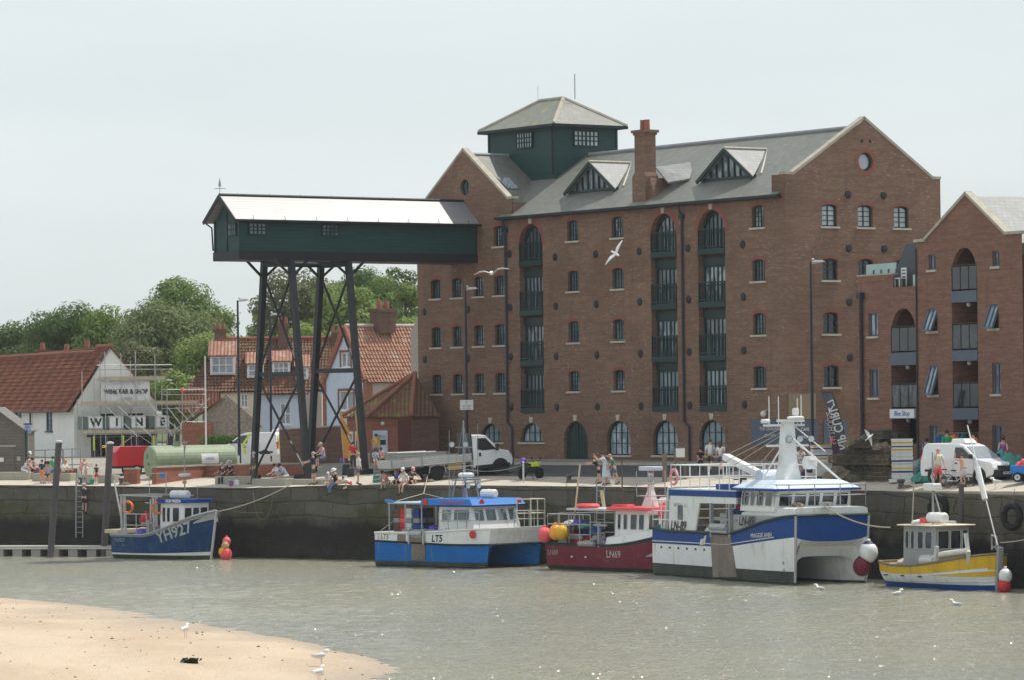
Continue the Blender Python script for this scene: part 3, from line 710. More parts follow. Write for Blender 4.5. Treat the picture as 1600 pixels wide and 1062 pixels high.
# chimney
o = MB(); cx0, cx1, cy0, cy1 = 12.3, 14.35, .2, 1.35
o.box(cx0-.12,cx0+1.08,cy0-.05,cy0+.85,15.1,16.7); o.taper((cx0-.12,cx0+1.08,cy0-.05,cy0+.85),(cx0+.06,cx0+.98,cy0,cy0+.78),16.7,16.95); o.box(cx0+.06,cx0+.98,cy0,cy0+.78,16.95,19.0); o.box(cx0-.0,cx0+1.04,cy0-.06,cy0+.84,19.0,19.13); o.box(cx0-.08,cx0+1.12,cy0-.14,cy0+.92,19.13,19.28)
o.taper((cx0+.9,cx0+1.7,cy0+.2,cy0+1.6),(cx0+.9,cx0+1.2,cy0+.2,cy0+1.6),15.2,16.6)
ch = o.build('chimney', M['brick'], gran)
o = MB()
for dx in (.32,.72): o.lathe([(.17,19.25),(.15,19.8),(.17,19.85)],10,(cx0+dx,cy0+.4,0))
o.build('chimney_pot', M['terracotta'], ch)
slab(gran, 'roof', M['slate_pale'], [(cx0+.6,cy1-.1,17.25),(cx0+.6,4.0,17.65),(cx1+.9,cy0+1.6,16.5),(cx1+.4,cy0+.5,16.3)])
# signs and small things fixed to the granary gable
o = MB(); o.box(25.73,25.78,-.0+.2,.3,1,1.1) if False else None
def gsign(y0, y1, z0, z1, lines, name='sign'):
    o = MB(); o.extrude(rect(y0,y1,z0,z1), fG, -.06, -.01); s_ = o.build(name, M['slateblue'], gran)
    for s, y, z, h in lines: text(s, h, s_, gM @ frame((25.79,y,z),(0,1,0),(0,0,1)), M['white'])
gM = Matrix.Identity(4)
o = MB(); o.extrude(rect(22.7,25.2,1.9,3.25), fF, -.06, -.01); s1 = o.build('sign', M['slateblue'], gran)
text('THE GRANARY', .26, s1, frame((24.3,-.07,2.75),(1,0,0),(0,0,1)), M['greylight']); text('QUAYSIDE', .2, s1, frame((24.3,-.07,2.4),(1,0,0),(0,0,1)), M['greylight'])
gsign(.25,2.0,1.7,3.2,[('CAFE',1.1,2.7,.25),('SHOP',1.1,2.3,.2)]); gsign(2.4,4.0,1.6,3.2,[('OPEN',3.2,2.7,.25),('DAILY',3.2,2.3,.2)])
o = MB(); o.extrude(rect(.05,1.9,3.25,4.6), fG, -.04, 0); o.build('render_patch', M['sandstone'], gran)
o = MB(); o.ball((24.0,-.25,3.55),.17,10); o.beam((24.0,-.25,3.7),(24.0,0,3.75),.05); o.build('wall_lamp', M['plasticwhite'], gran)
o = MB(); o.extrude([(-8.9,3.3),(-7.5,3.3),(-7.5,4.6),(-7.9,4.6),(-8.1,4.3),(-9.1,4.9),(-9.1,4.4)], fF, -.03, 0) if False else o.extrude([(-9.12,4.3),(-8.0,4.3),(-8.0,3.0),(-8.5,3.0),(-8.6,3.5)], fF, -.03, 0); o.build('render_patch', M['sandstone'], gran)
# ------------------------------------------------------------------ crane house on stilts
E0 = Vector((-1.956, 225.32, 0))
# local frame: x away from the granary, y across (away from the viewer)
crane = thing('crane_house', 'dark green boarded grain house on four black stilts, joined to the granary', 'crane house', E0, atan2(-V[1],-V[0]))
L = 16.22; Wd = 2.66   # y: negative is away from viewer here (local +y = +u)
o = MB(); fS = lambda a,b,d: (a,-d,b); fE = lambda a,b,d: (L-d,a,b)
# +u side is y=0, far side y=-Wd
o.extrude(rect(0,L,13.0,14.82), fS, 0, .15); o.extrude(rect(0,L,13.0,14.82), fS, Wd-.15, Wd)
o.extrude([(-Wd+.15,13.0),(-.15,13.0),(-.15,14.8),(-Wd/2,16.05),(-Wd+.15,14.8)], fE, 0, .15)
wl = o.build('wall', M['green_boards'], crane)
o = MB(); o.box(0,L+.1,-Wd-.1,.1,12.5,13.0); o.build('floor_beam', M['black'], crane)
RZc = 16.18
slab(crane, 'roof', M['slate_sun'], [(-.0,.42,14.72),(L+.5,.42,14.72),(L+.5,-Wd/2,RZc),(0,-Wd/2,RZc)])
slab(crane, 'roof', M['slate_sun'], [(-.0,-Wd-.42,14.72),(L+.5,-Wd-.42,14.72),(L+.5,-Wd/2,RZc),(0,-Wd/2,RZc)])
o = MB(); o.beam((0,.48,14.7),(L+.5,.48,14.7),.12,.12); o.beam((L+.52,.45,14.66),(L+.52,-Wd/2,RZc-.06),.06,.2); o.beam((L+.52,-Wd-.45,14.66),(L+.52,-Wd/2,RZc-.06),.06,.2); o.path([(0,-Wd/2,RZc+.04),(L+.5,-Wd/2,RZc+.04)],.08,6)
for k in range(8): x = .8+k*2.1; o.tube((x,.42,14.74),(x,.3,15.0),.015); o.tube((x,-Wd/2,RZc),(x,-Wd/2,RZc+.16),.015)
o.path([(L+.4,-Wd-.45,14.7),(L+.1,-Wd-.2,14.4),(L+.1,-Wd-.08,13.1)],.05,5); o.build('gutter', M['black'], crane)
for bx in ((L-.02,L+.06,-.08,.05,13,14.75),(L-.02,L+.06,-Wd-.05,-Wd+.08,13,14.75),(L,L+.05,-Wd/2-.05,-Wd/2+.05,13,15.9),(0,L-.03,-.03,.04,14.55,14.75),(-.03,.1,-.05,.05,13,14.5)): o = MB(); o.box(*bx); o.build('corner_board', M['green_dk'], crane)
for x0, x1 in ((14.45,15.65),(9.6,10.78)):
    window(crane, rect(x0,x1,13.9,14.6), lambda a,b,d: (a,.09-d,b), .03, 3, 2, 'green_dk', 'glass' if x0 < 12 else 'glass_lt', bar=.06)
window(crane, rect(-1.2,-.25,13.85,14.6), lambda a,b,d: (L+.09-d,a,b), .03, 3, 1, 'green_dk', 'glass_sky', bar=.05)
o = MB(); o.tube((L+.45,-Wd/2,RZc),(L+.45,-Wd/2,RZc+.95),.02); o.beam((L+.2,-Wd/2-.2,RZc+.38),(L+.7,-Wd/2+.2,RZc+.38),.03); o.beam((L+.2,-Wd/2+.2,RZc+.38),(L+.7,-Wd/2-.2,RZc+.38),.03); o.lathe([(.10,RZc+.5),(.07,RZc+.7),(.015,RZc+.95)],6,(L+.45,-Wd/2,0)); o.build('weather_vane', M['grey'], crane)
# legs: two A-frames across the box
legs = []
for fr, (xl, bots) in enumerate(((12.9,((392,757),(477,744))),(9.05,((478,722),(569,736))))):
    ends = []
    for side, yt in ((0,-Wd-.12),(1,.12)):
        sp = 1.5 if side else -1.5
        yb = yt+(1.55 if side else -1.5)
        w0 = crane.matrix_world if False else None
        ang = crane.rotation_euler[2]
        wx = E0.x+cos(ang)*xl-sin(ang)*yb; wy = E0.y+sin(ang)*xl+cos(ang)*yb
        zb = gz(wx, wy)-.05
        top = Vector((xl,yt,12.5)); bot = Vector((xl,yb,zb))
        o = MB(); o.beam(bot, top, .31, .34); o.box(xl-.32,xl+.32,yb-.32,yb+.32,zb,zb+.35); o.build('leg', M['steel'], crane)
        ends.append((bot,top))
        b = MB()
        for sx in (-1,1): b.beam(top.lerp(bot,.075)+Vector((0,0,0)), Vector((xl+sx*1.15,yt,12.55)), .12)
        b.build('bracket', M['steel'], crane)
    (b0,t0),(b1,t1) = ends; at = lambda e, k: e[1].lerp(e[0], k)
    m_ = MB(); m_.beam(at(ends[0],.51),at(ends[1],.51),.2,.26); m_.build('cross_beam', M['steel'], crane)
    for (ka,kb_) in (((0,.06),(1,.5)),((1,.06),(0,.5)),((0,.53),(1,.97)),((1,.53),(0,.97))):
        m_ = MB(); m_.beam(at(ends[ka[0]],ka[1]),at(ends[kb_[0]],kb_[1]),.10,.09); m_.build('brace', M['steel'], crane)
    m_ = MB(); m_.beam((xl,-Wd-.1,12.35),(xl,.1,12.35),.25,.3); m_.build('head_beam', M['steel'], crane)
o = MB(); o.beam((12.9,.05,12.3),(9.05,.05,12.3),.12); o.beam((12.9,-Wd-.05,12.3),(9.05,-Wd-.05,12.3),.12); o.build('tie_beam', M['steel'], crane)
def tileroof(par, m, a, b, c, d, course=.34, wl=.26, amp=.03):   # a,b eave; d,c ridge: rolls of pantiles in stepped courses
    a, b, c, d = map(Vector, (a,b,c,d)); n = (b-a).cross(d-a).normalized(); n = n if n.z > 0 else -n
    L = max((b-a).length,(c-d).length); H = ((d-a)+(c-b)).length/2; nc = max(2,round(H/course)); nl = int(L/wl*4); rows = []; rr = random.Random(int(L*97))
    sag = lambda u, v: .05*noise.noise(Vector((u*3,v*2,L)))
    for i in range(nc):
        off = [rr.uniform(-.012,.012) for _ in range(nl//4+2)]
        for v, up in ((i/nc,.045),((i+.97)/nc,.0)):
            row = []
            for k in range(nl+1):
                u = k/nl; p = a.lerp(b,u).lerp(d.lerp(c,u),v); row.append(p+n*(up+amp*sin(pi/2*k)+off[k//4]+sag(u,v)))
            rows.append(row)
    o = MB(); o.grid(rows); o.add([a-n*.12,b-n*.12,c-n*.12,d-n*.12],[(0,1,2,3)]); return o.build('roof', M[m], par)
M['slateroof'] = mk('dark_slate_hanging', (.045,.052,.065), .5, .15, 2)
# ------------------------------------------------------------------ flats beside the granary
U2 = unit(.44,-.9); QO = P(1432,690,190); R2 = atan2(U2[1],U2[0])
flats = thing('apartment_block', 'newer red brick flats with arched balconies and a pointed gable, right of the granary', 'flats', (QO.x,QO.y,0), R2)
fL = lambda a,b,d: (a, .25+d, b)
fR = lambda a,b,d: (a, d, b)
B0 = .2
hl = [arch(-1.5,1.2,2.0,7.3,8.71,10)]; wl_ = [rect(-4.83,-3.92,7.37,8.54),rect(-4.8,-3.9,4.32,5.76),rect(-4.8,-3.9,1.4,2.7)]
mb = MB(); mb.wall([(-5.85,B0),(.2,B0),(.2,9.78),(-2.4,9.78),(-2.4,10.42),(-5.85,10.42)], hl+wl_, fL, .28)
mb.box(-5.85,-5.6,.28,7,B0,10.42); mb.box(-5.6,.2,6.5,7,B0,10.2); mb.add([fL(-5.85,10.0,.3),fL(.2,9.76,.3),(.2,6,9.76),(-5.85,6,10.0)],[(0,1,2,3)])
mb.build('wall', M['brick_new'], flats)
hr = [arch(4.5,1.14,.9,10.1,11.48,10)]
wr_ = [rect(1.3,1.95,10.5,11.25),rect(7.0,7.6,10.45,11.2),rect(1.2,2.03,7.5,8.6),rect(6.65,7.47,7.5,8.65),rect(1.25,2.03,4.42,5.84),rect(6.85,7.6,4.4,5.88),rect(1.2,2.0,1.6,2.9),rect(6.8,7.7,1.5,2.9)]
mb = MB(); mb.wall([(0.2,B0),(9.55,B0),(9.55,11.9),(8.3,11.95),(4.8,14.05),(1.0,11.95),(.2,11.9)], hr+wr_, fR, .28)
mb.box(9.3,9.55,.28,9,B0,11.7); mb.box(.2,.45,.28,9,B0,11.7); mb.build('wall', M['brick_new'], flats)
mb = MB(); mb.wall([(9.6,B0),(17,B0),(17,11.0),(9.6,11.0)], [], lambda a,b,d: (a,1.2+d,b), .2); mb.build('wall', M['brick_new'], flats)
slab(flats, 'roof', M['slate_pale'], [(4.8,.2,13.95),(4.8,10,13.95),(8.9,10,11.5),(8.9,.2,11.5)])
slab(flats, 'roof', M['slate_pale'], [(4.8,.2,13.95),(4.8,10,13.95),(.4,10,11.4),(.4,.2,11.4)])
slab(flats, 'roof', M['slate_pale'], [(9.6,1.0,11.0),(17,1.0,11.0),(17,5,14),(9.6,5,14)])
cope(flats,(8.2,.1,12.0),(4.75,.1,14.12)); cope(flats,(4.85,.1,14.12),(1.0,.1,12.0)); cope(flats,(8.1,.1,12.0),(9.65,.1,11.98)); cope(flats,(.1,.1,11.98),(1.1,.1,11.98))
cope(flats,(-5.9,.38,10.47),(-2.4,.38,10.47),.3,.08)

def frow(pls, f, tilts=()):
    for i, pl in enumerate(pls):
        if i in tilts:   # top hung sash pushed open at the bottom
            z1 = pl[2][1]; z0 = pl[0][1]
            window(flats, pl, lambda a,b,d: (a, f(a,b,d)[1]-.45*(z1-b)/(z1-z0), b), .1, 1, 0, 'slateblue', 'glass_lt', sill=None, fw=.08, bar=.06)
            s_ = MB(); s_.extrude(rect(pl[0][0]-.1,pl[1][0]+.1,z0-.13,z0-.01), f, -.08, .2); s_.build('sill', M['stone'], flats)
            b = MB(); b.extrude(pl, f, .27, .3); b.build('window', M['glass_dk'], flats)
        else: window(flats, pl, f, .14, 1, 0, 'slateblue', 'glass' if i % 3 else 'glass_lt', sill=.1, fw=.08, bar=.06)
frow(wl_, fL, ()); frow(wr_, fR, (2,3,4))
def recess(c, h, f, y0, slabs, ztop, zb):
    o = MB(); o.box(c-h-.1,c-h-.003,y0+.28,y0+1.5,zb,ztop); o.box(c+h+.003,c+h+.1,y0+.28,y0+1.5,zb,ztop); o.box(c-h-.1,c+h+.1,y0+1.5,y0+1.6,zb,ztop); o.build('bay_lining', M['brick_new'], flats)
    for i, (a, b) in enumerate(slabs):
        s_ = MB(); s_.box(c-h+.005,c+h-.005,y0-.04,y0+1.49,a,b); bl = s_.build('balcony', M['slateblue'], flats)
        r = MB(); r.beam((c-h+.02,y0+.02,b+1.25),(c+h-.02,y0+.02,b+1.25),.05)
        for k in range(4): x = c-h+.03+(2*h-.06)*k/3; r.beam((x,y0+.02,b),(x,y0+.02,b+1.25),.045)
        r.build('railing', M['black'], bl)
        g = MB(); g.box(c-h+.05,c+h-.05,y0+.015,y0+.03,b+.08,b+1.18); g.build('glass_panel', M['glass_dk'], bl)
        d = MB(); d.box(c+h*.05,c+h*.9,y0+1.4,y0+1.49,b+.05,b+2.1); dd_ = d.build('balcony_door', M['slateblue'], bl)
        g = MB(); g.box(c+h*.12,c+h*.5,y0+1.38,y0+1.41,b+.2,b+2.0); g.box(c+h*.56,c+h*.84,y0+1.38,y0+1.41,b+.2,b+2.0); g.build('pane', M['glass'], dd_)
        l = MB(); l.ball((c-h*.35,y0+.5,a-.09),.12,8); l.build('ceiling_lamp', M['plasticwhite'], bl)
recess(-1.5,1.2,fL,.25,[(5.92,6.55),(3.25,3.75)],8.9,.8); recess(4.5,1.14,fR,0,[(8.82,9.38),(6.03,6.55),(3.18,3.74)],11.7,.8)
o = MB(); o.box(-2.65,-.35,.1,.2,3.27,3.72); sg = o.build('fascia_sign', M['white'], flats); text('Blue Shop', .36, sg, frame((-1.5,.09,3.5),(1,0,0),(0,0,1)), M['brightblue'], shear=.2)
o = MB(); o.box(-2.6,-.4,1.2,1.3,.8,3.2); o.build('shop_window', M['glass_dk'], flats)
o = MB(); o.path([(-5.35,.12,9.4),(-5.35,.12,.7)],.09,8); o.box(-5.55,-5.15,-.02,.24,9.3,9.6); o.path([(.22,-.06,11.6),(.22,-.06,.7)],.04,6); o.build('downpipe', M['blue_black'], flats)
o = MB(); o.add([(-3.9,.95,9.77),(.15,.95,9.77),(.15,1.5,12.0),(-3.2,1.5,12.0),(-3.9,4,9.77),(-3.2,4,12.0),(.15,4,12.0)],[(0,1,2,3),(0,3,5,4),(3,2,6,5)]); o.build('roof', M['slateroof'], flats)
o = MB(); o.box(-.75,.15,.38,.42,9.79,10.35); o.build('terrace_panel', M['glass_bal'], flats)
o = MB(); o.box(-5.3,-2.45,.45,.48,10.45,11.02); gb_ = o.build('glass_balustrade', M['glass_bal'], flats)
o = MB(); 
for k in range(4): o.box(-4.6+k*.72,-4.53+k*.72,.40,.44,10.42,10.72)
o.build('clamp', M['slateblue'], gb_)
# white garden chair on the terrace
c = thing('garden_chair', 'white slatted garden chair standing on the roof terrace of the flats', 'chair', (QO.x+U2[0]*-2.3-U2[1]*.62, QO.y+U2[1]*-2.3+U2[0]*.62, 9.78), R2)
def chairparts(c, m):
    for x in (-.22,.22):
        for y in (-.2,.2): o = MB(); o.beam((x,y,0),(x,y,.45 if y < 0 else .95),.05); o.build('leg', m, c)
    o = MB(); o.box(-.26,.26,-.24,.24,.42,.47); o.build('seat', m, c)
    o = MB()
    for z in (.55,.72,.88): o.box(-.25,.25,.18,.22,z,z+.1)
    o.build('backrest', m, c)
chairparts(c, M['white'])
# ------------------------------------------------------------------ kiosk against the granary
kc = P(650,690,229.5); K0 = (kc.x,kc.y,.9)
ki = thing('kiosk', 'low octagonal brick kiosk with a mossy pantile roof beside the granary', 'kiosk', K0, 0)
Rk = 4.15; ap = Vector((0,0,5.25)); ez = 2.72
ang = [radians(a) for a in (150,190,232,268,290)]
base = [Vector((Rk*cos(a),Rk*sin(a)*.8,0)) for a in ang]; eav = [Vector((p.x*1.08,p.y*1.08,ez)) for p in base]
mats_ = ['ptile','ptile_moss','ptile_brown','ptile_brown']
for i in range(4):
    o = MB(); n = len(base); a, b = base[i], base[i+1]
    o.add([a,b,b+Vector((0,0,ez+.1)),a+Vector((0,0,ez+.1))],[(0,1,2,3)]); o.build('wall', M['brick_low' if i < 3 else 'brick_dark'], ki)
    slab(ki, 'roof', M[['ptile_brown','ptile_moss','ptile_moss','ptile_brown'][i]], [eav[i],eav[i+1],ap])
o = MB()
for e_ in eav[1:4]: o.path([e_+Vector((0,0,.06)),ap+Vector((0,0,.06))],.13,6)
o.build('ridge_tile', M['terracotta'], ki)
def onface(i, t, z, d=.04):
    a, b = base[i], base[i+1]; p = a.lerp(b,t); n = Vector((b.y-a.y, -(b.x-a.x), 0)).normalized(); n = n if n.y < 0 else -n
    return p+n*d+Vector((0,0,z))
def facebox(i, t0, t1, z0, z1, d, name, m, par):
    o = MB(); ps = [onface(i,t0,z0,d),onface(i,t1,z0,d),onface(i,t1,z1,d),onface(i,t0,z1,d),onface(i,t0,z0,.0),onface(i,t1,z0,.0),onface(i,t1,z1,.0),onface(i,t0,z1,.0)]
    o.add(ps,[(0,1,2,3),(0,1,5,4),(1,2,6,5),(2,3,7,6),(3,0,4,7)]); return o.build(name, m, par)
wf = facebox(1,.36,.78,.62,1.85,.06,'window',M['winwhite'],ki); facebox(1,.4,.74,.72,1.3,.08,'pane',M['glass'],wf); facebox(1,.4,.74,1.32,1.75,.1,'blind',M['gold'],wf)
dw = facebox(1,.06,.26,.1,1.85,.06,'door',M['winwhite'],ki); facebox(1,.1,.22,.9,1.7,.08,'pane',M['glass'],dw)
bd = facebox(2,.04,.4,.45,1.9,.06,'notice_board',M['paleblue'],ki)
p = onface(2,.22,1.55,.075); xa = (base[3]-base[2]); text('WELLS', .2, bd, frame(p,xa,(0,0,1)), M['navy'])
facebox(2,.22,.36,1.05,1.35,.075,'map',M['navy'],bd)
facebox(2,.66,.98,.05,2.5,.06,'door',M['door_brown'],ki)
o = MB(); o.ball(onface(2,.3,2.3,.15),.12,8); o.build('wall_lamp', M['plasticwhite'], ki)
# ------------------------------------------------------------------ wine bar house
def house_frame(px, D, ax): 
    p = P(px,690,D); return Vector((p.x,p.y,gz(p.x,p.y)-.1)), unit(*ax)
o0, ha = house_frame(116,262,(.9,.42))
wine = thing('wine_bar', 'white walled wine bar with a steep red pantile roof and a gable behind scaffolding', 'house', (o0.x,o0.y,0), atan2(ha[1],ha[0]))
gzw = 1.0
mb = MB(); 
mb.wall([(0,gzw),(6.0,gzw),(6.0,4.7),(2.66,8.55),(0,4.5)], [rect(1.9,3.0,3.1,4.0),rect(3.9,5.0,3.1,4.0),rect(1.2,5.6,1.05,2.4)], lambda a,b,d: (a,d,b), .2)
mb.build('wall', M['whitewash'], wine)
fs = lambda a,b,d: (d, a, b)
sw = [rect(4.7,6.1,2.85,4.28),rect(11.6,13.3,2.85,4.28),rect(14.6,16.4,2.85,4.28)]
mb = MB(); mb.wall([(0,gzw),(24,gzw),(24,4.5),(0,4.5)], sw, fs, .18); mb.build('wall', M['whitewash'], wine)
for pl in sw: window(wine, pl, fs, .12, 1, 3, 'blue_black', 'glass_lt', sill=.1, sillm='blue_black', bar=.05)
for pl in [rect(1.9,3.0,3.1,4.0),rect(3.9,5.0,3.1,4.0)]: window(wine, pl, lambda a,b,d: (a,d,b), .12, 1, 1, 'blue_black', 'glass_dk')
tileroof(wine, 'ptile_y', (-.45,-.1,4.2),(-.45,2.8,4.2),(2.66,2.8,8.62),(2.66,-.1,8.62))
tileroof(wine, 'ptile_y', (-.45,2.8,4.2),(-.45,25,4.2),(2.66,25,8.28),(2.66,2.8,8.28))
slab(wine, 'roof', M['ptile_y'], [(2.66,-.1,8.62),(2.66,25,8.4),(6.3,25,4.5),(6.3,-.1,4.5)])
o = MB(); o.path([(2.66,-.1,8.68),(2.66,2.8,8.68)],.13,6); o.path([(2.66,2.85,8.34),(2.66,25,8.34)],.13,6); o.build('ridge_tile', M['terracotta'], wine)
o = MB(); o.path([(-.15,9.2,4.2),(-.15,9.2,1.1)],.06,6); o.path([(-.5,-.1,4.18),(-.5,24,4.18)],.06,6); o.build('downpipe', M['blue_black'], wine)
sf = MB(); sf.box(.9,5.9,-.25,.1,2.42,2.8); sfo = sf.build('shop_fascia', M['charcoal'], wine)
sb = MB(); sb.box(1.2,5.6,.12,.18,1.05,2.4); sb.build('shop_window', M['glass_dk'], wine)
for i in range(4): o = MB(); o.box(1.3+i*1.1,1.34+i*1.1,.02,.12,1.05,2.4); o.build('glazing_bar', M['grey'], wine)
for (yb, zb_, s_) in ((6.5,7.75,.7),(11,7.6,.8),(16.5,7.8,.8)):
    o = MB(); o.box(3.2-s_/2,3.2+s_/2,yb-.4,yb+.4,7.0,zb_+.75); o.box(3.1-s_/2,3.3+s_/2,yb-.5,yb+.5,zb_+.75,zb_+.9); c_ = o.build('chimney', M['brick_dark'], wine)
    o = MB(); [o.lathe([(.14,zb_+.9),(.12,zb_+1.4)],8,(3.2,yb+d,0)) for d in (-.2,.2)]; o.build('chimney_pot', M['terracotta'], c_)
# banner
def W(x, y, z): return Vector((o0.x+ha[0]*x-ha[1]*y, o0.y+ha[1]*x+ha[0]*y, z))
wr_rot = atan2(ha[1],ha[0])
bn = thing('banner', 'white banner reading WINE BAR & SHOP OPEN hung on the scaffolding', 'banner', W(3.3,-1.25,4.8), wr_rot)
o = MB(); o.grid([[(-1.75+3.5*i/12, .03*sin(i*1.9+j), -.05+1.5*j/4) for i in range(13)] for j in range(5)]); o.build('cloth', M['whitecloth'], bn)
o = MB(); o.grid([[(-1.75+3.5*i/12, .03*sin(i*1.9+j)+.012, -.05+1.5*j/4) for i in range(13)] for j in range(5)]); o.build('backing', M['whitecloth'], bn)
fb = lambda z, x=0: frame((x,-.055,z),(1,0,0),(0,0,1))
text('WINE BAR & SHOP', .44, bn, fb(.68), M['charcoal'], bold=.012, sx=.86); text('OPEN', .3, bn, fb(.2), M['grey'], shear=.25); text('EXCEPTIONAL PLACES', .18, bn, fb(1.22), M['greylight'], sx=1.2)
# scaffolding
sca = thing('scaffolding', 'galvanised tube scaffolding with plank decks round the white gable', 'scaffolding', W(0,0,1.1), wr_rot)
def Lz(z): return z-1.1
yf, yb_ = -1.5, -.45
def tubes(name, lst, m='galv', r=.032):
    for p, q in lst: o = MB(); o.tube(p,q,r,n=5); o.build(name, M[m], sca)
xs_ = [.1,.95,1.75,3.9,5.0,6.2,7.2,8.6]
tubes('standard', [((x,y,0),(x,y,Lz(z))) for x,z in ((.1,6.9),(.95,6.4),(1.75,8.2),(2.9,8.1),(3.95,8.2),(5.35,8.0),(6.2,5.9),(7.3,5.4),(8.8,4.9)) for y in (yf,) ]+[((x,yb_,0),(x,yb_,Lz(z))) for x,z in ((.1,5),(1.75,7.6),(3.95,7.6),(6.2,5.9),(8.8,4.9))])
tubes('ledger', [((-.1,yf+.05,Lz(z)),(x1,yf+.05,Lz(z))) for z,x1 in ((4.55,8.9),(2.6,8.6))]+[((1.2,yf+.05,Lz(z)),(6.6,yf+.05,Lz(z))) for z in (6.25,7.0,7.3)]+[((5.8,yf+.05,Lz(z)),(9,yf+.05,Lz(z))) for z in (5.6,5.25,4.3)]+[((8,yf,Lz(4.35)),(11.5,yf,Lz(4.35)))])
for z, x0, x1 in ((4.62,0,8.4),(6.3,1.3,6.1),(2.66,0,7.6)):
    for k in range(3): o = MB(); o.box(x0,x1,yf+.08+k*.3,yf+.34+k*.3,Lz(z),Lz(z)+.06); o.build('plank', M['plank'], sca)
    o = MB(); o.box(x0,x1,yf+.02,yf+.05,Lz(z)+.0,Lz(z)+.22); o.build('toe_board', M['plank'], sca)
tubes('brace', [((1.8,yf-.1,Lz(6.3)),(3.1,yf-1.4,Lz(4.5))),((1.75,yf-.1,Lz(4.5)),(3.5,yf-1.6,Lz(2.4))),((2.6,yf-.1,Lz(4.5)),(4.5,yf-1.6,Lz(2.4))),((3.9,yf-.1,Lz(6.1)),(6.0,yf-1.6,Lz(2.4))),((5.1,yf-.1,Lz(4.4)),(6.6,yf-1.6,Lz(2.7))),((6.2,yf-.1,Lz(4.4)),(7.2,yf-1.6,Lz(2.4))),((6.8,yf-.1,Lz(4.4)),(8.2,yf-1.6,Lz(2.4))),((7.6,yf-.1,Lz(4.4)),(9.1,yf-1.6,Lz(1.4))),((9.3,yf-.1,Lz(5.0)),(6.2,yf-.3,Lz(2.4))),((1.8,yf,0),(3.9,yf,Lz(2.6))),((6.2,yf,0),(4,yf,Lz(2.6)))])
o = MB()
for x in (.9,3.0,5.2,7.6): o.tube((x,yf-.02,Lz(1.5)),(x,yf-.02,Lz(2.5)),.055)
o.build('pole_sleeve', M['hiviz'], sca)
o = MB(); o.grid([[(9.1-.05*j+(.25+.1*i)*0, yf-.3+.02*i, Lz(4.3)-j*.22+0) if i == 0 else (9.1+.12*j+.3, yf-.3+.05*sin(j), Lz(4.15)-j*.3) for i in range(2)] for j in range(8)]); o.build('warning_tape', M['hiviz'], sca)
o = MB(); o.ball((7.3,yf-.1,Lz(5.55)),.12,8,1.6); o.build('beacon', M['orange'], sca)
# tanks with letters on the first deck
for k, (ch_, xx) in enumerate((('W',.95),('I',2.45),('N',4.05),('E',5.75))):
    t_ = thing('water_tank', 'white plastic tank with a black letter '+ch_+' on the scaffolding', 'tank', W(xx+.1,yf+.5,2.92), wr_rot, 'lettered tanks spelling WINE')
    o = MB(); o.box(-.52,.52,-.45,.5,.03,.92); o.build('bottle', M['ibc'], t_, bevel=.08)
    o = MB(); o.box(-.95,-.55,-.42,.5,.03,.9); o.build('side_panel', M['ibcgreen'], t_, bevel=.04)
    o = MB()
    for x in (-.5,-.17,.17,.5): o.tube((x,-.47 if abs(x) > .3 else .52,.03),(x,-.47 if abs(x) > .3 else .52,.92),.014,n=4)
    for z in (.1,.88): o.tube((-.5,-.47,z),(.5,-.47,z),.014,n=4)
    o.box(-.55,.55,-.48,.5,-.02,.03); o.build('cage', M['galv'], t_)
    text(ch_, .74, t_, frame((.02,-.475,.47),(1,0,0),(0,0,1)), M['charcoal'], name='letter', bold=.03)
o_ = thing('open_sign', 'small orange glowing OPEN sign in the wine bar window', 'sign', W(2.2,-.32,1.75), wr_rot)
o = MB(); o.box(-.42,.42,0,.05,-.14,.14); o.build('panel', M['charcoal'], o_)
em = NT('lit_orange'); em.b.inputs['Emission Color'].default_value = (1,.5,.03,1); em.b.inputs['Emission Strength'].default_value = .8; em.b.inputs['Base Color'].default_value = (.8,.35,.02,1); em.fin(.5)
text('OPEN', .24, o_, frame((0,-.012,0),(1,0,0),(0,0,1)), em.mat, bold=.008)
# ------------------------------------------------------------------ cottages
p = P(352,690,275); gc = gz(p.x,p.y)
cot = thing('cottage_row', 'row of old cottages with brown pantile roofs, white dormers and pale walls', 'cottages', (p.x,p.y,0), atan2(.05,1))
fc = lambda a,b,d: (a,d,b)
def cw(x0, x1, m, wins, z1=5.7):
    mb = MB(); mb.wall([(x0,1.0),(x1,1.0),(x1,z1),(x0,z1)], wins, fc, .15); mb.build('wall', M[m], cot)
    for pl in wins: window(cot, pl, fc, .1, 1, 1, 'winwhite', 'curtain', sill=.08, bar=.05, sillm='white')
cw(-.3,2.6,'cream',[rect(1.15,1.65,4.35,5.3),rect(.2,.75,1.6,2.6)]); cw(2.6,8.6,'bluewash',[rect(3.95,4.7,3.1,4.6),rect(3.6,4.4,1.3,2.3)])
sl_ = (9.2-5.55)/4.2
slab(cot, 'roof', M['ptile_brown'], [(-2.9,-.3,4.0),(0.2,-.3,5.45),(0.2,3.9,9.2),(-.3,3.9,9.2)]) if False else None
tileroof(cot, 'ptile_brown', (-3.0,-.3,5.5),(8.7,-.3,5.5),(8.7,3.9,9.25),(0,3.9,9.25))
slab(cot, 'roof', M['ptile_brown'], [(-3.0,-.3,5.45),(-3.4,-.6,4.0),(-3.4,8,4.0),(0,3.9,9.25)])
slab(cot, 'roof', M['ptile'], [(-3.4,-.9,4.0),(-.4,-.9,4.0),(-.4,-.28,5.48),(-3.0,-.28,5.48)])
tileroof(cot, 'ptile', (2.55,-.5,5.3),(6.0,-.5,5.3),(6.0,1.4,7.05),(4.2,1.4,7.05))
slab(cot, 'roof', M['ptile_brown'], [(0,3.9,9.25),(8.7,3.9,9.25),(8.7,9,5),(-1,9,5)])
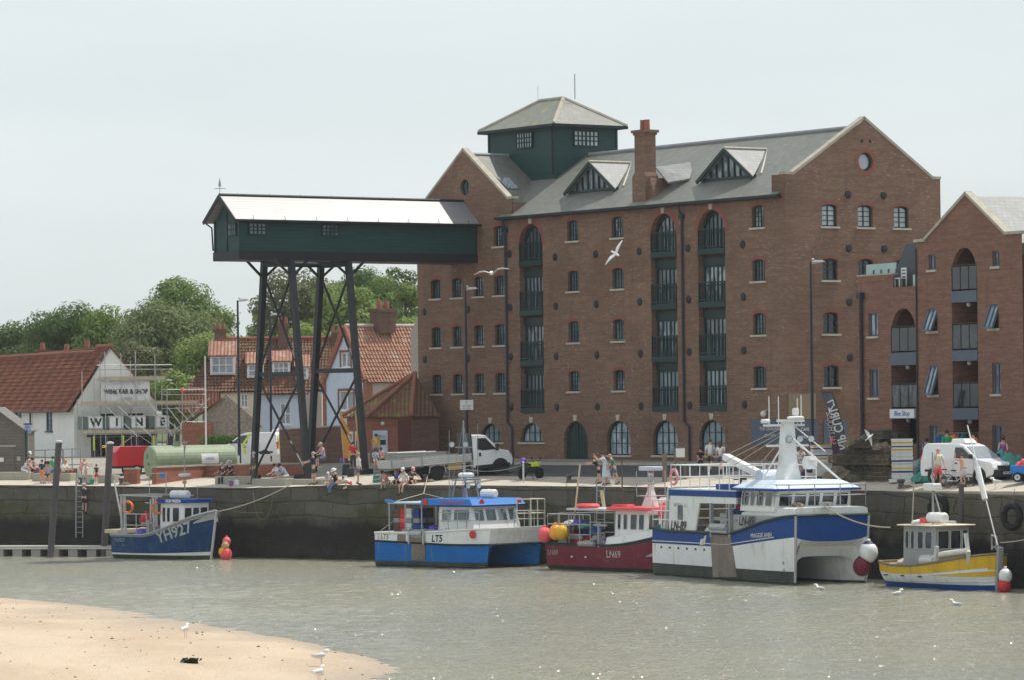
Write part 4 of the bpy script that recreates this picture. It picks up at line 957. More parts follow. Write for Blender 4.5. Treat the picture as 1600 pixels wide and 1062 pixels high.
o = MB(); o.path([(0,3.9,9.3),(8.7,3.9,9.3)],.13,6); o.build('ridge_tile', M['terracotta'], cot)
def dormer(x0, x1, z0, z1, y0, zr, nv):
    o = MB(); o.extrude([(y0,z0),(y0,z1),(y0+(zr-z0)/.89,zr),(y0+.1,z0)], lambda a,b,d: (d,a,b), x0, x1); dm_ = o.build('dormer', M['white'], cot)
    slab(dm_, 'roof', M['ptile_pale'], [(x0-.12,y0-.25,z1-.05),(x1+.12,y0-.25,z1-.05),(x1+.12,y0+1.9,zr+.12),(x0-.12,y0+1.9,zr+.12)])
    window(dm_, rect(x0+.1,x1-.1,z0+.1,z1-.15), lambda a,b,d: (a,y0-.06+d,b), .02, nv, 1, 'winwhite', 'curtain', bar=.06)
dormer(-1.05,.75,6.7,8.15,.9,9.05,2); dormer(1.6,2.8,6.45,7.55,.6,8.2,1); dormer(3.4,4.7,6.6,7.7,.7,8.3,2); dormer(5.1,6.0,6.3,7.3,.5,8.0,1)
for (xc, yc_, z0, z1, s_, mm) in ((-.35,3.9,8.4,9.95,.85,'brick_dark'),(4.2,3.6,8.2,10.3,.75,'brick_dark'),(8.0,3.9,8.6,9.6,.5,'brick_dark')):
    o = MB(); o.box(xc-s_/2,xc+s_/2,yc_-.4,yc_+.4,z0,z1); o.box(xc-s_/2-.08,xc+s_/2+.08,yc_-.48,yc_+.48,z1-.2,z1); c_ = o.build('chimney', M[mm], cot)
    o = MB(); [o.lathe([(.13,z1),(.11,z1+.5)],8,(xc+d,yc_,0)) for d in (-.2,.2)]; o.build('chimney_pot', M['terracotta'], c_)
# flint outbuilding
p = P(352,690,262)
fl = thing('flint_outbuilding', 'small flint gabled outbuilding with a red pantile roof in front of the cottages', 'outbuilding', (p.x,p.y,0), .05)
mb = MB(); mb.extrude([(-1.5,1.0),(2.35,1.0),(2.35,3.2),(.1,5.2),(-1.5,3.9)], fc, 0, .4); mb.build('wall', M['flint'], fl)
slab(fl, 'roof', M['ptile'], [(.1,.05,5.2),(.1,5,5.2),(2.5,5,3.0),(2.5,.05,3.0)]); slab(fl, 'roof', M['ptile'], [(-2.8,-.4,3.3),(-.2,-.4,5.0),(.1,3,5.2),(-2.8,3,3.2)])
mb = MB(); mb.box(-2.9,-.9,-.6,-.2,1,3.3); mb.build('wall', M['brick_low'], fl)
# blue gabled house
p = P(507,690,262); gb2 = (.6,-.8)
bh = thing('gabled_house', 'pale blue gabled house with brick edges and an orange pantile roof by the granary', 'house', (p.x,p.y,0), atan2(-.6,.8)-0)
bh.rotation_euler = (0,0,atan2(gb2[1],gb2[0]))
mb = MB(); wbl = [rect(2.12,3.25,6.95,7.95),rect(1.85,3.55,4.05,5.35),rect(2.2,3.2,1.3,2.1)]
mb.wall([(0.0,1),(5.05,1),(5.05,6.0),(2.65,9.6),(0,6.0)], wbl, fc, .15); mb.build('wall', M['bluewash'], bh)
for pl in wbl:
    window(bh, pl, fc, .1, 1, 0, 'winwhite', 'curtain', sill=.1, sillm='white', bar=.08)
    q = shrink(pl,-.16); o = MB(); o.ring(q, pl, fc, -.02, .02); o.build('brick_surround', M['brick_red'], bh)
fr2 = lambda a,b,d: (5.05-d, a, b)
mb = MB(); mb.wall([(0,1),(5.6,1),(5.6,6.05),(0,6.05)], [], fr2, .2); mb.build('wall', M['greyrender'], bh)
o = MB(); o.box(4.75,5.1,-.04,.5,1,5.9); o.box(-.1,.3,-.04,.2,1,6.0); o.beam((5.0,-.06,6.0),(2.65,-.06,9.55),.25,.4); o.beam((.0,-.06,6.0),(2.65,-.06,9.55),.25,.4); o.build('brick_edge', M['brick_low'], bh)
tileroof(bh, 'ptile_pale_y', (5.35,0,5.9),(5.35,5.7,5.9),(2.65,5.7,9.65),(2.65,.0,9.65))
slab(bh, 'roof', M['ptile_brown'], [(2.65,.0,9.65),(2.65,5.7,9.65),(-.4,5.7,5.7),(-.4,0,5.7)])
o = MB(); o.path([(2.65,0,9.72),(2.65,5.7,9.72)],.13,6); o.build('ridge_tile', M['stone'], bh)
o = MB(); o.box(2.3,3.5,2.3,3.6,9.2,10.75); o.box(2.2,3.6,2.2,3.7,10.6,10.85); c_ = o.build('chimney', M['brick_dark'], bh)
o = MB(); [o.lathe([(.2,10.8),(.17,11.4)],8,(2.9,2.95+d,0)) for d in (-.3,.3)]; o.build('chimney_pot', M['terracotta'], c_)
p = P(652,690,250); o = MB(); o.box(-.35,.25,0,3,1,9.0); o.add([(-.35,0,9),(.25,0,9),(.25,0,10.2)],[(0,1,2)])
tag(o.build('party_wall', M['greyrender'], loc=(p.x,p.y,0)), 'narrow pale rendered wall end showing beside the left edge of the granary', 'wall')
# long wing joining the cottages and the blue house
p = P(470,690,268); o = MB(); o.box(0,1.5,-.2,3,1,5.2)
tag(o.build('grey_cottage_wall', M['greyrender'], loc=(p.x,p.y,0)), 'grey rendered side wall between the blue cottage and the blue gabled house', 'wall')
# ------------------------------------------------------------------ trees
LEAF = {'dark': leafmat('leaf_dark', (.075,.135,.033), (.13,.21,.055)), 'mid': leafmat('leaf_mid', (.125,.205,.042), (.20,.285,.07)), 'grey': leafmat('leaf_grey', (.14,.18,.062), (.205,.255,.095)),
        'lime': leafmat('leaf_lime', (.18,.26,.062), (.275,.355,.095)), 'olive': leafmat('leaf_olive', (.12,.135,.055), (.20,.21,.09)), 'hedge': leafmat('leaf_hedge', (.03,.07,.012), (.12,.20,.02)), 'gold': leafmat('leaf_gold', (.12,.14,.015), (.45,.40,.03)), 'weed': leafmat('weed', (.015,.02,.01), (.04,.06,.02))}
M['bark'] = mk('bark', (.09,.07,.055), .9, .3, 3, bump=.5, bscale=10)
def leaves(mb, c, r, n, s, rnd, sq=(1,1,1), shell=.55):
    for _ in range(n):
        while True:
            d = Vector((rnd.uniform(-1,1),rnd.uniform(-1,1),rnd.uniform(-1,1)))
            if .05 < d.length < 1: break
        d.normalize(); k = shell+(1-shell)*rnd.random()**.6
        k *= 1+.22*noise.noise(d*2.3+Vector(c)*.7)
        p = Vector(c)+Vector((d.x*sq[0],d.y*sq[1],d.z*sq[2]))*r*k
        nrm = (d+Vector((rnd.uniform(-1,1),rnd.uniform(-1,1),rnd.uniform(-.3,1.2)))*.55).normalized()
        a = nrm.orthogonal().normalized(); b = nrm.cross(a); t = rnd.uniform(0,2*pi); a, b = a*cos(t)+b*sin(t), b*cos(t)-a*sin(t)
        w = s*rnd.uniform(.6,1.3); h = w*rnd.uniform(.55,.95)
        mb.add([p-a*w*.5, p-b*h*.45+a*w*.02, p+a*w*.55, p+b*h*.45],[(0,1,2,3)])
def tree(px, D, ytop, ybot, w, kind, label, seed, n=26, leaf=.42, dens=200, cat='tree', name='tree', group=None):
    rnd = random.Random(seed); top = P(px,ytop,D); bot = P(px,ybot,D); g = gz(top.x,D)
    W_ = w*D/F/2; H = top.z; zb = bot.z
    root = thing(name, label, cat, (top.x,D,g), 0, group)
    cz = (H+zb)/2-g; hz = (H-zb)/2; mb = MB(); br = MB()
    br.path([(0,0,-.3),(W_*.03,.1,(zb-g)*.5+.5),(0,0,cz)],max(.18,W_*.05),7)
    for i in range(n):
        while True:
            q = Vector((rnd.uniform(-1,1),rnd.uniform(-1,1),rnd.uniform(-1,1)))
            if q.length < 1: break
        if q.length > 0: q = q.normalized()*(q.length**.55)
        r = W_*rnd.uniform(.26,.46)
        c = Vector((q.x*(W_-r*.8), q.y*(W_*.8-r*.8), cz+q.z*(hz-r*.75)))
        if c.z > cz: c.x *= 1-.25*((c.z-cz)/hz)**2
        leaves(mb, c, r, int(dens*(r/1.4)**1.6)+40, leaf, rnd, (1,1,.78))
        br.tube((0,0,max(.5,c.z-r*1.6)), tuple(c), max(.05,r*.07), .03, 5)
    mb.build('crown', LEAF[kind], root); br.build('trunk', M['bark'], root)
    return root
T = [(14,345,495,640,120,'dark','dark green tree at the far left edge behind the red roof'),
 (105,335,466,640,170,'dark','dark green rounded tree rising behind the left of the red roof'),
 (165,330,462,630,110,'mid','mid green tree just left of the big grey-green tree'),
 (292,345,424,600,165,'mid','tall bright green tree with a flat spreading top, highest left of the crane house'),
 (262,318,460,640,215,'grey','broad grey-green willow-like tree behind the white gable'),
 (222,306,517,650,100,'olive','brownish olive bush-like tree just right of the white gable'),
 (335,308,500,650,150,'lime','pale green tree between the white gable and the cottages'),
 (275,300,575,660,110,'lime','low pale green tree directly over the scaffolding'),
 (462,322,405,610,165,'olive','tall thin-leaved olive tree seen between the stilts'),
 (410,332,470,610,70,'lime','small light green tree left of the first stilt'),
 (535,318,430,610,150,'lime','round light green tree behind the blue gabled house'),
 (600,326,428,610,130,'mid','green tree behind the orange pantile roof'),
 (628,345,408,560,110,'dark','dark tree top showing just left of the granary wall'),
 (565,350,405,560,130,'dark','dark tree top showing below the middle of the crane house'),
 (478,308,498,600,110,'lime','low light green tree over the cottage roofs'),
 (640,312,490,600,90,'lime','light green tree beside the granary wall'),
 (140,345,474,650,130,'mid','bright green tree between the dark trees and the grey-green tree'),
 (205,335,478,640,120,'grey','small grey-green tree left of the tall bright one'),
 (370,318,560,650,90,'lime','low pale green tree filling the gap above the dormer roof'),
 (505,338,430,600,130,'olive','olive green tree high between the two stilt frames'),
 (632,318,440,600,110,'mid','mid green tree close beside the granary wall'),
 (60,360,500,640,150,'mid','distant mid green tree behind the left roof ridge')]
for i, (px,D,yt,yb,w,k,lab) in enumerate(T): tree(px,D,yt,yb,w,k,lab,100+i,n=int(20+w*.11),leaf=.25,dens=480,group='trees behind the cottages')
def hedge(name, pts, h, w, kind, label, seed, leaf=.16, n=900, cat='hedge'):
    rnd = random.Random(seed); mb = MB(); c0 = Vector(pts[0])
    root = thing(name, label, cat, c0); core = MB()
    for a, b in zip(pts, pts[1:]):
        a = Vector(a)-c0; b = Vector(b)-c0; core.beam(a+Vector((0,0,h*.45)), b+Vector((0,0,h*.45)), w*.7, h*.85)
        for _ in range(int(n*(b-a).length)):
            t = rnd.random(); p = a.lerp(b,t)+Vector((rnd.uniform(-w,w)*.5, rnd.uniform(-w,w)*.5, 0)); zz = rnd.random()**.6*h*(1+.12*noise.noise(Vector((t*9,seed,0))))
            nrm = Vector((rnd.uniform(-1,1),rnd.uniform(-1.4,.6),rnd.uniform(-.2,1.2))).normalized(); u = nrm.orthogonal().normalized()*leaf*rnd.uniform(.6,1.2); v_ = nrm.cross(u)*.6
            p.z += zz; mb.add([p-u*.5,p-v_*.5,p+u*.5,p+v_*.5],[(0,1,2,3)])
    core.build('stem', LEAF['dark'] if kind != 'weed' else LEAF['weed'], root); mb.build('foliage', LEAF[kind], root)
    return root
hedge('hedge', [gat(320,252),gat(372,252)], 1.55, 1.1, 'hedge', 'clipped green hedge at the left behind the white van', 3)
hedge('hedge', [gat(374,252),gat(430,252)], 1.6, 1.1, 'gold', 'golden green hedge in front of the pale blue cottage', 4)
hedge('shrub', [gat(445,256),gat(468,256)], 1.5, 1.2, 'dark', 'dark flowering shrub against the pale blue cottage wall', 5, cat='shrub')
# ------------------------------------------------------------------ boats (local: x forward, y to port, z up from the waterline)
def hull(par, secs, mats, strip, name='hull', deck=None, deckm='deck', thick=.1, cap='boatwhite', capr=.06, close_front=False):
    """secs: list of [ (x,y,z) ... keel -> sheer ] for the port side; strip: material per strip"""
    mb = MB(); n = len(secs[0])
    for sgn in (1,-1):
        base = len(mb.v)
        mb.v += [Vector((x,y*sgn,z)) for s in secs for x,y,z in s]
        for i in range(len(secs)-1):
            for j in range(n-1):
                a = base+i*n+j; mb.f.append([a,a+1,a+n+1,a+n]); mb.m.append(strip[j])
    s0 = secs[0]
    for j in range(n-1): mb.add([(s0[j][0],s0[j][1],s0[j][2]),(s0[j+1][0],s0[j+1][1],s0[j+1][2]),(s0[j+1][0],-s0[j+1][1],s0[j+1][2]),(s0[j][0],-s0[j][1],s0[j][2])],[(0,1,2,3)],strip[j])
    if close_front:
        s0 = secs[-1]
        for j in range(n-1):
            mb.add([(s0[j][0],s0[j][1],s0[j][2]),(s0[j+1][0],s0[j+1][1],s0[j+1][2]),(s0[j+1][0],-s0[j+1][1],s0[j+1][2]),(s0[j][0],-s0[j][1],s0[j][2])],[(0,1,2,3)],strip[j])
    h = mb.build(name, [M[m] for m in mats], par)
    if deck is not None:
        d = MB(); top = [s[-1] for s in secs]
        rows = []
        inn = [(x,max(0,y-thick),z) for x,y,z in top]
        for sgn in (1,-1):
            d.grid([[(x,y*sgn,z+.002) for x,y,z in top],[(x,y*sgn,z+.002) for x,y,z in inn],[(x,y*sgn,deck(x)) for x,y,z in inn]])
        d.grid([[(x,y,deck(x)) for x,y,z in inn],[(x,-y,deck(x)) for x,y,z in inn]])
        d.grid([[(inn[0][0],inn[0][1],inn[0][2]),(inn[0][0],-inn[0][1],inn[0][2])],[(inn[0][0]+.05,inn[0][1],deck(inn[0][0])),(inn[0][0]+.05,-inn[0][1],deck(inn[0][0]))]])
        d.build('deck', M[deckm], par)
        c = MB()
        for sgn in (1,-1): c.path([(x,y*sgn,z) for x,y,z in top], capr, 6)
        c.path([(top[0][0],top[0][1],top[0][2]),(top[0][0],-top[0][1],top[0][2])], capr, 6); c.build('gunwale', M[cap], par)
    return h
def rails(par, polys, h, m='galv', r=.025, step=.8, levels=(1.0,.5), name='railing'):
    for pl in polys:
        o = MB(); pts = [Vector(p) for p in pl]
        for k in levels: o.path([p+Vector((0,0,h*k)) for p in pts], r, 5)
        for a, b in zip(pts, pts[1:]):
            n = max(1, round((b-a).length/step))
            for i in range(n+1): p = a.lerp(b,i/n); o.tube(p, p+Vector((0,0,h)), r, n=5)
        o.build(name, M[m], par)
def house(par, x0, x1, hw, z0, z1, rake, m, roofm, wins_side, wins_front, glassm='glass_dk', over=.15, name='wheelhouse', th=.14, backrake=0, framem=None):
    """wheelhouse: front raked by 'rake' (top forward positive)"""
    o = MB(); o.taper((x0,x1,-hw,hw),(x0+backrake,x1+rake,-hw*.94,hw*.94),z0,z1); h = o.build(name, M[m], par)
    def sp(x, z, s): k = (z-z0)/(z1-z0); w = hw*(1-.06*k)+.012; return (x, s*w, z)
    for s in (-1,1):
        for a, b, c, d in wins_side:
            g = MB(); g.add([sp(a,c,s),sp(b,c,s),sp(b+rake*.0,d,s),sp(a,d,s)],[(0,1,2,3)]); w = g.build('window', M[glassm], h)
            e = MB(); e.path([sp(a,c,s),sp(b,c,s),sp(b,d,s),sp(a,d,s)],.03,4,closed=True); e.build('frame', M[framem or m], w)
    for a, b, c, d in wins_front:
        fx = lambda z: x1+rake*(z-z0)/(z1-z0)+.012
        g = MB(); g.add([(fx(c),a,c),(fx(c),b,c),(fx(d),b,d),(fx(d),a,d)],[(0,1,2,3)]); w = g.build('window', M[glassm], h)
        e = MB(); e.path([(fx(c),a,c),(fx(c),b,c),(fx(d),b,d),(fx(d),a,d)],.03,4,closed=True); e.build('frame', M[framem or m], w)
    o = MB(); o.box(x0-over,x1+rake+over,-hw-over,hw+over,z1,z1+th); o.build('roof', M[roofm], h, bevel=.03)
    return h
def buoy(par, c, r, m, name='buoy', sz=1.12):
    o = MB(); o.ball(c, r, 14, sz); o.lathe([(r*.25,0),(r*.22,r*.3),(.01,r*.35)],8,(c[0],c[1],c[2]+r*sz*.95)); return o.build(name, M[m], par, smooth=True)
def sidetext(par, s, size, p0, dirv, m, secs=None, **k): text(s, size, par, frame(p0, dirv, (0,0,1)), M[m], name='lettering', wrap=(lambda x,z: hully(secs,x,z)) if secs else None, **k)
def hully(secs, x, z, j0=4):
    best = None
    for a, b in zip(secs, secs[1:]):
        if a[-1][0] <= x <= b[-1][0] or b is secs[-1]:
            t = max(0,min(1,(x-a[-1][0])/(b[-1][0]-a[-1][0]))); pr = [Vector(p).lerp(Vector(q),t) for p, q in zip(a,b)]
            pr = pr[-j0:]
            for p, q in zip(pr, pr[1:]):
                if p.z <= z <= q.z or q is pr[-1]: k = max(0,min(1,(z-p.z)/(q.z-p.z+1e-9))); return p.y+(q.y-p.y)*k
    return secs[0][-1][1]
def radar(par, c, m='white', r=.3, h=.2): o = MB(); o.lathe([(r*.8,0),(r,h*.25),(r,h*.7),(r*.75,h)],14,c); o.build('radar', M[m], par, smooth=False)
def floatlight(par, c, d=(1,0,0)): 
    o = MB(); c = Vector(c); d = Vector(d); o.tube(c-d*.1,c+d*.08,.1,.17,10); l = o.build('floodlight', M['charcoal'], par); g = MB(); g.tube(c+d*.08,c+d*.095,.15,.15,10); g.build('lens', M['glass_sky'], l)
def raft(par, c, ax='x', L=.55, r=.26):
    o = MB(); o.lathe([(r*.7,-L),(r,-L*.85),(r,L*.85),(r*.7,L)],14,c,axis=ax); o.lathe([(r+.015,-.04),(r+.015,.04)],14,c,axis=ax); o.build('life_raft', M['white'], par)
def lifering(par, c, n, m='orange', R=.3):
    c = Vector(c); n = Vector(n).normalized(); a = n.orthogonal().normalized(); b = n.cross(a)
    o = MB(); o.path([c+(a*cos(t)+b*sin(t))*R for t in [2*pi*i/18 for i in range(18)]],.07,7,closed=True); o.build('life_ring', M[m], par, smooth=True)
def boxstack(par, c, n, cols, w=.75, d=.45, h=.2, name='fish_box'):
    for i in range(n):
        o = MB(); z = c[2]+i*h*1.02; o.ring(rect(-w/2,w/2,-d/2,d/2), rect(-w/2+.05,w/2-.05,-d/2+.05,d/2-.05), lambda a,b,e: (c[0]+a,c[1]+b,z+e), 0, h); o.box(c[0]-w/2,c[0]+w/2,c[1]-d/2,c[1]+d/2,z,z+.03); o.build(name, M[cols[i % len(cols)]], par)
def heap(par, c, r, m, name='net', seed=1, sz=.6, n=22):
    rnd = random.Random(seed); o = MB(); rows = []
    for i in range(7):
        ph = pi/2*i/6; row = []
        for k in range(n+1):
            t = 2*pi*k/n; q = Vector((cos(t)*cos(ph),sin(t)*cos(ph),sin(ph)*sz)); q *= r*(1+.3*noise.noise(q*2.5+Vector((seed,0,0))))
            row.append(Vector(c)+q)
        rows.append(row)
    o.grid(rows); return o.build(name, M[m], par)
def boat(px, py, D, ang, name, label):
    p = P(px,py,D); return thing(name, label, 'fishing boat', (p.x,p.y,WZ), radians(ang), 'fishing boats moored along the quay')
# ---- dark blue single hull, far left
B_ = 1.35
yh = boat(253,872,217.6,-43,'fishing_boat','dark blue fishing boat marked YH927 with a small white wheelhouse, beside the pontoon')
yh.scale = (1.08,1.08,1.05); yh.location = Vector(P(173,870,217.5))+Vector((.73*B_*.94,.68*B_*.94,0)); yh.location.z = WZ
def monohull(L, B, sh, rake, keel=-.5, nst=11, flare=.0, full=.45, wlz=.25, bands=(.55,), ster=.92):
    secs = []
    for i in range(nst):
        s = i/(nst-1); x = L*s
        k = 1 if s < full else sqrt(max(0,1-((s-full)/(1-full))**2.1))
        kd = max(k, 0 if s > .99 else k**.6) ; bw = B*(ster+(1-ster)*min(1,s*3))*k; bd = B*(ster+(1-ster)*min(1,s*3))*(k**.62)
        z = sh(s); pts = [(x,0,keel*(1-.5*max(0,s-.6)))]
        pts.append((x+rake*.0, bw*.75, keel*.35)); pts.append((x, bw*.93, wlz))
        zz = [wlz]+[b for b in bands]
        for b in bands: t = (b-wlz)/(z-wlz) if b < 5 else 1; 
        for b in bands:
            zb = wlz+(z-wlz)*b; pts.append((x+rake*b*s**3, bw*.93+(bd-bw*.93)*b**.8, zb))
        pts.append((x+rake*s**3, bd, z)); secs.append(pts)
    return secs
sh = lambda s: 1.28 if s < .42 else 1.28+1.32*((s-.42)/.58)**1.35
secs = monohull(6.35,B_,sh,.45,bands=(.08,.11,.9),wlz=.22)
hull(yh, secs, ['antifoul','white','navyhull','grey'], [0,0,1,2,2,3], deck=lambda x: .75 if x < 3.8 else 1.2+(x-3.8)*.32, cap='grey', capr=.07)
st = MB(); st.beam((6.36,0,-.2),(6.86,0,2.6),.08,.1); st.build('stem_band', M['greylight'], yh)
house(yh,3.55,5.2,.92,1.2,3.0,.12,'boatwhite','boatblue',[(3.7,3.95,2.0,2.75),(4.05,4.3,2.0,2.75),(4.5,5.0,2.0,2.75)],[(-.8,-.3,2.05,2.75),(-.22,.22,2.05,2.75),(.3,.8,2.05,2.75)],th=.2)
sidetext(yh,'YH927',.82,(4.85,-1.3,1.42),(.95,0,.27),'plasticwhite',secs,bold=.02,sx=1.0); sidetext(yh,'YH927',.3,(.75,-1.3,.98),(1,0,-.02),'greylight',secs); sidetext(yh,'GY 11',.15,(1.1,-1.3,.72),(1,0,0),'greylight',secs)
sidetext(yh,'OUR FREEDA',.2,(4.75,-1.085,3.1),(1,0,0),'white',bold=.006)
raft(yh,(4.2,-.1,3.42),'x',.65,.24)
o = MB(); o.path([(4.35,.1,3.1),(4.35,.1,6.3)],.035,6); o.beam((4.1,.1,6.2),(4.6,.1,6.2),.05); o.tube((4.5,.1,6.2),(4.35,.1,5.6),.02); o.tube((5.1,.3,3.2),(5.1,.3,3.9),.015); o.build('mast', M['grey'], yh)
radar(yh,(4.35,.1,4.35),'greylight',.34,.2); o = MB(); o.ball((4.55,-.1,4.1),.12,8); o.build('lamp', M['hair_bl'], yh)
g = MB()
for x in (.75,1.0): 
    for y in (-1.1,1.1): g.beam((x,y,.9),(x,y,3.35),.1)
for y in (-1.1,1.1):
    for x in (3.05,3.3): g.beam((x,y,.9),(x,y,3.2),.09)
    g.beam((.6,y,3.4),(3.9,y,3.35),.08)
for x in (.75,3.2): g.beam((x,-1.1,3.4),(x,1.1,3.4),.08)
g.path([(1.7,0,3.4),(1.7,0,4.55),(3.0,0,4.55),(3.0,0,3.4)],.03,5); g.beam((2.4,-.9,3.0),(4.0,-.9,3.0),.06); g.build('gantry', M['galv'], yh)
o = MB(); o.tube((.6,-1.0,2.2),(.05,-1.0,4.2),.05,.04); o.build('derrick', M['greylight'], yh)
rails(yh,[[(1.2,-1.2,1.2),(2.8,-1.2,1.2)],[(1.2,1.2,1.2),(2.8,1.2,1.2)]],1.2,'galv',.03)
o = MB(); o.box(-.45,.65,-1.25,1.25,1.35,1.55); o.build('stern_board', M['straw'], yh)
buoy(yh,(2.1,-.6,2.05),.36,'red'); lifering(yh,(1.05,-.95,2.75),(.3,-1,0)); lifering(yh,(3.5,-1.0,2.75),(1,-.5,0)); heap(yh,(1.7,-.4,1.3),.5,'violet','net',3); heap(yh,(1.2,.3,1.3),.6,'straw','net',4)
o = MB(); o.box(2.6,3.3,-.8,.2,.75,1.75); o.box(2.9,3.05,-1.25,-1.1,1.0,2.1); o.tube((2.45,-1.2,1.9),(3.3,-1.2,1.9),.06); o.build('hauler', M['grey'], yh)
for (x,y,z,r,mm) in ((7.0,.55,.95,.22,'floatpink'),): buoy(yh,(x,y,z),r,mm)
def ropeline(name, a, b, sag, m='rope', r=.022, label='rope', n=10):
    a = Vector(a); b = Vector(b); o = MB(); pts = [a.lerp(b,i/n)-Vector((0,0,sag*4*(i/n)*(1-i/n))) for i in range(n+1)]
    o.path(pts, r, 5); return tag(o.build(name, M[m]), label, 'rope')
def at(o, x, y, z):
    c, s = cos(o.rotation_euler[2]), sin(o.rotation_euler[2]); return Vector((o.location.x+c*x-s*y, o.location.y+s*x+c*y, o.location.z+z))
ropeline('mooring_rope', at(yh,6.9,0,2.6), G(470,757,.12)+Vector((-.3,-1.1,.05)), .25, label='long mooring rope sagging from the dark blue bow up to the quay', r=.03)
for (px,py,r,mm,lab) in ((348,861,.24,'floatorange','small dull orange buoy of the pair hanging by the dark blue bow'),(352,852,.22,'hair_bl','small tan buoy above the orange one by the dark blue bow'),(353,865,.34,'pinkred','large red buoy floating low beside the dark blue bow')):
    pp = P(px,py+r*14,212.5); o = MB(); z0 = .0
    t_ = tag(buoy(None,(0,0,0),r,mm), lab, 'buoy', 'buoys by the dark blue boat'); t_.location = P(px,py,213.0)
# ---- bright blue catamaran
def catahull(L, B, sheer, zt, bands, yin, keel=-.55, nst=13, rake=.3, bowfull=.72, flare=.0):
    secs = []
    for i in range(nst):
        s = i/(nst-1); x = L*s
        k = 1 if s < bowfull else 1-((s-bowfull)/(1-bowfull))**1.7*1.0
        ys = B-.18-.1*s; yo = ys+(B-ys)*max(k,.0); yi = ys-(ys-yin)*max(k,0)
        z = sheer(s); zz = zt(s); f = lambda h: x+rake*max(0,h)/3.0*s**2
        pts = [(f(zz),0,zz),(f(zz),yi*.55,zz-.02),(f(zz-.3),yi*.88,zz-.25),(f(.8),yi,zz*.5),(f(.1),yi+(ys-yi)*.15,.1),(x,(yi+yo)/2,keel),(f(.1),yo-(yo-ys)*.1,.1)]
        for b in bands: pts.append((f(b if not callable(b) else b(s)),yo+flare*(b(s) if callable(b) else b)*s**3,b if not callable(b) else b(s)))
        pts.append((f(z),yo+flare*z*s**3,z)); secs.append(pts)
    return secs
lt = boat(586,883,202,-43.5,'fishing_boat','bright blue catamaran fishing boat marked LT5 with a blue roof')
BL = 2.15; lt.location = Vector(P(586,883,201.8))+Vector((.69*BL,.72*BL,0)); lt.location.z = WZ
ltsh = lambda s: 1.76+.1*s if s < .42 else 1.802+.26*((s-.42)/.58)
secs = catahull(7.9,BL,ltsh,lambda s: .95+.3*s,[.3,lambda s: 1.34-.2*s if s < .7 else 1.2+.1*(s-.7)],.85,rake=.55,flare=.06)
hull(lt, secs, ['cyanhull','antifoul','boatwhite','navyhull'], [0,0,0,0,1,1,1,0,2], deck=lambda x: 1.05 if x < 4 else 1.9, cap='boatwhite')
f_ = secs[-1]; a_ = []; b_ = []; c_ = []
for i in range(15):
    y = f_[-1][1]*(-1+2*i/14); k = abs(y)/f_[-1][1]; a_.append((f_[-1][0],y,f_[-1][2])); b_.append((f_[-2][0],y*f_[-2][1]/f_[-1][1],f_[-2][2])); c_.append((f_[-2][0]-.15-.7*(1-k**4),y*f_[-2][1]/f_[-1][1],1.12-1.0*k**5))
o = MB(); o.grid([a_,b_]); o.build('bow_panel', M['boatwhite'], lt); o = MB(); o.grid([b_,c_]); o.build('tunnel_mouth', M['cyanhull'], lt)
o = MB(); o.path([(x,-y-.03,z) for x,y,z in [s[-2] for s in secs]],.05,5); o.path([(x,y+.03,z) for x,y,z in [s[-2] for s in secs]],.05,5); f_ = secs[-1][-2]; o.path([(f_[0]+.02,-f_[1],f_[2]),(f_[0]+.02,f_[1],f_[2])],.05,5); o.build('rubbing_strake', M['rubber'], lt)
lh = house(lt,4.3,6.9,1.75,1.95,3.15,-.3,'boatwhite','boatblue',[(4.55,5.2,2.4,3.0),(5.4,6.5,2.4,3.0)],[(-1.55,-.85,2.4,3.02),(-.7,.05,2.4,3.02),(.2,.85,2.4,3.02),(1.0,1.55,2.4,3.02)],'glass',over=.1,th=.08)
o = MB(); o.taper((3.2,7.0,-2.0,2.0),(3.3,6.75,-1.9,1.9),3.23,3.55); o.build('roof_fascia', M['brightblue'], lh)
o = MB(); o.taper((.6,3.3,-1.8,1.8),(.6,3.3,-1.7,1.7),3.3,3.36); o.build('shelter_roof', M['skyblue'], lt)
for y in (-1.75,1.75):
    o = MB(); 
    for x in (.7,1.9,3.1): o.tube((x,y,1.2),(x,y,3.3),.04)
    o.tube((.6,y,3.3),(3.3,y,3.3),.05); o.build('shelter_frame', M['galv'], lt)
sidetext(lt,'LT5',.50,(4.6,-BL-.04,1.5),(1,0,.02),'charcoal',secs,shear=.15,bold=.012); sidetext(lt,'LT5',.36,(.75,-BL-.03,1.55),(1,0,-.02),'charcoal',secs,shear=.1); sidetext(lt,'2.1',.24,(5.35,-BL+.02,1.98),(1,0,0),'charcoal')
sidetext(lt,'Free Shannon N',.26,(5.6,-2.012,3.39),(1,0,0),'red',shear=.2)
for y in (-1.2,1.6): o = MB(); o.tube((6.92,y,3.38),(6.95,y,3.38),.16,n=14); o.build('roundel', M['red'], lt)
o = MB(); o.tube((3.6,-1.97,3.38),(3.6,-2.02,3.38),.17,n=14); o.build('roundel', M['red'], lt); o = MB(); o.tube((7.75,-1.0,1.78),(8.45,-1.0,1.72),.17,n=14) if False else o.tube((7.2,-BL-.02,1.75),(7.2,-BL-.09,1.75),.2,n=14); o.build('roundel', M['red'], lt)
rails(lt,[[(4.6,-2.0,2.0),(6.6,-2.0,2.05),(7.4,-1.9,2.05)],[(7.6,.5,2.05),(8.4,1.9,2.05),(5.5,2.0,2.0)]],.85,'galv',.022); rails(lt,[[(7.9,.4,2.05),(8.6,1.75,2.05),(7.4,1.95,2.05)]],1.45,'cream',.03,levels=(1,.5))
m_ = MB()
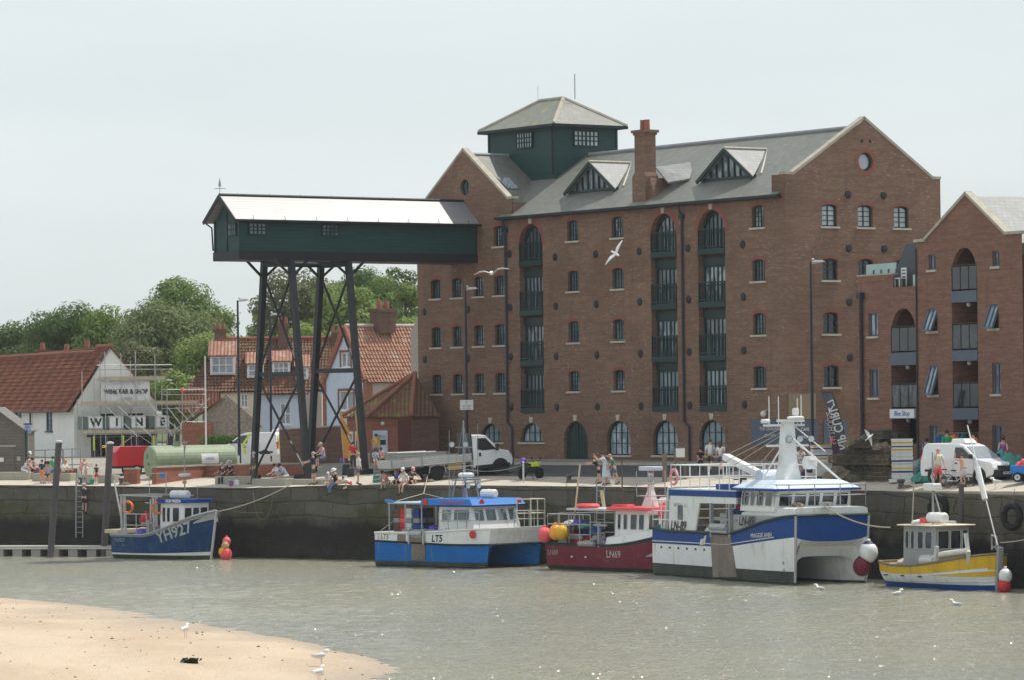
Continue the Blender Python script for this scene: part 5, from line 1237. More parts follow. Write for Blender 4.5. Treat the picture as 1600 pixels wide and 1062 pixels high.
for x, y in ((4.0,-.4),(5.1,-.4),(4.0,.5),(5.1,.5)): m_.tube((x,y,3.5),(4.55+(x-4.55)*.55,y*.8,4.6),.045)
m_.beam((4.1,-.5,4.5),(5.2,-.5,4.5),.08); m_.beam((4.1,.5,4.5),(5.2,.5,4.5),.08); m_.tube((4.5,0,4.5),(4.5,0,7.6),.06,.04)
for x, y, z in ((3.9,-.5,7.1),(4.9,-.5,6.6),(5.1,.4,7.4),(4.2,.4,6.9)): m_.tube((x,y,3.5),(x+.05,y,z),.02,.012)
m_.beam((3.9,0,6.2),(5.1,0,6.2),.06); m_.tube((4.5,0,7.4),(5.6,0,3.5),.012); m_.tube((4.5,0,7.4),(3.4,0,3.5),.012); m_.build('mast', M['grey'], lt)
radar(lt,(4.65,0,4.62),'white',.42,.26); raft(lt,(6.1,.2,3.78),'x',.5,.24)
floatlight(lt,(5.2,-.5,4.2),(1,0,0)); floatlight(lt,(5.2,.3,4.2),(1,0,0)); floatlight(lt,(4.2,-.5,6.35),(.3,-1,0)); floatlight(lt,(5.0,-.3,6.35),(.3,-1,0))
for k,(x,y,c) in enumerate(((.9,-1.2,'brown'),(1.35,-1.2,'red'),(1.8,-1.2,'plasticwhite'),(2.35,-1.2,'blue'),(1.2,-.3,'grey'),(2.0,-.2,'brown'))): boxstack(lt,(x,y,1.75),5,[c,c,'pinkred' if c == 'red' else 'grey'],.42,.45,.25)
o = MB(); o.box(1.5,3.9,-1.6,-.5,1.1,1.95); o.build('sorting_table', M['galv'], lt); boxstack(lt,(2.6,-1.3,1.96),1,['blue'],.9,.5,.2); heap(lt,(3.4,-1.1,1.95),.35,'violet','net',8)
o = MB(); o.tube((2.75,-2.22,1.75),(3.6,-2.22,1.75),.15,n=10); o.box(2.6,2.7,-2.3,-2.0,1.2,2.0); o.box(3.65,3.75,-2.3,-2.0,1.2,2.0); o.build('net_roller', M['galv'], lt)
o = MB(); o.box(2.75,3.75,-BL-.045,-BL+.05,.35,1.55); o.build('rubbing_plate', M['rustplate'], lt); o = MB(); o.box(1.7,2.3,-BL-.03,-BL+.05,1.2,1.7); o.build('scupper_plate', M['rustplate'], lt)
o = MB(); o.tube((1.0,-1.7,3.35),(.4,-1.7,3.42),.1); o.build('rolled_cover', M['brightblue'], lt)
ropeline('mooring_rope', at(lt,.2,-1.9,1.85), at(lt,1.0,.2,3.4), 0, label='short white rope from the stern rail of the bright blue boat to its shelter roof')
kn = P(662,770,203.5)
ropeline('mooring_rope', G(668,752,.3), kn, 0, label='rope hanging from the bollard above the bright blue boat to a knot'); 
ropeline('mooring_rope', kn, at(lt,1.0,-1.5,3.4), 0, label='left leg of the forked rope above the bright blue boat'); ropeline('mooring_rope', kn, at(lt,3.2,0,3.5), 0, label='right leg of the forked rope above the bright blue boat')
# ---- maroon boat
ln = boat(857,887,196,-52,'fishing_boat','maroon fishing boat marked LN69 with a red roofed wheelhouse and piled gear')
BM = 1.75; fx, fy = cos(radians(-52)), sin(radians(-52)); ln.location = Vector(P(852,888,195.6))+Vector((-fy*BM*.95,fx*BM*.95,0)); ln.location.z = WZ
shm = lambda s: 1.32 if s < .5 else 1.32+.95*((s-.5)/.5)**1.6
secs = monohull(10.2,BM,shm,.6,bands=(.9,),wlz=.2,full=.62,ster=.95)
hull(ln, secs, ['antifoul','maroonhull','green_dk'], [0,0,1,2], deck=lambda x: .8, cap='green_dk', capr=.05)
o = MB(); o.extrude([(4.9,1.35),(6.6,1.42),(9.4,1.9),(9.6,2.1),(9.2,2.15),(5.2,1.85)], lambda a,b,d: (a,d,b), -BM*.93, BM*.93) if False else None
def whale(x): s = x/10.2; k = 1 if s < .62 else sqrt(max(0,1-((s-.62)/.38)**2.1)); return BM*(k**.62)
rows = []
for x in [4.9+.45*i for i in range(11)]:
    w_ = max(.05,whale(x)-.03); z = shm(x/10.2); rows.append([(x,-w_,z),(x,-w_*.93,z+.38),(x,-w_*.5,z+.5),(x,w_*.5,z+.5),(x,w_*.93,z+.38),(x,w_,z)])
o = MB(); o.grid(rows); o.add(rows[0],[tuple(range(6))]); o.build('foredeck', M['boatwhite'], ln)
house(ln,5.1,7.5,1.25,1.7,3.05,.1,'boatwhite','pinkred',[(5.3,5.55,2.1,2.85),(5.75,6.05,2.1,2.85),(6.3,6.8,2.1,2.85),(6.95,7.35,2.1,2.85)],[(-1.1,-.45,2.1,2.85),(-.3,.3,2.1,2.85),(.45,1.1,2.1,2.85)],over=.3,th=.16)
sidetext(ln,'LN69',.5,(5.5,-BM-.01,.85),(1,0,0),'plasticwhite',secs,shear=.12,bold=.01); sidetext(ln,'LN69',.38,(.6,-BM*.955-.03,.85),(1,0,0),'plasticwhite',secs)
m_ = MB(); m_.taper((6.0,6.8,-.25,.25),(6.3,6.6,-.12,.12),3.2,4.0); m_.taper((6.32,6.58,-.12,.12),(6.36,6.54,-.1,.1),4.0,4.9); m_.build('mast', M['white'], ln)
m_ = MB()
for y in (-.55,.55):
    for x in (6.0,6.9): m_.tube((x,y,3.7),(x,y,5.0),.025)
for z in (3.75,4.35): m_.path([(6,-.55,z),(6.9,-.55,z),(6.9,.55,z),(6,.55,z)],.025,5,closed=True)
m_.build('mast_cage', M['galv'], ln); o = MB(); o.box(5.9,7.0,-.35,.35,5.0,5.22); o.build('radar', M['paleblue'], ln, bevel=.05)
floatlight(ln,(6.75,-.3,4.6),(1,-.2,0)); raft(ln,(7.0,.6,3.45),'x',.5,.22); o = MB(); o.tube((5.3,-.9,3.2),(5.3,-.9,5.6),.035); o.build('pole', M['brown'], ln)
o = MB(); o.tube((1.2,-.9,1.2),(1.6,-.6,5.3),.045); o.tube((3.6,-.7,3.2),(3.4,-.7,4.0),.09); o.build('pole', M['straw'], ln)
o = MB(); o.box(1.2,5.2,-1.2,1.2,3.0,3.1); o.build('shelter_roof', M['greylight'], ln)
for x, c in ((2.2,'pinkred'),(5.0,'red')): o = MB(); o.lathe([(.55,0),(.62,.1),(.55,.2)],16,(x,-.6,3.12)); o.build('basket_lid', M[c], ln)
rails(ln,[[(.1,-1.55,1.3),(3.6,-1.6,1.3)],[(.1,1.55,1.3),(.1,-1.55,1.3)],[(.1,1.55,1.3),(4,1.6,1.3)]],1.5,'galv',.025,levels=(1,.66,.33))
for (x,y,c,n) in ((.8,-.9,'grey',6),(1.5,-.9,'maroon',5),(2.2,-1.0,'red',4),(2.9,-1.0,'gold',4),(1.1,.1,'violet',6),(2.0,.1,'plasticwhite',6)): boxstack(ln,(x,y,.85),n,[c,'grey'] if c != 'gold' else ['gold','maroon'],.6,.5,.22)
for k,(x,y,z,c) in enumerate(((.9,-.7,2.2,'greylight'),(1.6,-.6,2.25,'violet'),(2.3,-.8,2.1,'netgreen'),(3.0,-.7,1.9,'blue'),(3.4,-.9,1.5,'grey'))): heap(ln,(x,y,z),.45,c,'net',20+k)
for (x,c,r) in ((.35,'floatpink',.36),(1.25,'floatorange',.36),(1.75,'gold',.34)): buoy(ln,(x,-BM-.2,1.75 if x < 1 else 1.9),r,c)
o = MB(); o.tube((3.0,-1.85,1.35),(4.2,-1.85,1.35),.13,n=8); o.beam((4.4,-1.7,1.2),(4.4,-1.7,2.4),.12); o.beam((4.0,-1.7,2.3),(5.0,-1.7,2.3),.1); o.build('hauler', M['grey'], ln)
for x in (2.3,3.4): o = MB(); o.tube((x,-BM+.02,.68),(x,-BM-.06,.68),.05,n=8); o.build('scupper', M['white'], ln)
ropeline('mooring_rope', at(ln,1.5,-.6,5.0), G(890,750,.3), -.0, 'rope_dk', label='old rope from the maroon boat pole to a quay bollard')
ropeline('mooring_rope', at(lt,8.5,1.8,2.6), G(935,752,.2), .5, 'rope_dk', label='thin dark rope from the bright blue bow rail to the quay')
# ---- large blue and white catamaran
mg = boat(1020,897,187,-65.4,'fishing_boat','large blue and white catamaran fishing boat marked LN-89 with a tall white mast')
BG = 2.12; fx, fy = cos(radians(-65.4)), sin(radians(-65.4)); mg.location = Vector(P(1020,897,187.0))+Vector((-fy*BG,fx*BG,0)); mg.location.z = WZ
LG = 13.8
def gsh(s):
    x = s*14.3
    for (xa,za),(xb,zb) in zip(((0,2.3),(1.5,2.2),(8.3,2.2),(9.3,2.36),(11.5,2.8),(13.3,3.08),(14.31,3.15)),((1.5,2.2),(8.3,2.2),(9.3,2.36),(11.5,2.8),(13.3,3.08),(14.31,3.15))):
        if x <= xb: return za+(zb-za)*(x-xa)/(xb-xa)
    return 3.15
zb1 = lambda s: 1.55+.02*s if s < .55 else 1.56+.62*((s-.55)/.45)
secs = catahull(LG,BG,gsh,lambda s: 1.0+1.1*s**3,[.55,.60,zb1],.75,keel=-.7,nst=27,rake=.25,bowfull=.80,flare=.02)
hull(mg, secs, ['boatwhite','antifoul','charcoal','boatwhite','boatblue'], [0,0,0,0,1,1,1,2,3,4], deck=lambda x: 1.5 if x < 8 else 3.1, cap='green_dk', capr=.07, close_front=False)
f_ = secs[-1]   # front face below the bow: blue band over a white arch
o = MB(); n_ = 14; a_ = []; b_ = []; c_ = []
for i in range(n_+1):
    y = f_[-1][1]*(-1+2*i/n_); k = abs(y)/f_[-1][1]
    a_.append((LG+.27,y,3.15)); b_.append((LG+.22,y,1.95+.2*k**3)); c_.append((LG+.12-.9*(1-k**4),y,1.25-1.0*k**6))
o.grid([a_,b_],0); o.build('bow_panel', M['boatblue'], mg); o = MB(); o.grid([b_,[( (p[0]+q[0])/2-.25*(1-abs(p[1])/2.3),p[1],(p[2]+q[2])/2+.12) for p,q in zip(b_,c_)],c_]); o.build('tunnel_mouth', M['boatwhite'], mg)
# whale-back bulwark forward
rows = []
for i in range(11):
    x = 8.3+(LG+.2-8.3)*i/10; z = gsh(min(1,x/LG)); w_ = f_[-1][1]+.01; zt_ = 3.2 if i < 2 else 3.3 if i < 5 else 3.45
    rows.append([(x,-w_,z),(x+(.55 if i == 0 else .0),-w_*.985,max(z+.05,zt_)),(x+(.55 if i == 0 else 0),-w_*.9,zt_+.06),(x,w_*.9,zt_+.06),(x,w_*.985,max(z+.05,zt_)),(x,w_,z)])
o = MB(); o.grid(rows); o.add(rows[-1],[tuple(range(6))]); o.add(rows[0],[tuple(range(6))]); o.build('foredeck', M['boatwhite'], mg)
o = MB(); o.path([(LG+.3,-f_[-1][1],3.15),(LG+.3,f_[-1][1],3.15)],.07,6)
for s_ in (-1,1): o.path([(x,s_*(y+.01),z) for x,y,z in [q[-1] for q in secs]],.075,6)
o.build('rubbing_strake', M['green_dk'], mg)
o = MB()
for s_ in (-1,1): o.path([(p[0]+.03,s_*p[1],p[2]) for p in (secs[-1][6],secs[-1][7],secs[-1][9],secs[-1][10])],.06,6)
o.build('stem_band', M['galv'], mg)
o = MB(); o.path([(x,-y-.015,z+.12) for x,y,z in [q[-2] for q in secs][:-3]],.022,4); o.build('hull_line', M['white'], mg)
# aft shelter
o = MB(); o.extrude([(1.8,2.25),(4.45,2.0),(5.0,3.58),(8.7,3.6),(8.7,3.9),(1.95,3.9)], lambda a,b,d: (a,-BG+.02+d,b), 0, .08); side = o.build('shelter_side', M['boatwhite'], mg)
o = MB(); o.extrude([(1.8,1.5),(4.45,1.5),(5.0,3.58),(8.7,3.6),(8.7,3.9),(1.95,3.9)], lambda a,b,d: (a,BG-.1+d,b), 0, .08); o.build('shelter_side', M['boatwhite'], mg)
o = MB(); o.box(1.85,2.0,-BG+.1,BG-.1,1.5,2.4); o.box(1.85,2.0,-BG+.1,-.8,2.4,3.9); o.build('shelter_back', M['boatwhite'], mg)
o = MB(); o.box(1.8,8.75,-BG+.0,BG,3.9,4.18); o.build('shelter_roof', M['boatblue'], mg); o = MB(); o.box(1.85,8.7,-BG+.08,BG-.08,4.18,4.24); o.build('roof_deck', M['boatwhite'], mg)
o = MB(); o.extrude(rect(2.75,3.25,2.75,3.45), lambda a,b,d: (a,-BG+d,b), -.01, .03); o.build('window', M['glass'], side)
o = MB(); o.path([(2.45,-BG-.02,3.42),(2.6,-BG-.08,3.56),(3.0,-BG-.1,3.6),(3.4,-BG-.08,3.56),(3.55,-BG-.02,3.42)],.05,6); o.build('window_hood', M['white'], side)
sidetext(mg,'LN-89',.62,(2.75,-BG-.01,2.45),(1,0,0),'charcoal',shear=.3,bold=.01); sidetext(mg,'LN-89',.58,(9.75,-BG-.03,2.82),(1,0,.03),'charcoal',shear=.3,bold=.01); sidetext(mg,'MAGGIE ANN',.3,(11.2,-BG-.03,2.2),(1,0,.05),'plasticwhite',sx=1.1)
sidetext(mg,'18',.22,(13.25,-BG-.01,.98),(1,0,0),'charcoal'); sidetext(mg,'16',.22,(13.3,-BG-.01,.66),(1,0,0),'charcoal')
o = MB(); o.extrude([(6.15,2.12),(8.2,2.12),(8.75,.2),(6.35,.1)], lambda a,b,d: (a,-BG-.03+d,b), 0, .06); o.build('rubbing_plate', M['rustplate'], mg)
for k in range(6): o = MB(); o.box(.9+k*.9,1.05+k*.9,-BG-.02,-BG+.05,1.33,1.43); o.build('scupper', M['charcoal'], mg)
o = MB(); o.tube((6.4,-BG-.1,2.5),(8.0,-BG-.1,2.5),.16,n=10); o.tube((6.4,-BG-.1,2.28),(8.0,-BG-.1,2.28),.08,n=8); o.build('net_roller', M['galv'], mg)
o = MB(); o.beam((6.25,-BG,2.0),(6.25,-BG,3.6),.16); o.beam((8.15,-BG,2.0),(8.15,-BG,3.6),.16); o.beam((6.2,-BG+.1,2.85),(8.7,-BG+.1,2.85),.1); o.build('roller_post', M['grey'], mg)
for (x,y,cols,n) in ((5.6,-.9,['plasticwhite'],7),(6.4,-.9,['netgreen','blue'],8),(7.2,-.9,['bright_green','blue','red'],9),(8.0,-.9,['orange','gold','blue','red'],9),(6.0,.6,['plasticwhite','blue'],9),(7.4,.6,['blue','gold'],9)): boxstack(mg,(x,y,1.52),n,cols,.7,.5,.22)
heap(mg,(5.4,-1.5,1.6),.7,'plasticwhite','net',41,1.2)
# stern
rails(mg,[[(-.1,-BG+.1,2.2),(1.7,-BG+.1,2.2)],[(-.1,-BG+.1,2.2),(-.1,BG-.1,2.2)],[(-.1,BG-.1,2.2),(1.7,BG-.1,2.2)]],1.45,'white',.03,levels=(1,.65,.35)); o = MB()
for y in (-1.9,1.9): o.beam((.9,y,2.0),(1.55,y,4.3),.22,.2)
o.beam((1.5,-1.9,4.2),(1.5,1.9,4.2),.2); o.build('stern_gantry', M['greylight'], mg)
buoy(mg,(.35,-BG+.5,3.05),.34,'pinkred'); buoy(mg,(.9,-1.2,2.7),.34,'floatpink'); heap(mg,(.8,-.6,1.6),.7,'pink','net',42,1.0); boxstack(mg,(.3,-1.6,1.55),4,['grey','teal'],.6,.5,.22)
rails(mg,[[(1.9,-BG+.1,4.22),(8.9,-BG+.1,4.22)],[(1.9,-BG+.1,4.22),(1.9,BG-.1,4.22)],[(1.9,BG-.1,4.22),(9.0,BG-.1,4.22)],[(4.6,-.6,4.22),(8.6,-.6,4.22)]],1.15,'white',.026,step=1.0,levels=(1,.5))
lifering(mg,(2.35,-BG+.02,4.8),(0,-1,0),'pink',.36)
# wheelhouse
wh = house(mg,8.9,12.2,2.0,3.3,4.25,.25,'boatwhite','boatblue',[(9.0,9.7,3.55,4.15),(9.85,10.25,3.55,4.15),(10.45,11.1,3.55,4.15),(11.3,11.9,3.55,4.15)],[(-1.8,-1.15,3.55,4.12),(-1.0,-.4,3.55,4.12),(-.28,.32,3.55,4.12),(.45,1.05,3.55,4.12),(1.2,1.8,3.55,4.12)],'glass_dk',over=.3,th=.1)
o = MB(); o.taper((8.5,12.75,-2.3,2.3),(9.2,12.0,-1.7,1.7),4.35,4.72); o.build('roof_crown', M['paleblue'], wh, bevel=.08)
rails(mg,[[(9.3,-BG+.15,3.5),(LG-.2,-BG+.15,3.55),(LG-.1,BG-.15,3.55),(9.4,BG-.15,3.5)]],1.0,'galv',.028,step=1.3,levels=(1,.5))
m_ = MB(); m_.taper((9.4,10.4,-.45,.45),(9.6,10.25,-.33,.33),4.7,5.5); m_.taper((9.6,10.25,-.34,.34),(9.7,10.15,-.24,.24),5.5,7.4); mast = m_.build('mast', M['boatwhite'], mg)
for a_, b_ in (((9.9,-1.1,6.3),(9.9,1.1,6.3)),((9.9,-1.25,7.25),(9.9,.9,7.25))): m_ = MB(); m_.beam(a_,b_,.1,.1); m_.build('spreader', M['boatwhite'], mast)
m_ = MB(); m_.box(9.6,10.3,-.4,.7,7.4,7.52); m_.build('platform', M['boatwhite'], mast)
for y in (-.1,.45,1.05): floatlight(mg,(10.25,y,6.6),(1,-.25,0))
for y, z in ((-.95,8.6),(-.45,8.6),(.55,8.5),(.75,8.65)): m_ = MB(); m_.tube((9.9,y,7.3),(9.9,y,z),.022); m_.build('aerial', M['white'], mast)
radar(mg,(9.9,-1.15,7.35),'white',.22,.2); radar(mg,(9.9,.45,7.52),'white',.4,.15); radar(mg,(9.9,.45,7.7),'white',.16,.35); radar(mg,(10.4,.9,5.2),'boatwhite',.35,.6)
for a_, b_, r_ in (((9.9,-.3,7.1),(12.0,1.6,4.7),.05),((9.9,-.4,6.1),(8.8,-.9,4.5),.04),((9.9,.4,7.2),(10.1,1.9,6.0),.03)): m_ = MB(); m_.tube(a_,b_,r_); m_.build('stay', M['white'], mast)
for a, b in (((9.7,0,7.2),(5.0,-.5,5.9)),((9.7,0,7.0),(5.4,-1.2,5.4)),((9.7,.1,6.9),(7.5,-.3,5.3)),((9.7,-.2,6.8),(7.0,-1.6,5.2))): m_ = MB(); m_.tube(a,b,.016); m_.build('stay', M['rope'], mast)
m_ = MB(); m_.beam((8.6,-.3,4.75),(4.3,-.3,5.75),.35,.3); m_.build('crane_boom', M['boatwhite'], mg)
m_ = MB(); m_.tube((8.2,-.6,4.75),(8.2,.4,4.75),.42,n=16); m_.box(7.9,8.6,-.4,.2,4.2,4.5); m_.build('winch_drum', M['paleblue'], mg); heap(mg,(8.9,-.6,4.3),.5,'grey','winch_gear',51); heap(mg,(7.0,.9,4.3),.55,'floatpink','buoy_heap',52,1)
o = MB(); o.beam((7.6,-1.4,4.25),(7.9,-1.4,4.75),.1); o.box(7.5,8.1,-1.6,-1.2,4.7,4.8); o.build('deck_light', M['charcoal'], mg)
m_ = MB(); m_.box(6.3,8.7,-1.9,-1.2,4.25,4.5); m_.build('rolled_tarpaulin', M['boatblue'], mg)
heap(mg,(13.0,-1.2,3.55),.3,'brown','anchor_gear',53); o = MB(); o.box(13.9,14.3,-.6,-.1,3.55,3.75); o.beam((13.6,.1,3.6),(14.5,-.3,3.62),.2,.12); o.build('bow_roller', M['galv'], mg)
ropeline('mooring_rope', at(mg,14.3,-.6,3.6), P(1391,823,170.5), .25, 'rope', label='pale mooring rope hanging from the bow of the big blue and white catamaran', r=.035)
for (px,py,r,mm,lab) in ((1357,862,.44,'boatwhite','large white round fender with a dark blue top between the catamaran and the yellow boat'),(1347,884,.42,'maroon','large red fender hanging low beside the catamaran bow')):  # red fender coloured maroon: its shade is put into the colour
    o = buoy(None,(0,0,0),r,mm,'fender'); tag(o, lab, 'fender', 'fenders by the big catamaran'); o.location = P(px,py,174.6 if mm != 'red' else 175.5)
    if mm != 'red': c = MB(); c.lathe([(r*.62,r*.86),(r*.4,r*1.08),(r*.2,r*1.2),(.02,r*1.3)],14); c.build('fender_cap', M['navy'], o)
# ---- small yellow and white boat
ye = boat(1384,914,172.8,-59,'fishing_boat','small yellow and white clinker fishing boat with a grey wheelhouse')
BY = 1.5; fx, fy = cos(radians(-59)), sin(radians(-59)); ye.location = Vector(P(1368,915,172.6))+Vector((-fy*BY*.8,fx*BY*.8,0)); ye.location.z = WZ; ye.scale = (1,1,1)
shy = lambda s: 1.0+.12*max(0,.2-s)*5 if s < .35 else 1.0+.62*((s-.35)/.65)**1.4
secs = []
for i in range(16):
    s = i/15; x = 7.3*s
    k = 1 if .3 < s < .5 else (sqrt(max(0,1-((s-.5)/.5)**2.2)) if s >= .5 else 1-.42*((.3-s)/.3)**2)
    bd = BY*(k**.75); bw = BY*.9*k; z = shy(s); pts = [(x,0,-.4),(x,bw*.7,-.15)]
    for j in range(6):
        t = j/5; zz = .24+(z*.63-.24)*t; yy = bw*.86+(bd*.97-bw*.86)*t**.7
        if j > 0 : pts.append((x,yy-.03 if j else yy,zz+.001))
        pts.append((x,yy,zz))
    pts += [(x,bd*1.0,z)]; secs.append(pts)
nn = len(secs[0]); strip = [0,0]+[1]*(nn-4)+[2]
hull(ye, secs, ['boatblue','boatwhite','yellowhull'], strip, deck=lambda x: .62, deckm='yellowhull', cap='wood', capr=.055)
o = MB(); o.add([(6.1,-.75,1.42),(7.35,0,1.62),(6.1,.75,1.42)],[(0,1,2)]); o.build('foredeck', M['yellowhull'], ye); o = MB(); o.beam((7.3,0,-.35),(7.5,0,1.9),.14,.26); o.build('stem_post', M['grey'], ye)
house(ye,1.75,4.05,.95,.65,2.75,.08,'grey','cream',[(1.9,2.15,1.75,2.5),(2.3,2.55,1.75,2.5),(2.8,3.2,1.75,2.5),(3.35,3.85,1.75,2.5)],[(-.8,-.2,1.75,2.55),(-.1,.45,1.75,2.55),(.55,.85,1.75,2.55)],over=.2,th=.06,framem='greylight')
raft(ye,(3.3,-.2,3.1),'x',.6,.25); o = MB(); o.tube((2.6,.1,2.8),(2.6,.1,6.0),.06,.03); o.tube((2.6,.1,4.5),(3.3,.1,2.9),.04); o.tube((2.3,.1,5.3),(3.0,.1,5.3),.02); o.build('mast', M['grey'], ye); o = MB(); o.box(2.25,3.0,-.2,.3,4.3,4.62); o.build('radar', M['white'], ye, bevel=.06)
heap(ye,(2.1,-.3,2.85),.35,'plasticwhite','rolled_cover',61,.5); o = MB(); o.box(2.4,2.8,-.5,-.1,2.85,3.1); o.build('crate', M['pinkred'], ye); o = MB(); o.tube((4.3,-.5,2.95),(5.0,-.5,2.95),.07); o.build('roof_pole', M['plasticwhite'], ye)
boxstack(ye,(1.2,-.9,.65),2,['red','plasticwhite'],.5,.4,.22); boxstack(ye,(4.9,-.6,.65),3,['brightblue','orange'],.5,.4,.22); heap(ye,(5.4,-.3,.9),.4,'netgreen','net',63,.8); heap(ye,(.95,0,.7),.75,'straw','net',62,.8); o = MB(); o.tube((4.75,-1.2,1.55),(6.4,-.95,1.75),.12,n=10); o.build('net_roller', M['plasticwhite'], ye)
o = MB(); o.box(3.6,4.3,-1.35,-.9,1.0,1.5); o.tube((3.5,-1.2,1.25),(4.4,-1.2,1.25),.22,n=12); o.build('hauler', M['greylight'], ye)
for a_, b_ in (((4.5,-1.3,.9),(4.7,-1.3,1.9)),((6.35,-.8,1.2),(6.1,-.8,2.5)),((6.5,-1.0,1.2),(6.7,-1.1,1.75))): o = MB(); o.beam(a_,b_,.14); o.build('davit', M['greylight'], ye)
o = MB(); o.path([(6.4,.4,1.75),(6.4,.4,2.4),(7.0,.2,2.3),(7.1,.2,1.85)],.04,6); o.path([(6.7,.4,1.75),(6.7,.4,2.4)],.03,6); o.beam((7.2,-.2,1.9),(7.2,.2,1.9),.1); o.build('bow_rail', M['grey'], ye)
o = MB(); o.tube((7.3,0,2.0),(4.9,.3,7.2),.03); o.tube((6.35,.1,3.95),(5.7,.2,5.35),.13,n=8); o.build('whip_pole', M['white'], ye)
o = MB(); o.tube((.6,.3,.7),(.95,.3,4.6),.03); o.build('stern_pole', M['rope'], ye)
for k in range(3): o = MB(); o.box(1.0+k*1.25,1.15+k*1.25,-BY-.0,-BY+.15,.52,.57); o.build('scupper', M['charcoal'], ye)
for (px,py,r,mm,lab) in ((1571,899,.30,'boatwhite','pale round fender hanging at the right of the yellow bow'),(1569,914,.30,'red','red fender low beside the yellow bow')):
    o = buoy(None,(0,0,0),r,mm,'fender'); tag(o, lab, 'fender', 'fenders by the yellow boat'); o.location = P(px,py,166.0)
ropeline('mooring_rope', at(ye,7.5,0,2.1), P(1640,830,163), .1, 'rope', label='mooring rope leading right from the bow of the yellow boat')
# ------------------------------------------------------------------ vehicles (local: x forward, y left, z up)
M['carwhite'] = mk('van_white', (.76,.77,.78), .25, .03, 2, spec=.6); M['carsilver'] = mk('car_silver', (.42,.44,.46), .3, .05, 2, metal=.3); M['cardark'] = mk('car_dark', (.03,.035,.045), .3, .1, 2); M['carglass'] = mk('car_glass', (.02,.026,.03), .05, .2, 2, spec=.8)
M['windscreen'] = mk('windscreen', (.30,.34,.38), .06, .15, 1.5, spec=.8); M['plastic'] = mk('black_plastic', (.02,.021,.023), .6, .2, 4); M['carred'] = mk('red_paint', (.55,.015,.03), .3, .08, 1, spec=.6)
def wheel(par, x, y, r, w=.2, name='wheel'):
    o = MB(); o.lathe([(r*.62,-w/2),(r*.93,-w/2),(r,-w*.35),(r,w*.35),(r*.93,w/2),(r*.62,w/2)],20,(0,0,0),'y'); t_ = o.build('wheel', M['rubber'], par); t_.location = (x,y,r)
    s = -1 if y < 0 else 1
    o = MB(); o.lathe([(.02,0),(r*.2,.0),(r*.25,-.03),(r*.58,-.05),(r*.64,0)],14,(0,s*w*.42,0),'y')
    for k in range(5): a = 2*pi*k/5; o.beam((r*.15*cos(a),s*w*.46,r*.15*sin(a)),(r*.58*cos(a),s*w*.44,r*.58*sin(a)),.06,.03)
    o.build('rim', M['alu'], t_)
def vanbody(par, prof_low, prof_top, W, Wt, m, name='body', bevel=.05):
    """two stacked prisms: lower body, and a tapered upper body"""
    o = MB(); o.extrude(prof_low, lambda a,b,d: (a,d,b), -W/2, W/2)
    n = len(prof_top); zb = min(p[1] for p in prof_top); zt = max(p[1] for p in prof_top)
    hw = lambda z: W/2+(Wt/2-W/2)*(z-zb)/(zt-zb)
    vs = [(a,-hw(b),b) for a,b in prof_top]+[(a,hw(b),b) for a,b in prof_top]
    tri = tessellate_polygon([[Vector((a,b,0)) for a,b in prof_top]])
    o.add(vs, [tuple(t) for t in tri]+[tuple(i+n for i in t) for t in tri]+[(i,(i+1)%n,n+(i+1)%n,n+i) for i in range(n)])
    return o.build(name, m, par, bevel=bevel), hw
def sidepanel(par, poly, hw, name, m, proud=.012):
    for s in (-1,1): o = MB(); n = len(poly); tri = tessellate_polygon([[Vector((a,b,0)) for a,b in poly]]); o.add([(a,s*(hw(b)+proud),b) for a,b in poly],[tuple(t) for t in tri]); o.build(name, m, par)
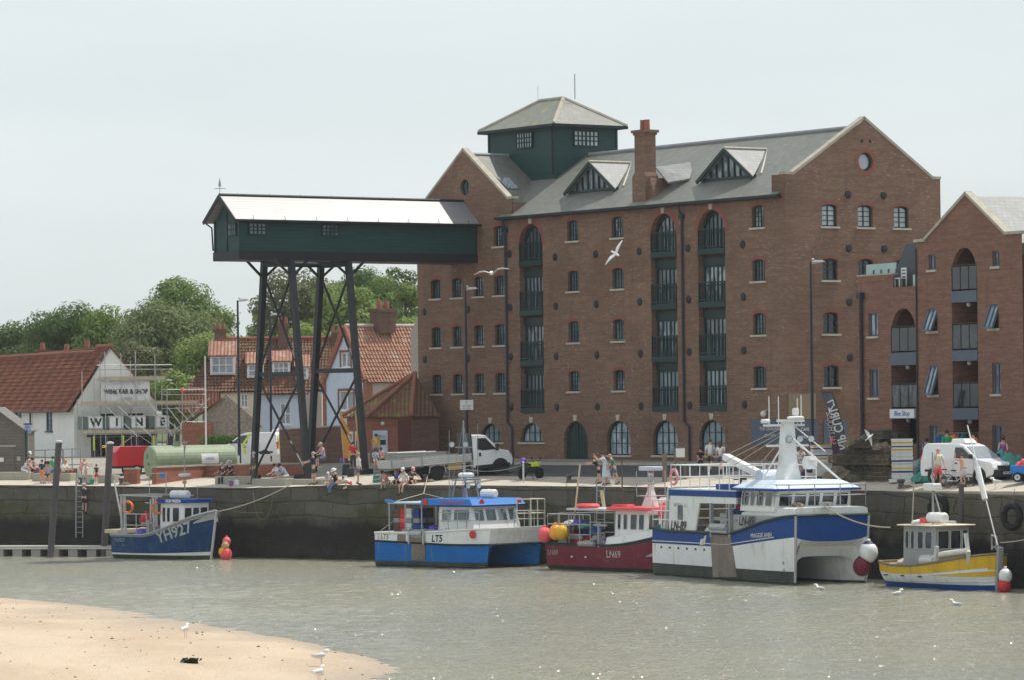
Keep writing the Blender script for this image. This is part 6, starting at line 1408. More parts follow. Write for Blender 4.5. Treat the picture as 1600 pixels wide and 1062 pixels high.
def van(loc, rot, label, m='carwhite', extra=None, plate='FN58 KHB', pitch=0):
    t_ = thing('white_van' if m == 'carwhite' else 'van', label, 'van', loc, rot, 'vans parked near the quay', pitch)
    low = [(-2.15,.35),(1.75,.3),(2.12,.42),(2.18,.7),(2.05,.98),(1.15,1.14),(-2.17,1.12),(-2.2,.6)]
    top = [(-2.15,1.10),(1.2,1.12),(.35,1.74),(.0,1.84),(-1.9,1.86),(-2.08,1.72)]
    b, hw = vanbody(t_, low, top, 1.78, 1.46, M[m])
    sidepanel(t_,[(.98,1.17),(.28,1.66),(-.15,1.68),(-.15,1.17)],hw,'side_window',M['carglass'])
    o = MB(); fx = lambda z: 1.2+(.35-1.2)*(z-1.12)/(1.74-1.12)+.02
    o.add([(fx(1.17),-.76,1.18),(fx(1.17),.76,1.18),(fx(1.70),.66,1.71),(fx(1.70),-.66,1.71)],[(0,1,2,3)]); o.build('windscreen', M['windscreen'], t_)
    o = MB(); o.box(2.0,2.24,-.82,.82,.32,.66); o.build('bumper', M['plastic'], t_, bevel=.04)
    o = MB(); o.box(2.1,2.215,-.55,.55,.66,.84); o.build('grille', M['plastic'], t_)
    for s in (-1,1):
        o = MB(); o.add([(2.10,s*.56,.90),(2.14,s*.60,.74),(2.0,s*.87,.80),(1.72,s*.90,1.02),(1.9,s*.80,1.03)],[(0,1,2,3,4)]); o.build('headlight', M['glass_sky'], t_)
        o = MB(); o.box(.85,1.0,s*.9 if s > 0 else -1.05,1.05 if s > 0 else -.9,1.15,1.36); o.build('mirror', M['plastic'], t_, bevel=.03)
        o = MB(); o.box(-1.9,-.9,min(s*.89,s*.905),max(s*.89,s*.905),.55,.66); o.build('side_trim', M['plastic'], t_)
        o = MB(); o.box(-.1,.05,min(s*.89,s*.92),max(s*.89,s*.92),.92,.97); o.build('door_handle', M['plastic'], t_)
        o = MB(); o.box(-2.2,-2.12,min(s*.68,s*.86),max(s*.68,s*.86),.8,1.25); o.build('tail_light', M['carred'], t_)
        for x in (1.35,-1.35): wheel(t_, x, s*.80, .32)
        for x in (1.35,-1.35): o = MB(); o.tube((x,s*.895,.36),(x,s*.897,.36),.40,n=18); o.build('wheel_arch', M['plastic'], t_)
        for x in (-.2,-1.0,1.02): o = MB(); o.box(x-.008,x+.008,min(s*.892,s*.896),max(s*.892,s*.896),.42,1.1); o.build('door_gap', M['grey'], t_)
    o = MB(); o.box(2.235,2.25,-.26,.26,.44,.55); p_ = o.build('number_plate', M['white'], t_); text(plate, .1, p_, frame((2.256,0,.495),(0,1,0),(0,0,1)), M['black'])
    if extra == 'fridge':
        o = MB(); o.taper((-.75,.2,-.42,.42),(-.7,.0,-.36,.36),1.84,2.06); o.build('roof_cooler', M['white'], t_, bevel=.05)
        o = MB(); o.tube((2.2,0,.86),(2.215,0,.86),.07,n=12); o.build('badge', M['alu'], t_)
    if extra == 'stripe':
        sidepanel(t_,[(.1,.5),(-.1,.5),(.02,1.12),(-.42,1.80),(-.22,1.80),(.2,1.13)],lambda z: hw(max(z,1.1)),'hazard_stripe',M['hiviz'],.014)
        o = MB()
        for k in range(4): o.box(-2.22,-2.18,-.8+.4*k,-.62+.4*k,.7,1.7)
        o.build('hazard_stripe', M['hiviz'], t_)
    return t_
g = G(1528,755); van((g.x-.25,g.y+1.2,g.z), radians(-47), 'white refrigerated van with a roof cooler parked on the quay beside the fish boxes', extra='fridge')
g = gat(392,243); van((g.x,g.y,g.z), radians(160), 'white van with a yellow hazard stripe, parked behind the crane house stilts', extra='stripe')
g = gat(478,246); van((g.x,g.y,g.z+.15), radians(15), 'white van half hidden behind the dark brick wall near the stilts', plate='AO12 XYR')
def car(loc, rot, label, m):
    t_ = thing('parked_car', label, 'car', loc, rot, 'cars parked behind the brick wall')
    low = [(-2.05,.3),(1.95,.28),(2.1,.45),(2.05,.72),(1.0,.88),(-2.0,.9),(-2.12,.6)]; top = [(-1.85,.87),(1.05,.87),(.3,1.38),(-1.2,1.42)]
    b, hw = vanbody(t_, low, top, 1.72, 1.25, M[m]); sidepanel(t_,[(-1.55,.92),(.85,.92),(.22,1.33),(-1.1,1.36)],hw,'side_window',M['carglass'])
    o = MB(); o.add([(.98,-.72,.93),(.98,.72,.93),(.34,.6,1.36),(.34,-.6,1.36)],[(0,1,2,3)]); o.build('windscreen', M['windscreen'], t_)
    for x in (1.3,-1.3):
        for y in (-.78,.78): wheel(t_, x, y, .31)
    for s in (-1,1): o = MB(); o.box(2.0,2.1,min(s*.5,s*.8),max(s*.5,s*.8),.58,.7); o.build('headlight', M['glass_sky'], t_); o = MB(); o.box(-2.14,-2.06,min(s*.5,s*.8),max(s*.5,s*.8),.65,.8); o.build('tail_light', M['carred'], t_)
for px, D, r_, m, lab in ((437,247,170,'carsilver','silver car right of the striped white van, behind the stilts'),(418,250,175,'cardark','dark car just right of the striped white van'),(455,249,10,'carsilver','silver grey car left of the half hidden van')):
    g = gat(px,D); car((g.x,g.y,g.z+.12), radians(r_), lab, m)
# flatbed truck
ga = G(685,750); gb_ = G(776,741); hd = atan2(gb_.y-ga.y, gb_.x-ga.x); wb = hypot(gb_.x-ga.x, gb_.y-ga.y)
tr = thing('flatbed_truck', 'white cab flatbed truck with a long dropside bed parked on the quay', 'truck', ga, hd, pitch=-atan2(gb_.z-ga.z, wb))
W2 = 1.0
# origin at near rear wheel; centreline at y=+W2
def T_(mb, name, m, **k): mb.v = [p+Vector((0,W2,0)) for p in mb.v]; return mb.build(name, m, tr, **k)
o = MB(); o.box(-2.6,3.0,-.45,.45,.45,.72); T_(o,'chassis',M['plastic'])
o = MB(); o.box(-2.7,2.05,-1.05,1.05,.86,.95); T_(o,'bed',M['wood'])
o = MB(); 
for s in (-1,1): o.box(-2.7,2.05,s*1.05-.025,s*1.05+.025,.9,1.32)
o.box(-2.72,-2.66,-1.05,1.05,.9,1.32); bs = T_(o,'dropside',M['alu'])
o = MB()
for x in (-2.66,-.9,2.0): o.box(x-.04,x+.04,-1.1,-1.07,.85,1.5 if x == -.9 else 1.34)
for z in (1.0,1.1,1.2): o.box(-2.68,2.04,-1.085,-1.076,z-.008,z+.008)
T_(o,'side_post',M['grey'])
o = MB(); o.box(2.06,2.14,-1.0,1.0,.95,2.42); T_(o,'headboard',M['cardark'])
cl = [(2.15,.5),(4.0,.45),(4.45,.5),(4.5,.85),(4.3,1.28),(3.75,1.42),(2.15,1.4)]; ct = [(2.15,1.38),(3.8,1.40),(3.05,2.22),(2.7,2.3),(2.2,2.3)]
o = MB(); o.extrude(cl, lambda a,b,d: (a,d,b), -.98, .98); hwc = lambda z: .98-.14*(z-1.38)/.92
vs = [(a,-hwc(b),b) for a,b in ct]+[(a,hwc(b),b) for a,b in ct]; n_ = len(ct); o.add(vs,[tuple(range(n_)),tuple(range(n_,2*n_))]+[(i,(i+1)%n_,n_+(i+1)%n_,n_+i) for i in range(n_)]); T_(o,'cab',M['carwhite'],bevel=.05)
for s in (-1,1):
    o = MB(); pl = [(3.55,1.42),(3.0,2.08),(2.5,2.1),(2.42,1.5),(2.75,1.42)]; o.add([(a,s*(hwc(b)+.014),b) for a,b in pl],[tuple(range(5))]); T_(o,'side_window',M['carglass'])
    o = MB(); o.box(3.45,3.6,s*1.18-.09,s*1.18+.09,1.35,1.72); T_(o,'mirror',M['plastic'],bevel=.03)
    o = MB(); o.box(2.25,4.3,min(s*.985,s*1.0),max(s*.985,s*1.0),.42,.62); o.tube((3.72,s*.985,.42),(3.72,s*1.0,.42),.5,n=18); T_(o,'wheel_arch',M['plastic'])
    o = MB(); o.box(2.5,2.62,min(s*.985,s*1.01),max(s*.985,s*1.01),1.1,1.3); T_(o,'door_handle',M['plastic'])
    o = MB(); o.box(4.32,4.46,min(s*.55,s*.92),max(s*.55,s*.92),.88,1.1); T_(o,'headlight',M['glass_sky'])
    o = MB(); o.path([(-.5,s*1.02,.45),(-.42,s*1.02,.8),(0,s*1.02,.92),(.42,s*1.02,.8),(.5,s*1.02,.45)],.05,4); T_(o,'mudguard',M['grey'])
o = MB(); o.add([(3.82,-.88,1.43),(3.82,.88,1.43),(3.1,.78,2.2),(3.1,-.78,2.2)],[(0,1,2,3)]); T_(o,'windscreen',M['windscreen'])
o = MB(); o.box(4.3,4.56,-.95,.95,.45,.8); T_(o,'bumper',M['plastic'],bevel=.04)
for x in (0,wb):
    for y in (.15,2*W2-.15): wheel(tr, x, y, .38, .24)
o = MB(); o.box(.7,1.5,-.85,-.6,.5,.78); T_(o,'tool_box',M['gold']); o = MB(); o.box(.55,2.6,-.95,-.9,.62,.68); T_(o,'side_guard',M['alu'])
cg = thing('wire_crate', 'low wire mesh crate of nets lying on the flatbed of the truck', 'crate', (ga.x+cos(hd)*-1.2-sin(hd)*W2, ga.y+sin(hd)*-1.2+cos(hd)*W2, ga.z+.93), hd)
o = MB()
for i in range(7): x = -1.1+i*.37; o.tube((x,-.8,.0),(x+.05*sin(i*3),-.8,.62+.05*sin(i*2)),.02,n=4); o.tube((x,.8,0),(x,.8,.6),.02,n=4); o.tube((x,-.8,.62),(x,.8,.6),.015,n=4)
for y in (-.8,.8): 
    for z in (.2,.42,.62): o.tube((-1.1,y,z),(1.15,y,z+.06),.018,n=4)
o.build('mesh', M['galv'], cg); heap(cg,(0,0,.02),.75,'rope_dk','net',71,.45); heap(cg,(.6,-.2,.0),.5,'pinkred','net',72,.3)
# motorbike
g = G(830,748); mbk = thing('motorbike', 'black and yellow-green motorbike with a blue helmet on its seat, parked on the quay', 'motorbike', g, radians(48))
for x in (-.72,.68):
    o = MB(); o.lathe([(.24,-.06),(.31,-.05),(.32,0),(.31,.05),(.24,.06)],18,(0,0,0),'y'); w_ = o.build('wheel', M['rubber'], mbk); w_.location = (x,0,.32)
    o = MB(); o.path([(.22*cos(t),0,.22*sin(t)) for t in [2*pi*i/14 for i in range(14)]],.02,5,closed=True)
    for k in range(6): o.tube((0,0,0),(.22*cos(k*pi/3),0,.22*sin(k*pi/3)),.015,n=4)
    o.build('rim', M['alu'], w_)
o = MB(); o.box(-.3,.3,-.16,.16,.32,.68); o.path([(.66,0,.32),(.42,0,.95)],.04,6); o.path([(-.7,0,.32),(-.2,0,.45)],.04,6); o.path([(-.4,-.14,.35),(-.9,-.2,.5)],.055,7); o.build('engine', M['plastic'], mbk)
o = MB(); o.taper((-.15,.42,-.17,.17),(-.1,.32,-.12,.12),.68,.92); o.build('tank', M['hiviz'], mbk, bevel=.05); o = MB(); o.taper((.35,.62,-.14,.14),(.4,.52,-.1,.1),.7,.98); o.build('fairing', M['hiviz'], mbk, bevel=.04)
o = MB(); o.extrude([(-.75,.80),(-.12,.72),(-.12,.84),(-.7,.92)], lambda a,b,d: (a,d,b), -.13, .13); o.build('seat', M['plastic'], mbk, bevel=.03)
o = MB(); o.taper((-1.0,-.6,-.15,.15),(-.95,-.65,-.12,.12),.55,.84); o.build('tail', M['plastic'], mbk, bevel=.04)
o = MB(); o.path([(.36,-.36,1.02),(.42,-.1,.98),(.42,.1,.98),(.36,.36,1.02)],.022,6); o.build('handlebar', M['plastic'], mbk)
for y in (-.3,.3): o = MB(); o.ball((.42,y,1.14),.06,8); o.tube((.40,y*.9,1.0),(.42,y,1.12),.01); o.build('mirror', M['plastic'], mbk)
o = MB(); o.tube((-.1,-.1,.3),(-.2,-.35,.0),.02); o.build('stand', M['plastic'], mbk)
o = MB(); o.lathe([(.55*0+.02,1.0),(.1,1.0)],8,(.5,0,-.25),'x') if False else o.tube((.66,0,.86),(.72,0,.86),.1,n=12); o.build('headlight', M['glass_sky'], mbk)
hm = MB(); hm.ball((0,0,.15),.16,14,1.05); hmo = hm.build('helmet', M['violet'], smooth=True); hmo.location = (g.x-.42,g.y-.1,g.z+.86); tag(hmo, 'blue motorcycle helmet resting on the seat of the motorbike', 'helmet')
v_ = MB(); v_.box(.09,.165,-.1,.1,.08,.2); v_.build('visor', M['plastic'], hmo, bevel=.02)
# red covered trailer behind the green tank
g = G(203,742); rt = thing('red_trailer', 'bright red covered trailer with a sloping front beside the green tank', 'trailer', (g.x,g.y+1.2,g.z), radians(25))
o = MB(); o.extrude([(-1.3,.55),(1.35,.55),(1.35,1.3),(.9,1.75),(-1.05,1.75),(-1.35,1.4)], lambda a,b,d: (a,d,b), -.95, .95); o.build('body', M['carred'], rt, bevel=.06)
o = MB(); o.box(-1.3,1.35,-.975,-.955,.95,1.0); o.build('trim', M['red'], rt)
for y in (-.85,.85): wheel(rt, 0, y, .33)
o = MB(); o.beam((1.3,0,.5),(2.3,0,.5),.1); o.box(-1.3,1.3,-.8,.8,.42,.55); o.build('chassis', M['plastic'], rt)
# small blue cart at the right edge
g = G(1613,752); ct_ = thing('blue_cart', 'small blue quay cart loaded with pink and orange gear at the right edge', 'cart', g, radians(-20))
o = MB(); o.extrude([(-.9,.4),(.7,.3),(1.1,.55),(.8,.7),(-.9,.75)], lambda a,b,d: (a,d,b), -.5, .5); o.build('body', M['brightblue'], ct_, bevel=.04)
for x in (-.55,.55): wheel(ct_, x, -.5, .22, .14); wheel(ct_, x, .5, .22, .14)
heap(ct_,(-.2,0,.7),.5,'pinkred','net',81,.7); heap(ct_,(.4,.1,.65),.35,'orange','net',82,.7)
# ------------------------------------------------------------------ people: one skinned body each; clothes, hair and hats are children
def rotv(a): return lambda v: Vector((v.x*cos(a)-v.y*sin(a), v.x*sin(a)+v.y*cos(a), v.z))
def skinmesh(name, verts, edges, rad, m, par, roots=(0,), sub=1):
    me = bpy.data.meshes.new(name); me.from_pydata([tuple(v) for v in verts], edges, []); me.materials.append(m)
    o = bpy.data.objects.new(name, me); COL.objects.link(o); o.parent = par
    sk = o.modifiers.new('Skin','SKIN'); sk.use_smooth_shade = True
    dt = me.skin_vertices[0].data
    for i, r in enumerate(rad): dt[i].radius = r if isinstance(r, tuple) else (r,r); dt[i].use_root = i in roots
    if sub: s = o.modifiers.new('Subdivision','SUBSURF'); s.levels = sub; s.render_levels = sub
    return o
def person(loc, face, label, H=1.72, pose='stand', top='whitecloth', bottom='jeans', hair='hair_br', hat=None, skin='skin', long_=False, sleeve=.5, leg=1.0, dress=None, longhair=False, seat=None, female=False, group='people on the quay', **q):
    s = H/1.72
    P0 = dict(lean=2, thL=4, thR=-4, knL=4, knR=6, arL=6, arR=4, elL=12, elR=14, abL=9, abR=9, hp=0, ph=None)
    if pose == 'walk': P0.update(thL=22, thR=-18, knL=8, knR=22, arL=-18, arR=20, elL=15, elR=25)
    if pose == 'sit': P0.update(lean=12, thL=84, thR=80, knL=84, knR=78, arL=32, arR=38, elL=40, elR=35, hp=18, ph=.47)
    if pose == 'ground': P0.update(lean=18, thL=112, thR=100, knL=118, knR=100, arL=50, arR=45, elL=30, elR=40, hp=20, ph=.13)
    if pose == 'dangle': P0.update(lean=8, thL=78, thR=72, knL=62, knR=72, arL=-12, arR=30, elL=10, elR=40, hp=22, ph=.13)
    if pose == 'bend': P0.update(lean=50, thL=-4, thR=6, knL=4, knR=10, arL=70, arR=55, elL=20, elR=25, hp=-5)
    P0.update(q); p = type('o',(),P0)
    root = thing('person', label, 'person', loc, radians(face), group)
    R = lambda a: radians(a)
    d = lambda a: Vector((sin(R(a)),0,-cos(R(a))))   # leg/arm direction, forward positive
    ul = Vector((sin(R(p.lean)),0,cos(R(p.lean))))
    pel = Vector((0,0,0)); wa = pel+ul*.16; chs = pel+ul*.36; nb = pel+ul*.53; hdir = Vector((sin(R(p.lean*.5+p.hp)),0,cos(R(p.lean*.5+p.hp))))
    nk = nb+hdir*.07; hc = nk+hdir*.10; ht = hc+hdir*.115; nose = hc+Vector((hdir.z,0,-hdir.x))*.10+hdir*-.005
    V_ = [pel,wa,chs,nb,nk,hc,ht]; E_ = [(0,1),(1,2),(2,3),(3,4),(4,5),(5,6)]; Rd = [.125,.112 if not female else .1,.135,.085,.052,.088,.06]
    low = 9; J = {}
    for sd, th, kn, ar, el, ab in ((1,p.thL,p.knL,p.arL,p.elL,p.abL),(-1,p.thR,p.knR,p.arR,p.elR,p.abR)):
        hip = pel+Vector((0,sd*.09,-.05)); kne = hip+d(th)*.42+Vector((0,sd*.02,0)); ank = kne+d(th-kn)*.41; fd = d(th-kn+90); toe = ank+fd*.17+d(th-kn)*.06; heel = ank+d(th-kn)*.05
        i = len(V_); V_ += [hip,kne,ank,toe]; E_ += [(0,i),(i,i+1),(i+1,i+2),(i+2,i+3)]; Rd += [.088,.058,.04,.034]
        shd = nb-ul*.06+Vector((0,sd*(.185 if not female else .165),0)); yb = sin(R(ab)); dd = lambda a: (d(a)*cos(R(ab))+Vector((0,sd*yb,0)))
        elb = shd+dd(ar)*.28; wr = elb+(d(ar+el)*cos(R(ab*.4))+Vector((0,sd*yb*.2,0)))*.24; hd_ = wr+(wr-elb).normalized()*.07
        k = len(V_); V_ += [shd,elb,wr,hd_]; E_ += [(3,k),(k,k+1),(k+1,k+2),(k+2,k+3)]; Rd += [.058,.042,.03,.034]
        J[sd] = (i,k); low = min(low, ank.z+d(th-kn).z*.07, toe.z-.03)
    roots = [0]
    # fingers and thumb: short chains rooted inside the palm
    for sd in (1,-1):
        k = J[sd][1]; wr = V_[k+2]; pm = V_[k+3]; f = (pm-wr).normalized(); sidev = Vector((0,1,0)) if abs(f.y) < .8 else Vector((1,0,0)); a = f.cross(sidev).normalized()
        for j in range(4):
            i = len(V_); off = a*(j-1.5)*.017; l_ = (.060,.072,.068,.052)[j]; V_ += [pm+off, pm+off+f*l_*.6, pm+off+f*l_+sidev*(-sd*.012)]; E_ += [(i,i+1),(i+1,i+2)]; Rd += [.009,.009,.007]; roots.append(i)
        i = len(V_); V_ += [pm-f*.03+a*.02, pm+a*.05+f*.005, pm+a*.055+f*.035]; E_ += [(i,i+1),(i+1,i+2)]; Rd += [.011,.010,.008]; roots.append(i)
    i = len(V_); V_ += [hc+(nose-hc)*.6, nose+(nose-hc)*.28]; E_ += [(i,i+1)]; Rd += [.024,.012]; roots.append(i)
    z0 = (p.ph*1.0 if p.ph is not None else -low)
    off = Vector((0,0,z0))
    sc_ = lambda v: (v+off)*s if p.ph is None else Vector((v.x*s,v.y*s,v.z*s+z0))
    V_ = [sc_(v) for v in V_]; Rd = [r*s for r in Rd]
    body = skinmesh('body', V_, E_, Rd, M[skin], root, roots)
    hc = V_[5]; f = (V_[-1]-hc).normalized(); up = (V_[6]-hc).normalized(); lf = up.cross(f)
    ey = MB(); 
    for sd in (1,-1): ey.ball(hc+f*.084*s+up*.012*s+lf*sd*.034*s, .012*s, 6)
    ey.build('eyes', M['black'], body)
    mo = MB(); mo.beam(hc+f*.086*s-up*.05*s-lf*.022*s, hc+f*.086*s-up*.05*s+lf*.022*s, .012*s); mo.build('mouth', M['pink'], body)
    er = MB(); [er.ball(hc+lf*sd*.09*s, .024*s, 6) for sd in (1,-1)]; er.build('ears', M[skin], body)
    fr = Matrix((f, lf, up)).transposed().to_4x4(); fr.translation = hc
    def cap(name, m, r0, zc, rows, par=root):
        o = MB(); o.T = fr; o.lathe(rows, 14); return o.build(name, M[m], par, smooth=True)
    o = MB(); o.T = fr @ Matrix.Translation((-.018*s,0,.02*s)); o.lathe([(.1*s*k1,.1*s*k2) for k1,k2 in ((.98,-.35),(1.06,.1),(1.0,.55),(.75,.95),(.35,1.15),(.02,1.2))], 14)
    if longhair: o.T = fr @ Matrix.Translation((-.045*s,0,0)); o.lathe([(.085*s,-.26*s),(.1*s,-.12*s),(.095*s,.03*s),(.03*s,.08*s)],12)
    if hair: o.build('hair', M[hair], root, smooth=True)
    if hat:
        kind, hm = hat; o = MB(); o.T = fr @ Matrix.Translation((-.005*s,0,.055*s)); o.lathe([(.108*s,0),(.108*s,.05*s),(.085*s,.09*s),(.03*s,.108*s)],14)
        if kind == 'brim': o.lathe([(.1*s,.0),(.185*s,-.012*s),(.185*s,-.02*s),(.1*s,-.01*s)],18)
        else: o.extrude([(.06*s,-.08*s),(.19*s,-.05*s),(.2*s,0),(.19*s,.05*s),(.06*s,.08*s)], lambda a,b,dd: (a,b,dd), 0, .012*s)
        o.build('hat', M[hm], root, smooth=True)
    # clothes
    pad = .018*s
    if top:
        vs = [V_[0].lerp(V_[1],.1),V_[1],V_[2],V_[3].lerp(V_[2],.12)]; es = [(0,1),(1,2),(2,3)]; rr = [(.128)*s+pad,Rd[1]+pad,Rd[2]+pad,Rd[3]+pad*.6]
        for sd in (1,-1):
            k = J[sd][1]; i = len(vs); vs += [V_[k], V_[k].lerp(V_[k+1], min(1,sleeve*1.6))]; es += [(3,i),(i,i+1)]; rr += [Rd[k]+pad, Rd[k+1]+pad*1.4]
            if sleeve > .7: vs.append(V_[k+1].lerp(V_[k+2],.9)); es.append((i+1,i+2)); rr.append(Rd[k+2]+pad)
        skinmesh('shirt', vs, es, rr, M[top], root)
    if bottom:
        vs = [V_[0].lerp(V_[1],.2),V_[0]]; es = [(0,1)]; rr = [.122*s+pad,.13*s+pad]
        for sd in (1,-1):
            j = J[sd][0]; i = len(vs); vs += [V_[j], V_[j].lerp(V_[j+1], min(1,leg*1.7))]; es += [(1,i),(i,i+1)]; rr += [Rd[j]+pad*1.2, (Rd[j+1]+pad*1.4)]
            if leg > .6: vs.append(V_[j+1].lerp(V_[j+2],min(1,(leg-.5)*1.85))); es.append((i+1,i+2)); rr.append(Rd[j+2]+pad*1.2)
        skinmesh('trousers' if leg > .6 else 'shorts', vs, es, rr, M[bottom], root)
    if dress:
        o = MB(); c0 = V_[1]; kk = (V_[J[1][0]+1]+V_[J[-1][0]+1])/2; o_ = []
        for t, r in ((0,.125),(.25,.16),(.6,.2),(1.0,.24),(1.15,.25)): c = c0.lerp(kk,t); o_.append([c+Vector((cos(a)*r*s,sin(a)*r*s*.9,.02*sin(5*a))) for a in [2*pi*i/16 for i in range(17)]])
        o.grid(o_); o.build('skirt', M[dress], root, smooth=True)
    for sd in (1,-1):
        j = J[sd][0]; o = MB(); a = V_[j+2]; t = V_[j+3]; dv = (t-a); o.tube(a-dv*.35-Vector((0,0,.01)), t+dv*.3, .042*s, .034*s, 8); o.build('shoe', M[q.get('shoe','charcoal')] if False else M['charcoal' if bottom not in ('pinkred',) else 'white'], root)
    return root
GP = 'people on the quay'
PP = lambda px,py,dz=0: G(px,py,dz)
def lift(px, py, D, z): p = P(px,py,D); return Vector((p.x,p.y,z))
R_ = -90
# far left
person(PP(45,744,.25), -60, 'man in black top and white cap sitting beside the weatherboarded shed', pose='sit', top='black', bottom='charcoal', hat=('cap','whitecloth'), hair='hair_dk')
person(PP(37,748,.15), -40, 'person in a pale green top leaning forward on the stone block by the shed', pose='sit', lean=48, top='paleblue', bottom='whitecloth', hair='hair_gr', female=True)
person(PP(49,747,.12), -120, 'woman in a pink strappy top sitting on the stone block by the shed', pose='sit', lean=25, top='pink', bottom='charcoal', hair='hair_br', skin='skin_tan', female=True, sleeve=.1, longhair=True)
person(PP(66,755), 80, 'child with a dark blue backpack and orange shorts facing the group by the pile', 1.35, 'stand', 'navy', 'orange', 'hair_dk', leg=.45)
person(PP(71,753,.0), -70, 'man in a pale tee shirt sitting on the block in the left group', pose='sit', top='paleblue', bottom='grey', hair='hair_dk', leg=.45)
person(PP(77,753,.0), -100, 'person in a grey tee shirt and sunglasses sitting in the left group', pose='sit', top='greylight', bottom='brown', hair='hair_dk', leg=.45)
person(PP(83,754), -60, 'boy in a green top and bright blue shorts standing by the left mooring pile', 1.5, 'stand', 'bright_green', 'brightblue', 'hair_dk', leg=.45)
person(PP(99,750,.0), -30, 'man in a white shirt half hidden behind the left mooring pile', pose='sit', top='whitecloth', bottom='black', hair='hair_bl')
person(PP(124,756), 20, 'woman in patterned grey trousers bending between the stone blocks', 1.55, 'bend', 'pink', 'greylight', 'hair_bl', lean=35, female=True)
person(PP(135,755), -150, 'toddler in white with ginger hair standing by the woman bending down', 1.15, 'stand', 'whitecloth', 'greylight', 'hair_br', leg=.45)
person(PP(151,756), -90, 'small child in a dark vest and red shorts standing by the right mooring pile', 1.12, 'stand', 'charcoal', 'red', 'hair_br', leg=.45, sleeve=.15)
lw = P(118,806,218.5)
person((lw.x,qinterp(lw.x)[0]-.42,lw.z), 80, 'person in dark clothes and a pale cap climbing the ladder on the quay wall', 1.7, 'stand', 'navy', 'navy', 'hair_gr', hat=('cap','paleblue'), leg=.45, thL=35, knL=50, thR=8, knR=20, arL=70, arR=95, elL=40, elR=20)
# middle
person(PP(352,755,-.0), -125, 'left one of the grey haired couple sitting on the stone block', pose='sit', top='navy', bottom='black', hair='hair_gr', lean=22)
person(PP(363,753,.02), -125, 'right one of the grey haired couple sitting on the stone block', pose='sit', top='navy', bottom='khaki', hair='hair_gr', lean=20, hat=('brim','hair_gr'))
person(PP(397,757), -160, 'person all in olive overalls standing before the first stilt', 1.8, 'stand', 'olive', 'olive', 'hair_gr', sleeve=.9, thL=14, thR=-10)
person(PP(437,756,.0), -140, 'dark haired man in a pale striped shirt sitting on the stone block', pose='sit', top='paleblue', bottom='creamcloth', hair='hair_dk', leg=.45, lean=30)
person(PP(448,755,.02), -150, 'person in a light blue shirt bowed beside the dark haired man', pose='sit', top='skyblue', bottom='whitecloth', hair='hair_dk', leg=.45, lean=38)
person(PP(490,757), 180, 'grey haired man in a navy tee shirt and dark shorts holding a crab line', 1.75, 'walk', 'navy', 'khaki', 'hair_gr', leg=.48, thL=8, thR=-6, knR=8, arL=55, elL=25, arR=50, elR=20)
person(lift(506,731,219,1.35)-Vector((0,0,.45)), -150, 'person in a lilac shirt and sun hat perched on the low brick wall', pose='sit', top='lilac', bottom='jeans', hair='hair_gr', hat=('brim','straw'), leg=.6)
person(PP(510,757,.02), -60, 'child in white with a sun hat crouching on the quay edge', 1.25, 'ground', 'skyblue', 'whitecloth', 'hair_bl', hat=('cap','whitecloth'), leg=.45)
person(PP(525,757,.0)+Vector((0,-.15,.0)), -140, 'woman in a black top, jeans and brimmed hat with legs over the quay edge', 1.7, 'dangle', 'black', 'jeans', 'hair_br', hat=('brim','whitecloth'), female=True, sleeve=.15)
person(PP(548,757,.0), 170, 'child lying low in a white top beside the seated woman in jeans', 1.2, 'ground', 'whitecloth', 'pinkred', 'hair_dk', leg=.45, lean=60)
person(PP(560,757), 20, 'blonde woman in a white shirt and denim shorts standing below the last stilt', 1.7, 'stand', 'whitecloth', 'denim', 'hair_bl', female=True, leg=.42, sleeve=.9, longhair=False)
person(PP(552,741,.3), -90, 'person in a red top standing behind the bags by the stilts', 1.5, 'stand', 'red', 'charcoal', 'hair_dk')
person(lift(588,722,221,.95), 90, 'person in a mustard top at the kiosk window', 1.6, 'stand', 'yellow', 'jeans', 'hair_dk')
person(lift(586,727,218,.95)-Vector((0,0,.2)), -80, 'child in a light blue shirt in front of the kiosk', 1.2, 'sit', 'skyblue', 'skyblue', 'hair_dk', leg=.45)
person(lift(598,727,218.5,.9)-Vector((0,0,.2)), -120, 'person in a pink top sitting in a black chair by the kiosk', 1.55, 'sit', 'pink', 'black', 'hair_br', sleeve=.15)
person(PP(606,756,.02), -130, 'pale bare backed woman bent over on the quay edge by the blue bag', 1.68, 'ground', 'pink', 'white', 'hair_dk', leg=.3, lean=42, sleeve=.05, female=True)
person(PP(620,755,.02), -110, 'woman with arms raised to her head sitting behind the white capped woman', 1.65, 'ground', 'violet', 'charcoal', 'hair_bl', leg=.45, arL=150, elL=110, arR=60, female=True)
person(PP(632,757,.02)+Vector((0,-.15,0)), -115, 'woman in white cap and white shirt with bare legs over the edge', 1.68, 'dangle', 'whitecloth', 'pink', 'hair_bl', hat=('cap','whitecloth'), leg=.3, female=True)
person(PP(642,755,.02), -60, 'person in a dark green top sitting right of the white capped woman', 1.65, 'ground', 'olive', 'charcoal', 'hair_dk', leg=.45, hat=('cap','pink'))
# family crabbing
person(PP(936,755), 185, 'child in a black tee shirt stooping with arms out at the quay edge', 1.42, 'bend', 'black', 'black', 'hair_br', lean=32, leg=.45, arL=75, arR=60, hp=10)
person(PP(948,757), 180, 'woman in a pale blue summer dress bending behind the child in black', 1.68, 'bend', 'paleblue', 'paleblue', 'hair_dk', dress='paleblue', lean=22, female=True, leg=.3, arL=62, arR=80, elL=70, elR=60, sleeve=.4)
person(PP(961,756), 175, 'blond boy in a green tee shirt and blue shorts beside the woman in the dress', 1.55, 'bend', 'greencloth', 'jeans', 'hair_bl', lean=22, leg=.45, arL=15, arR=-5, thL=-14, thR=12, hp=20)
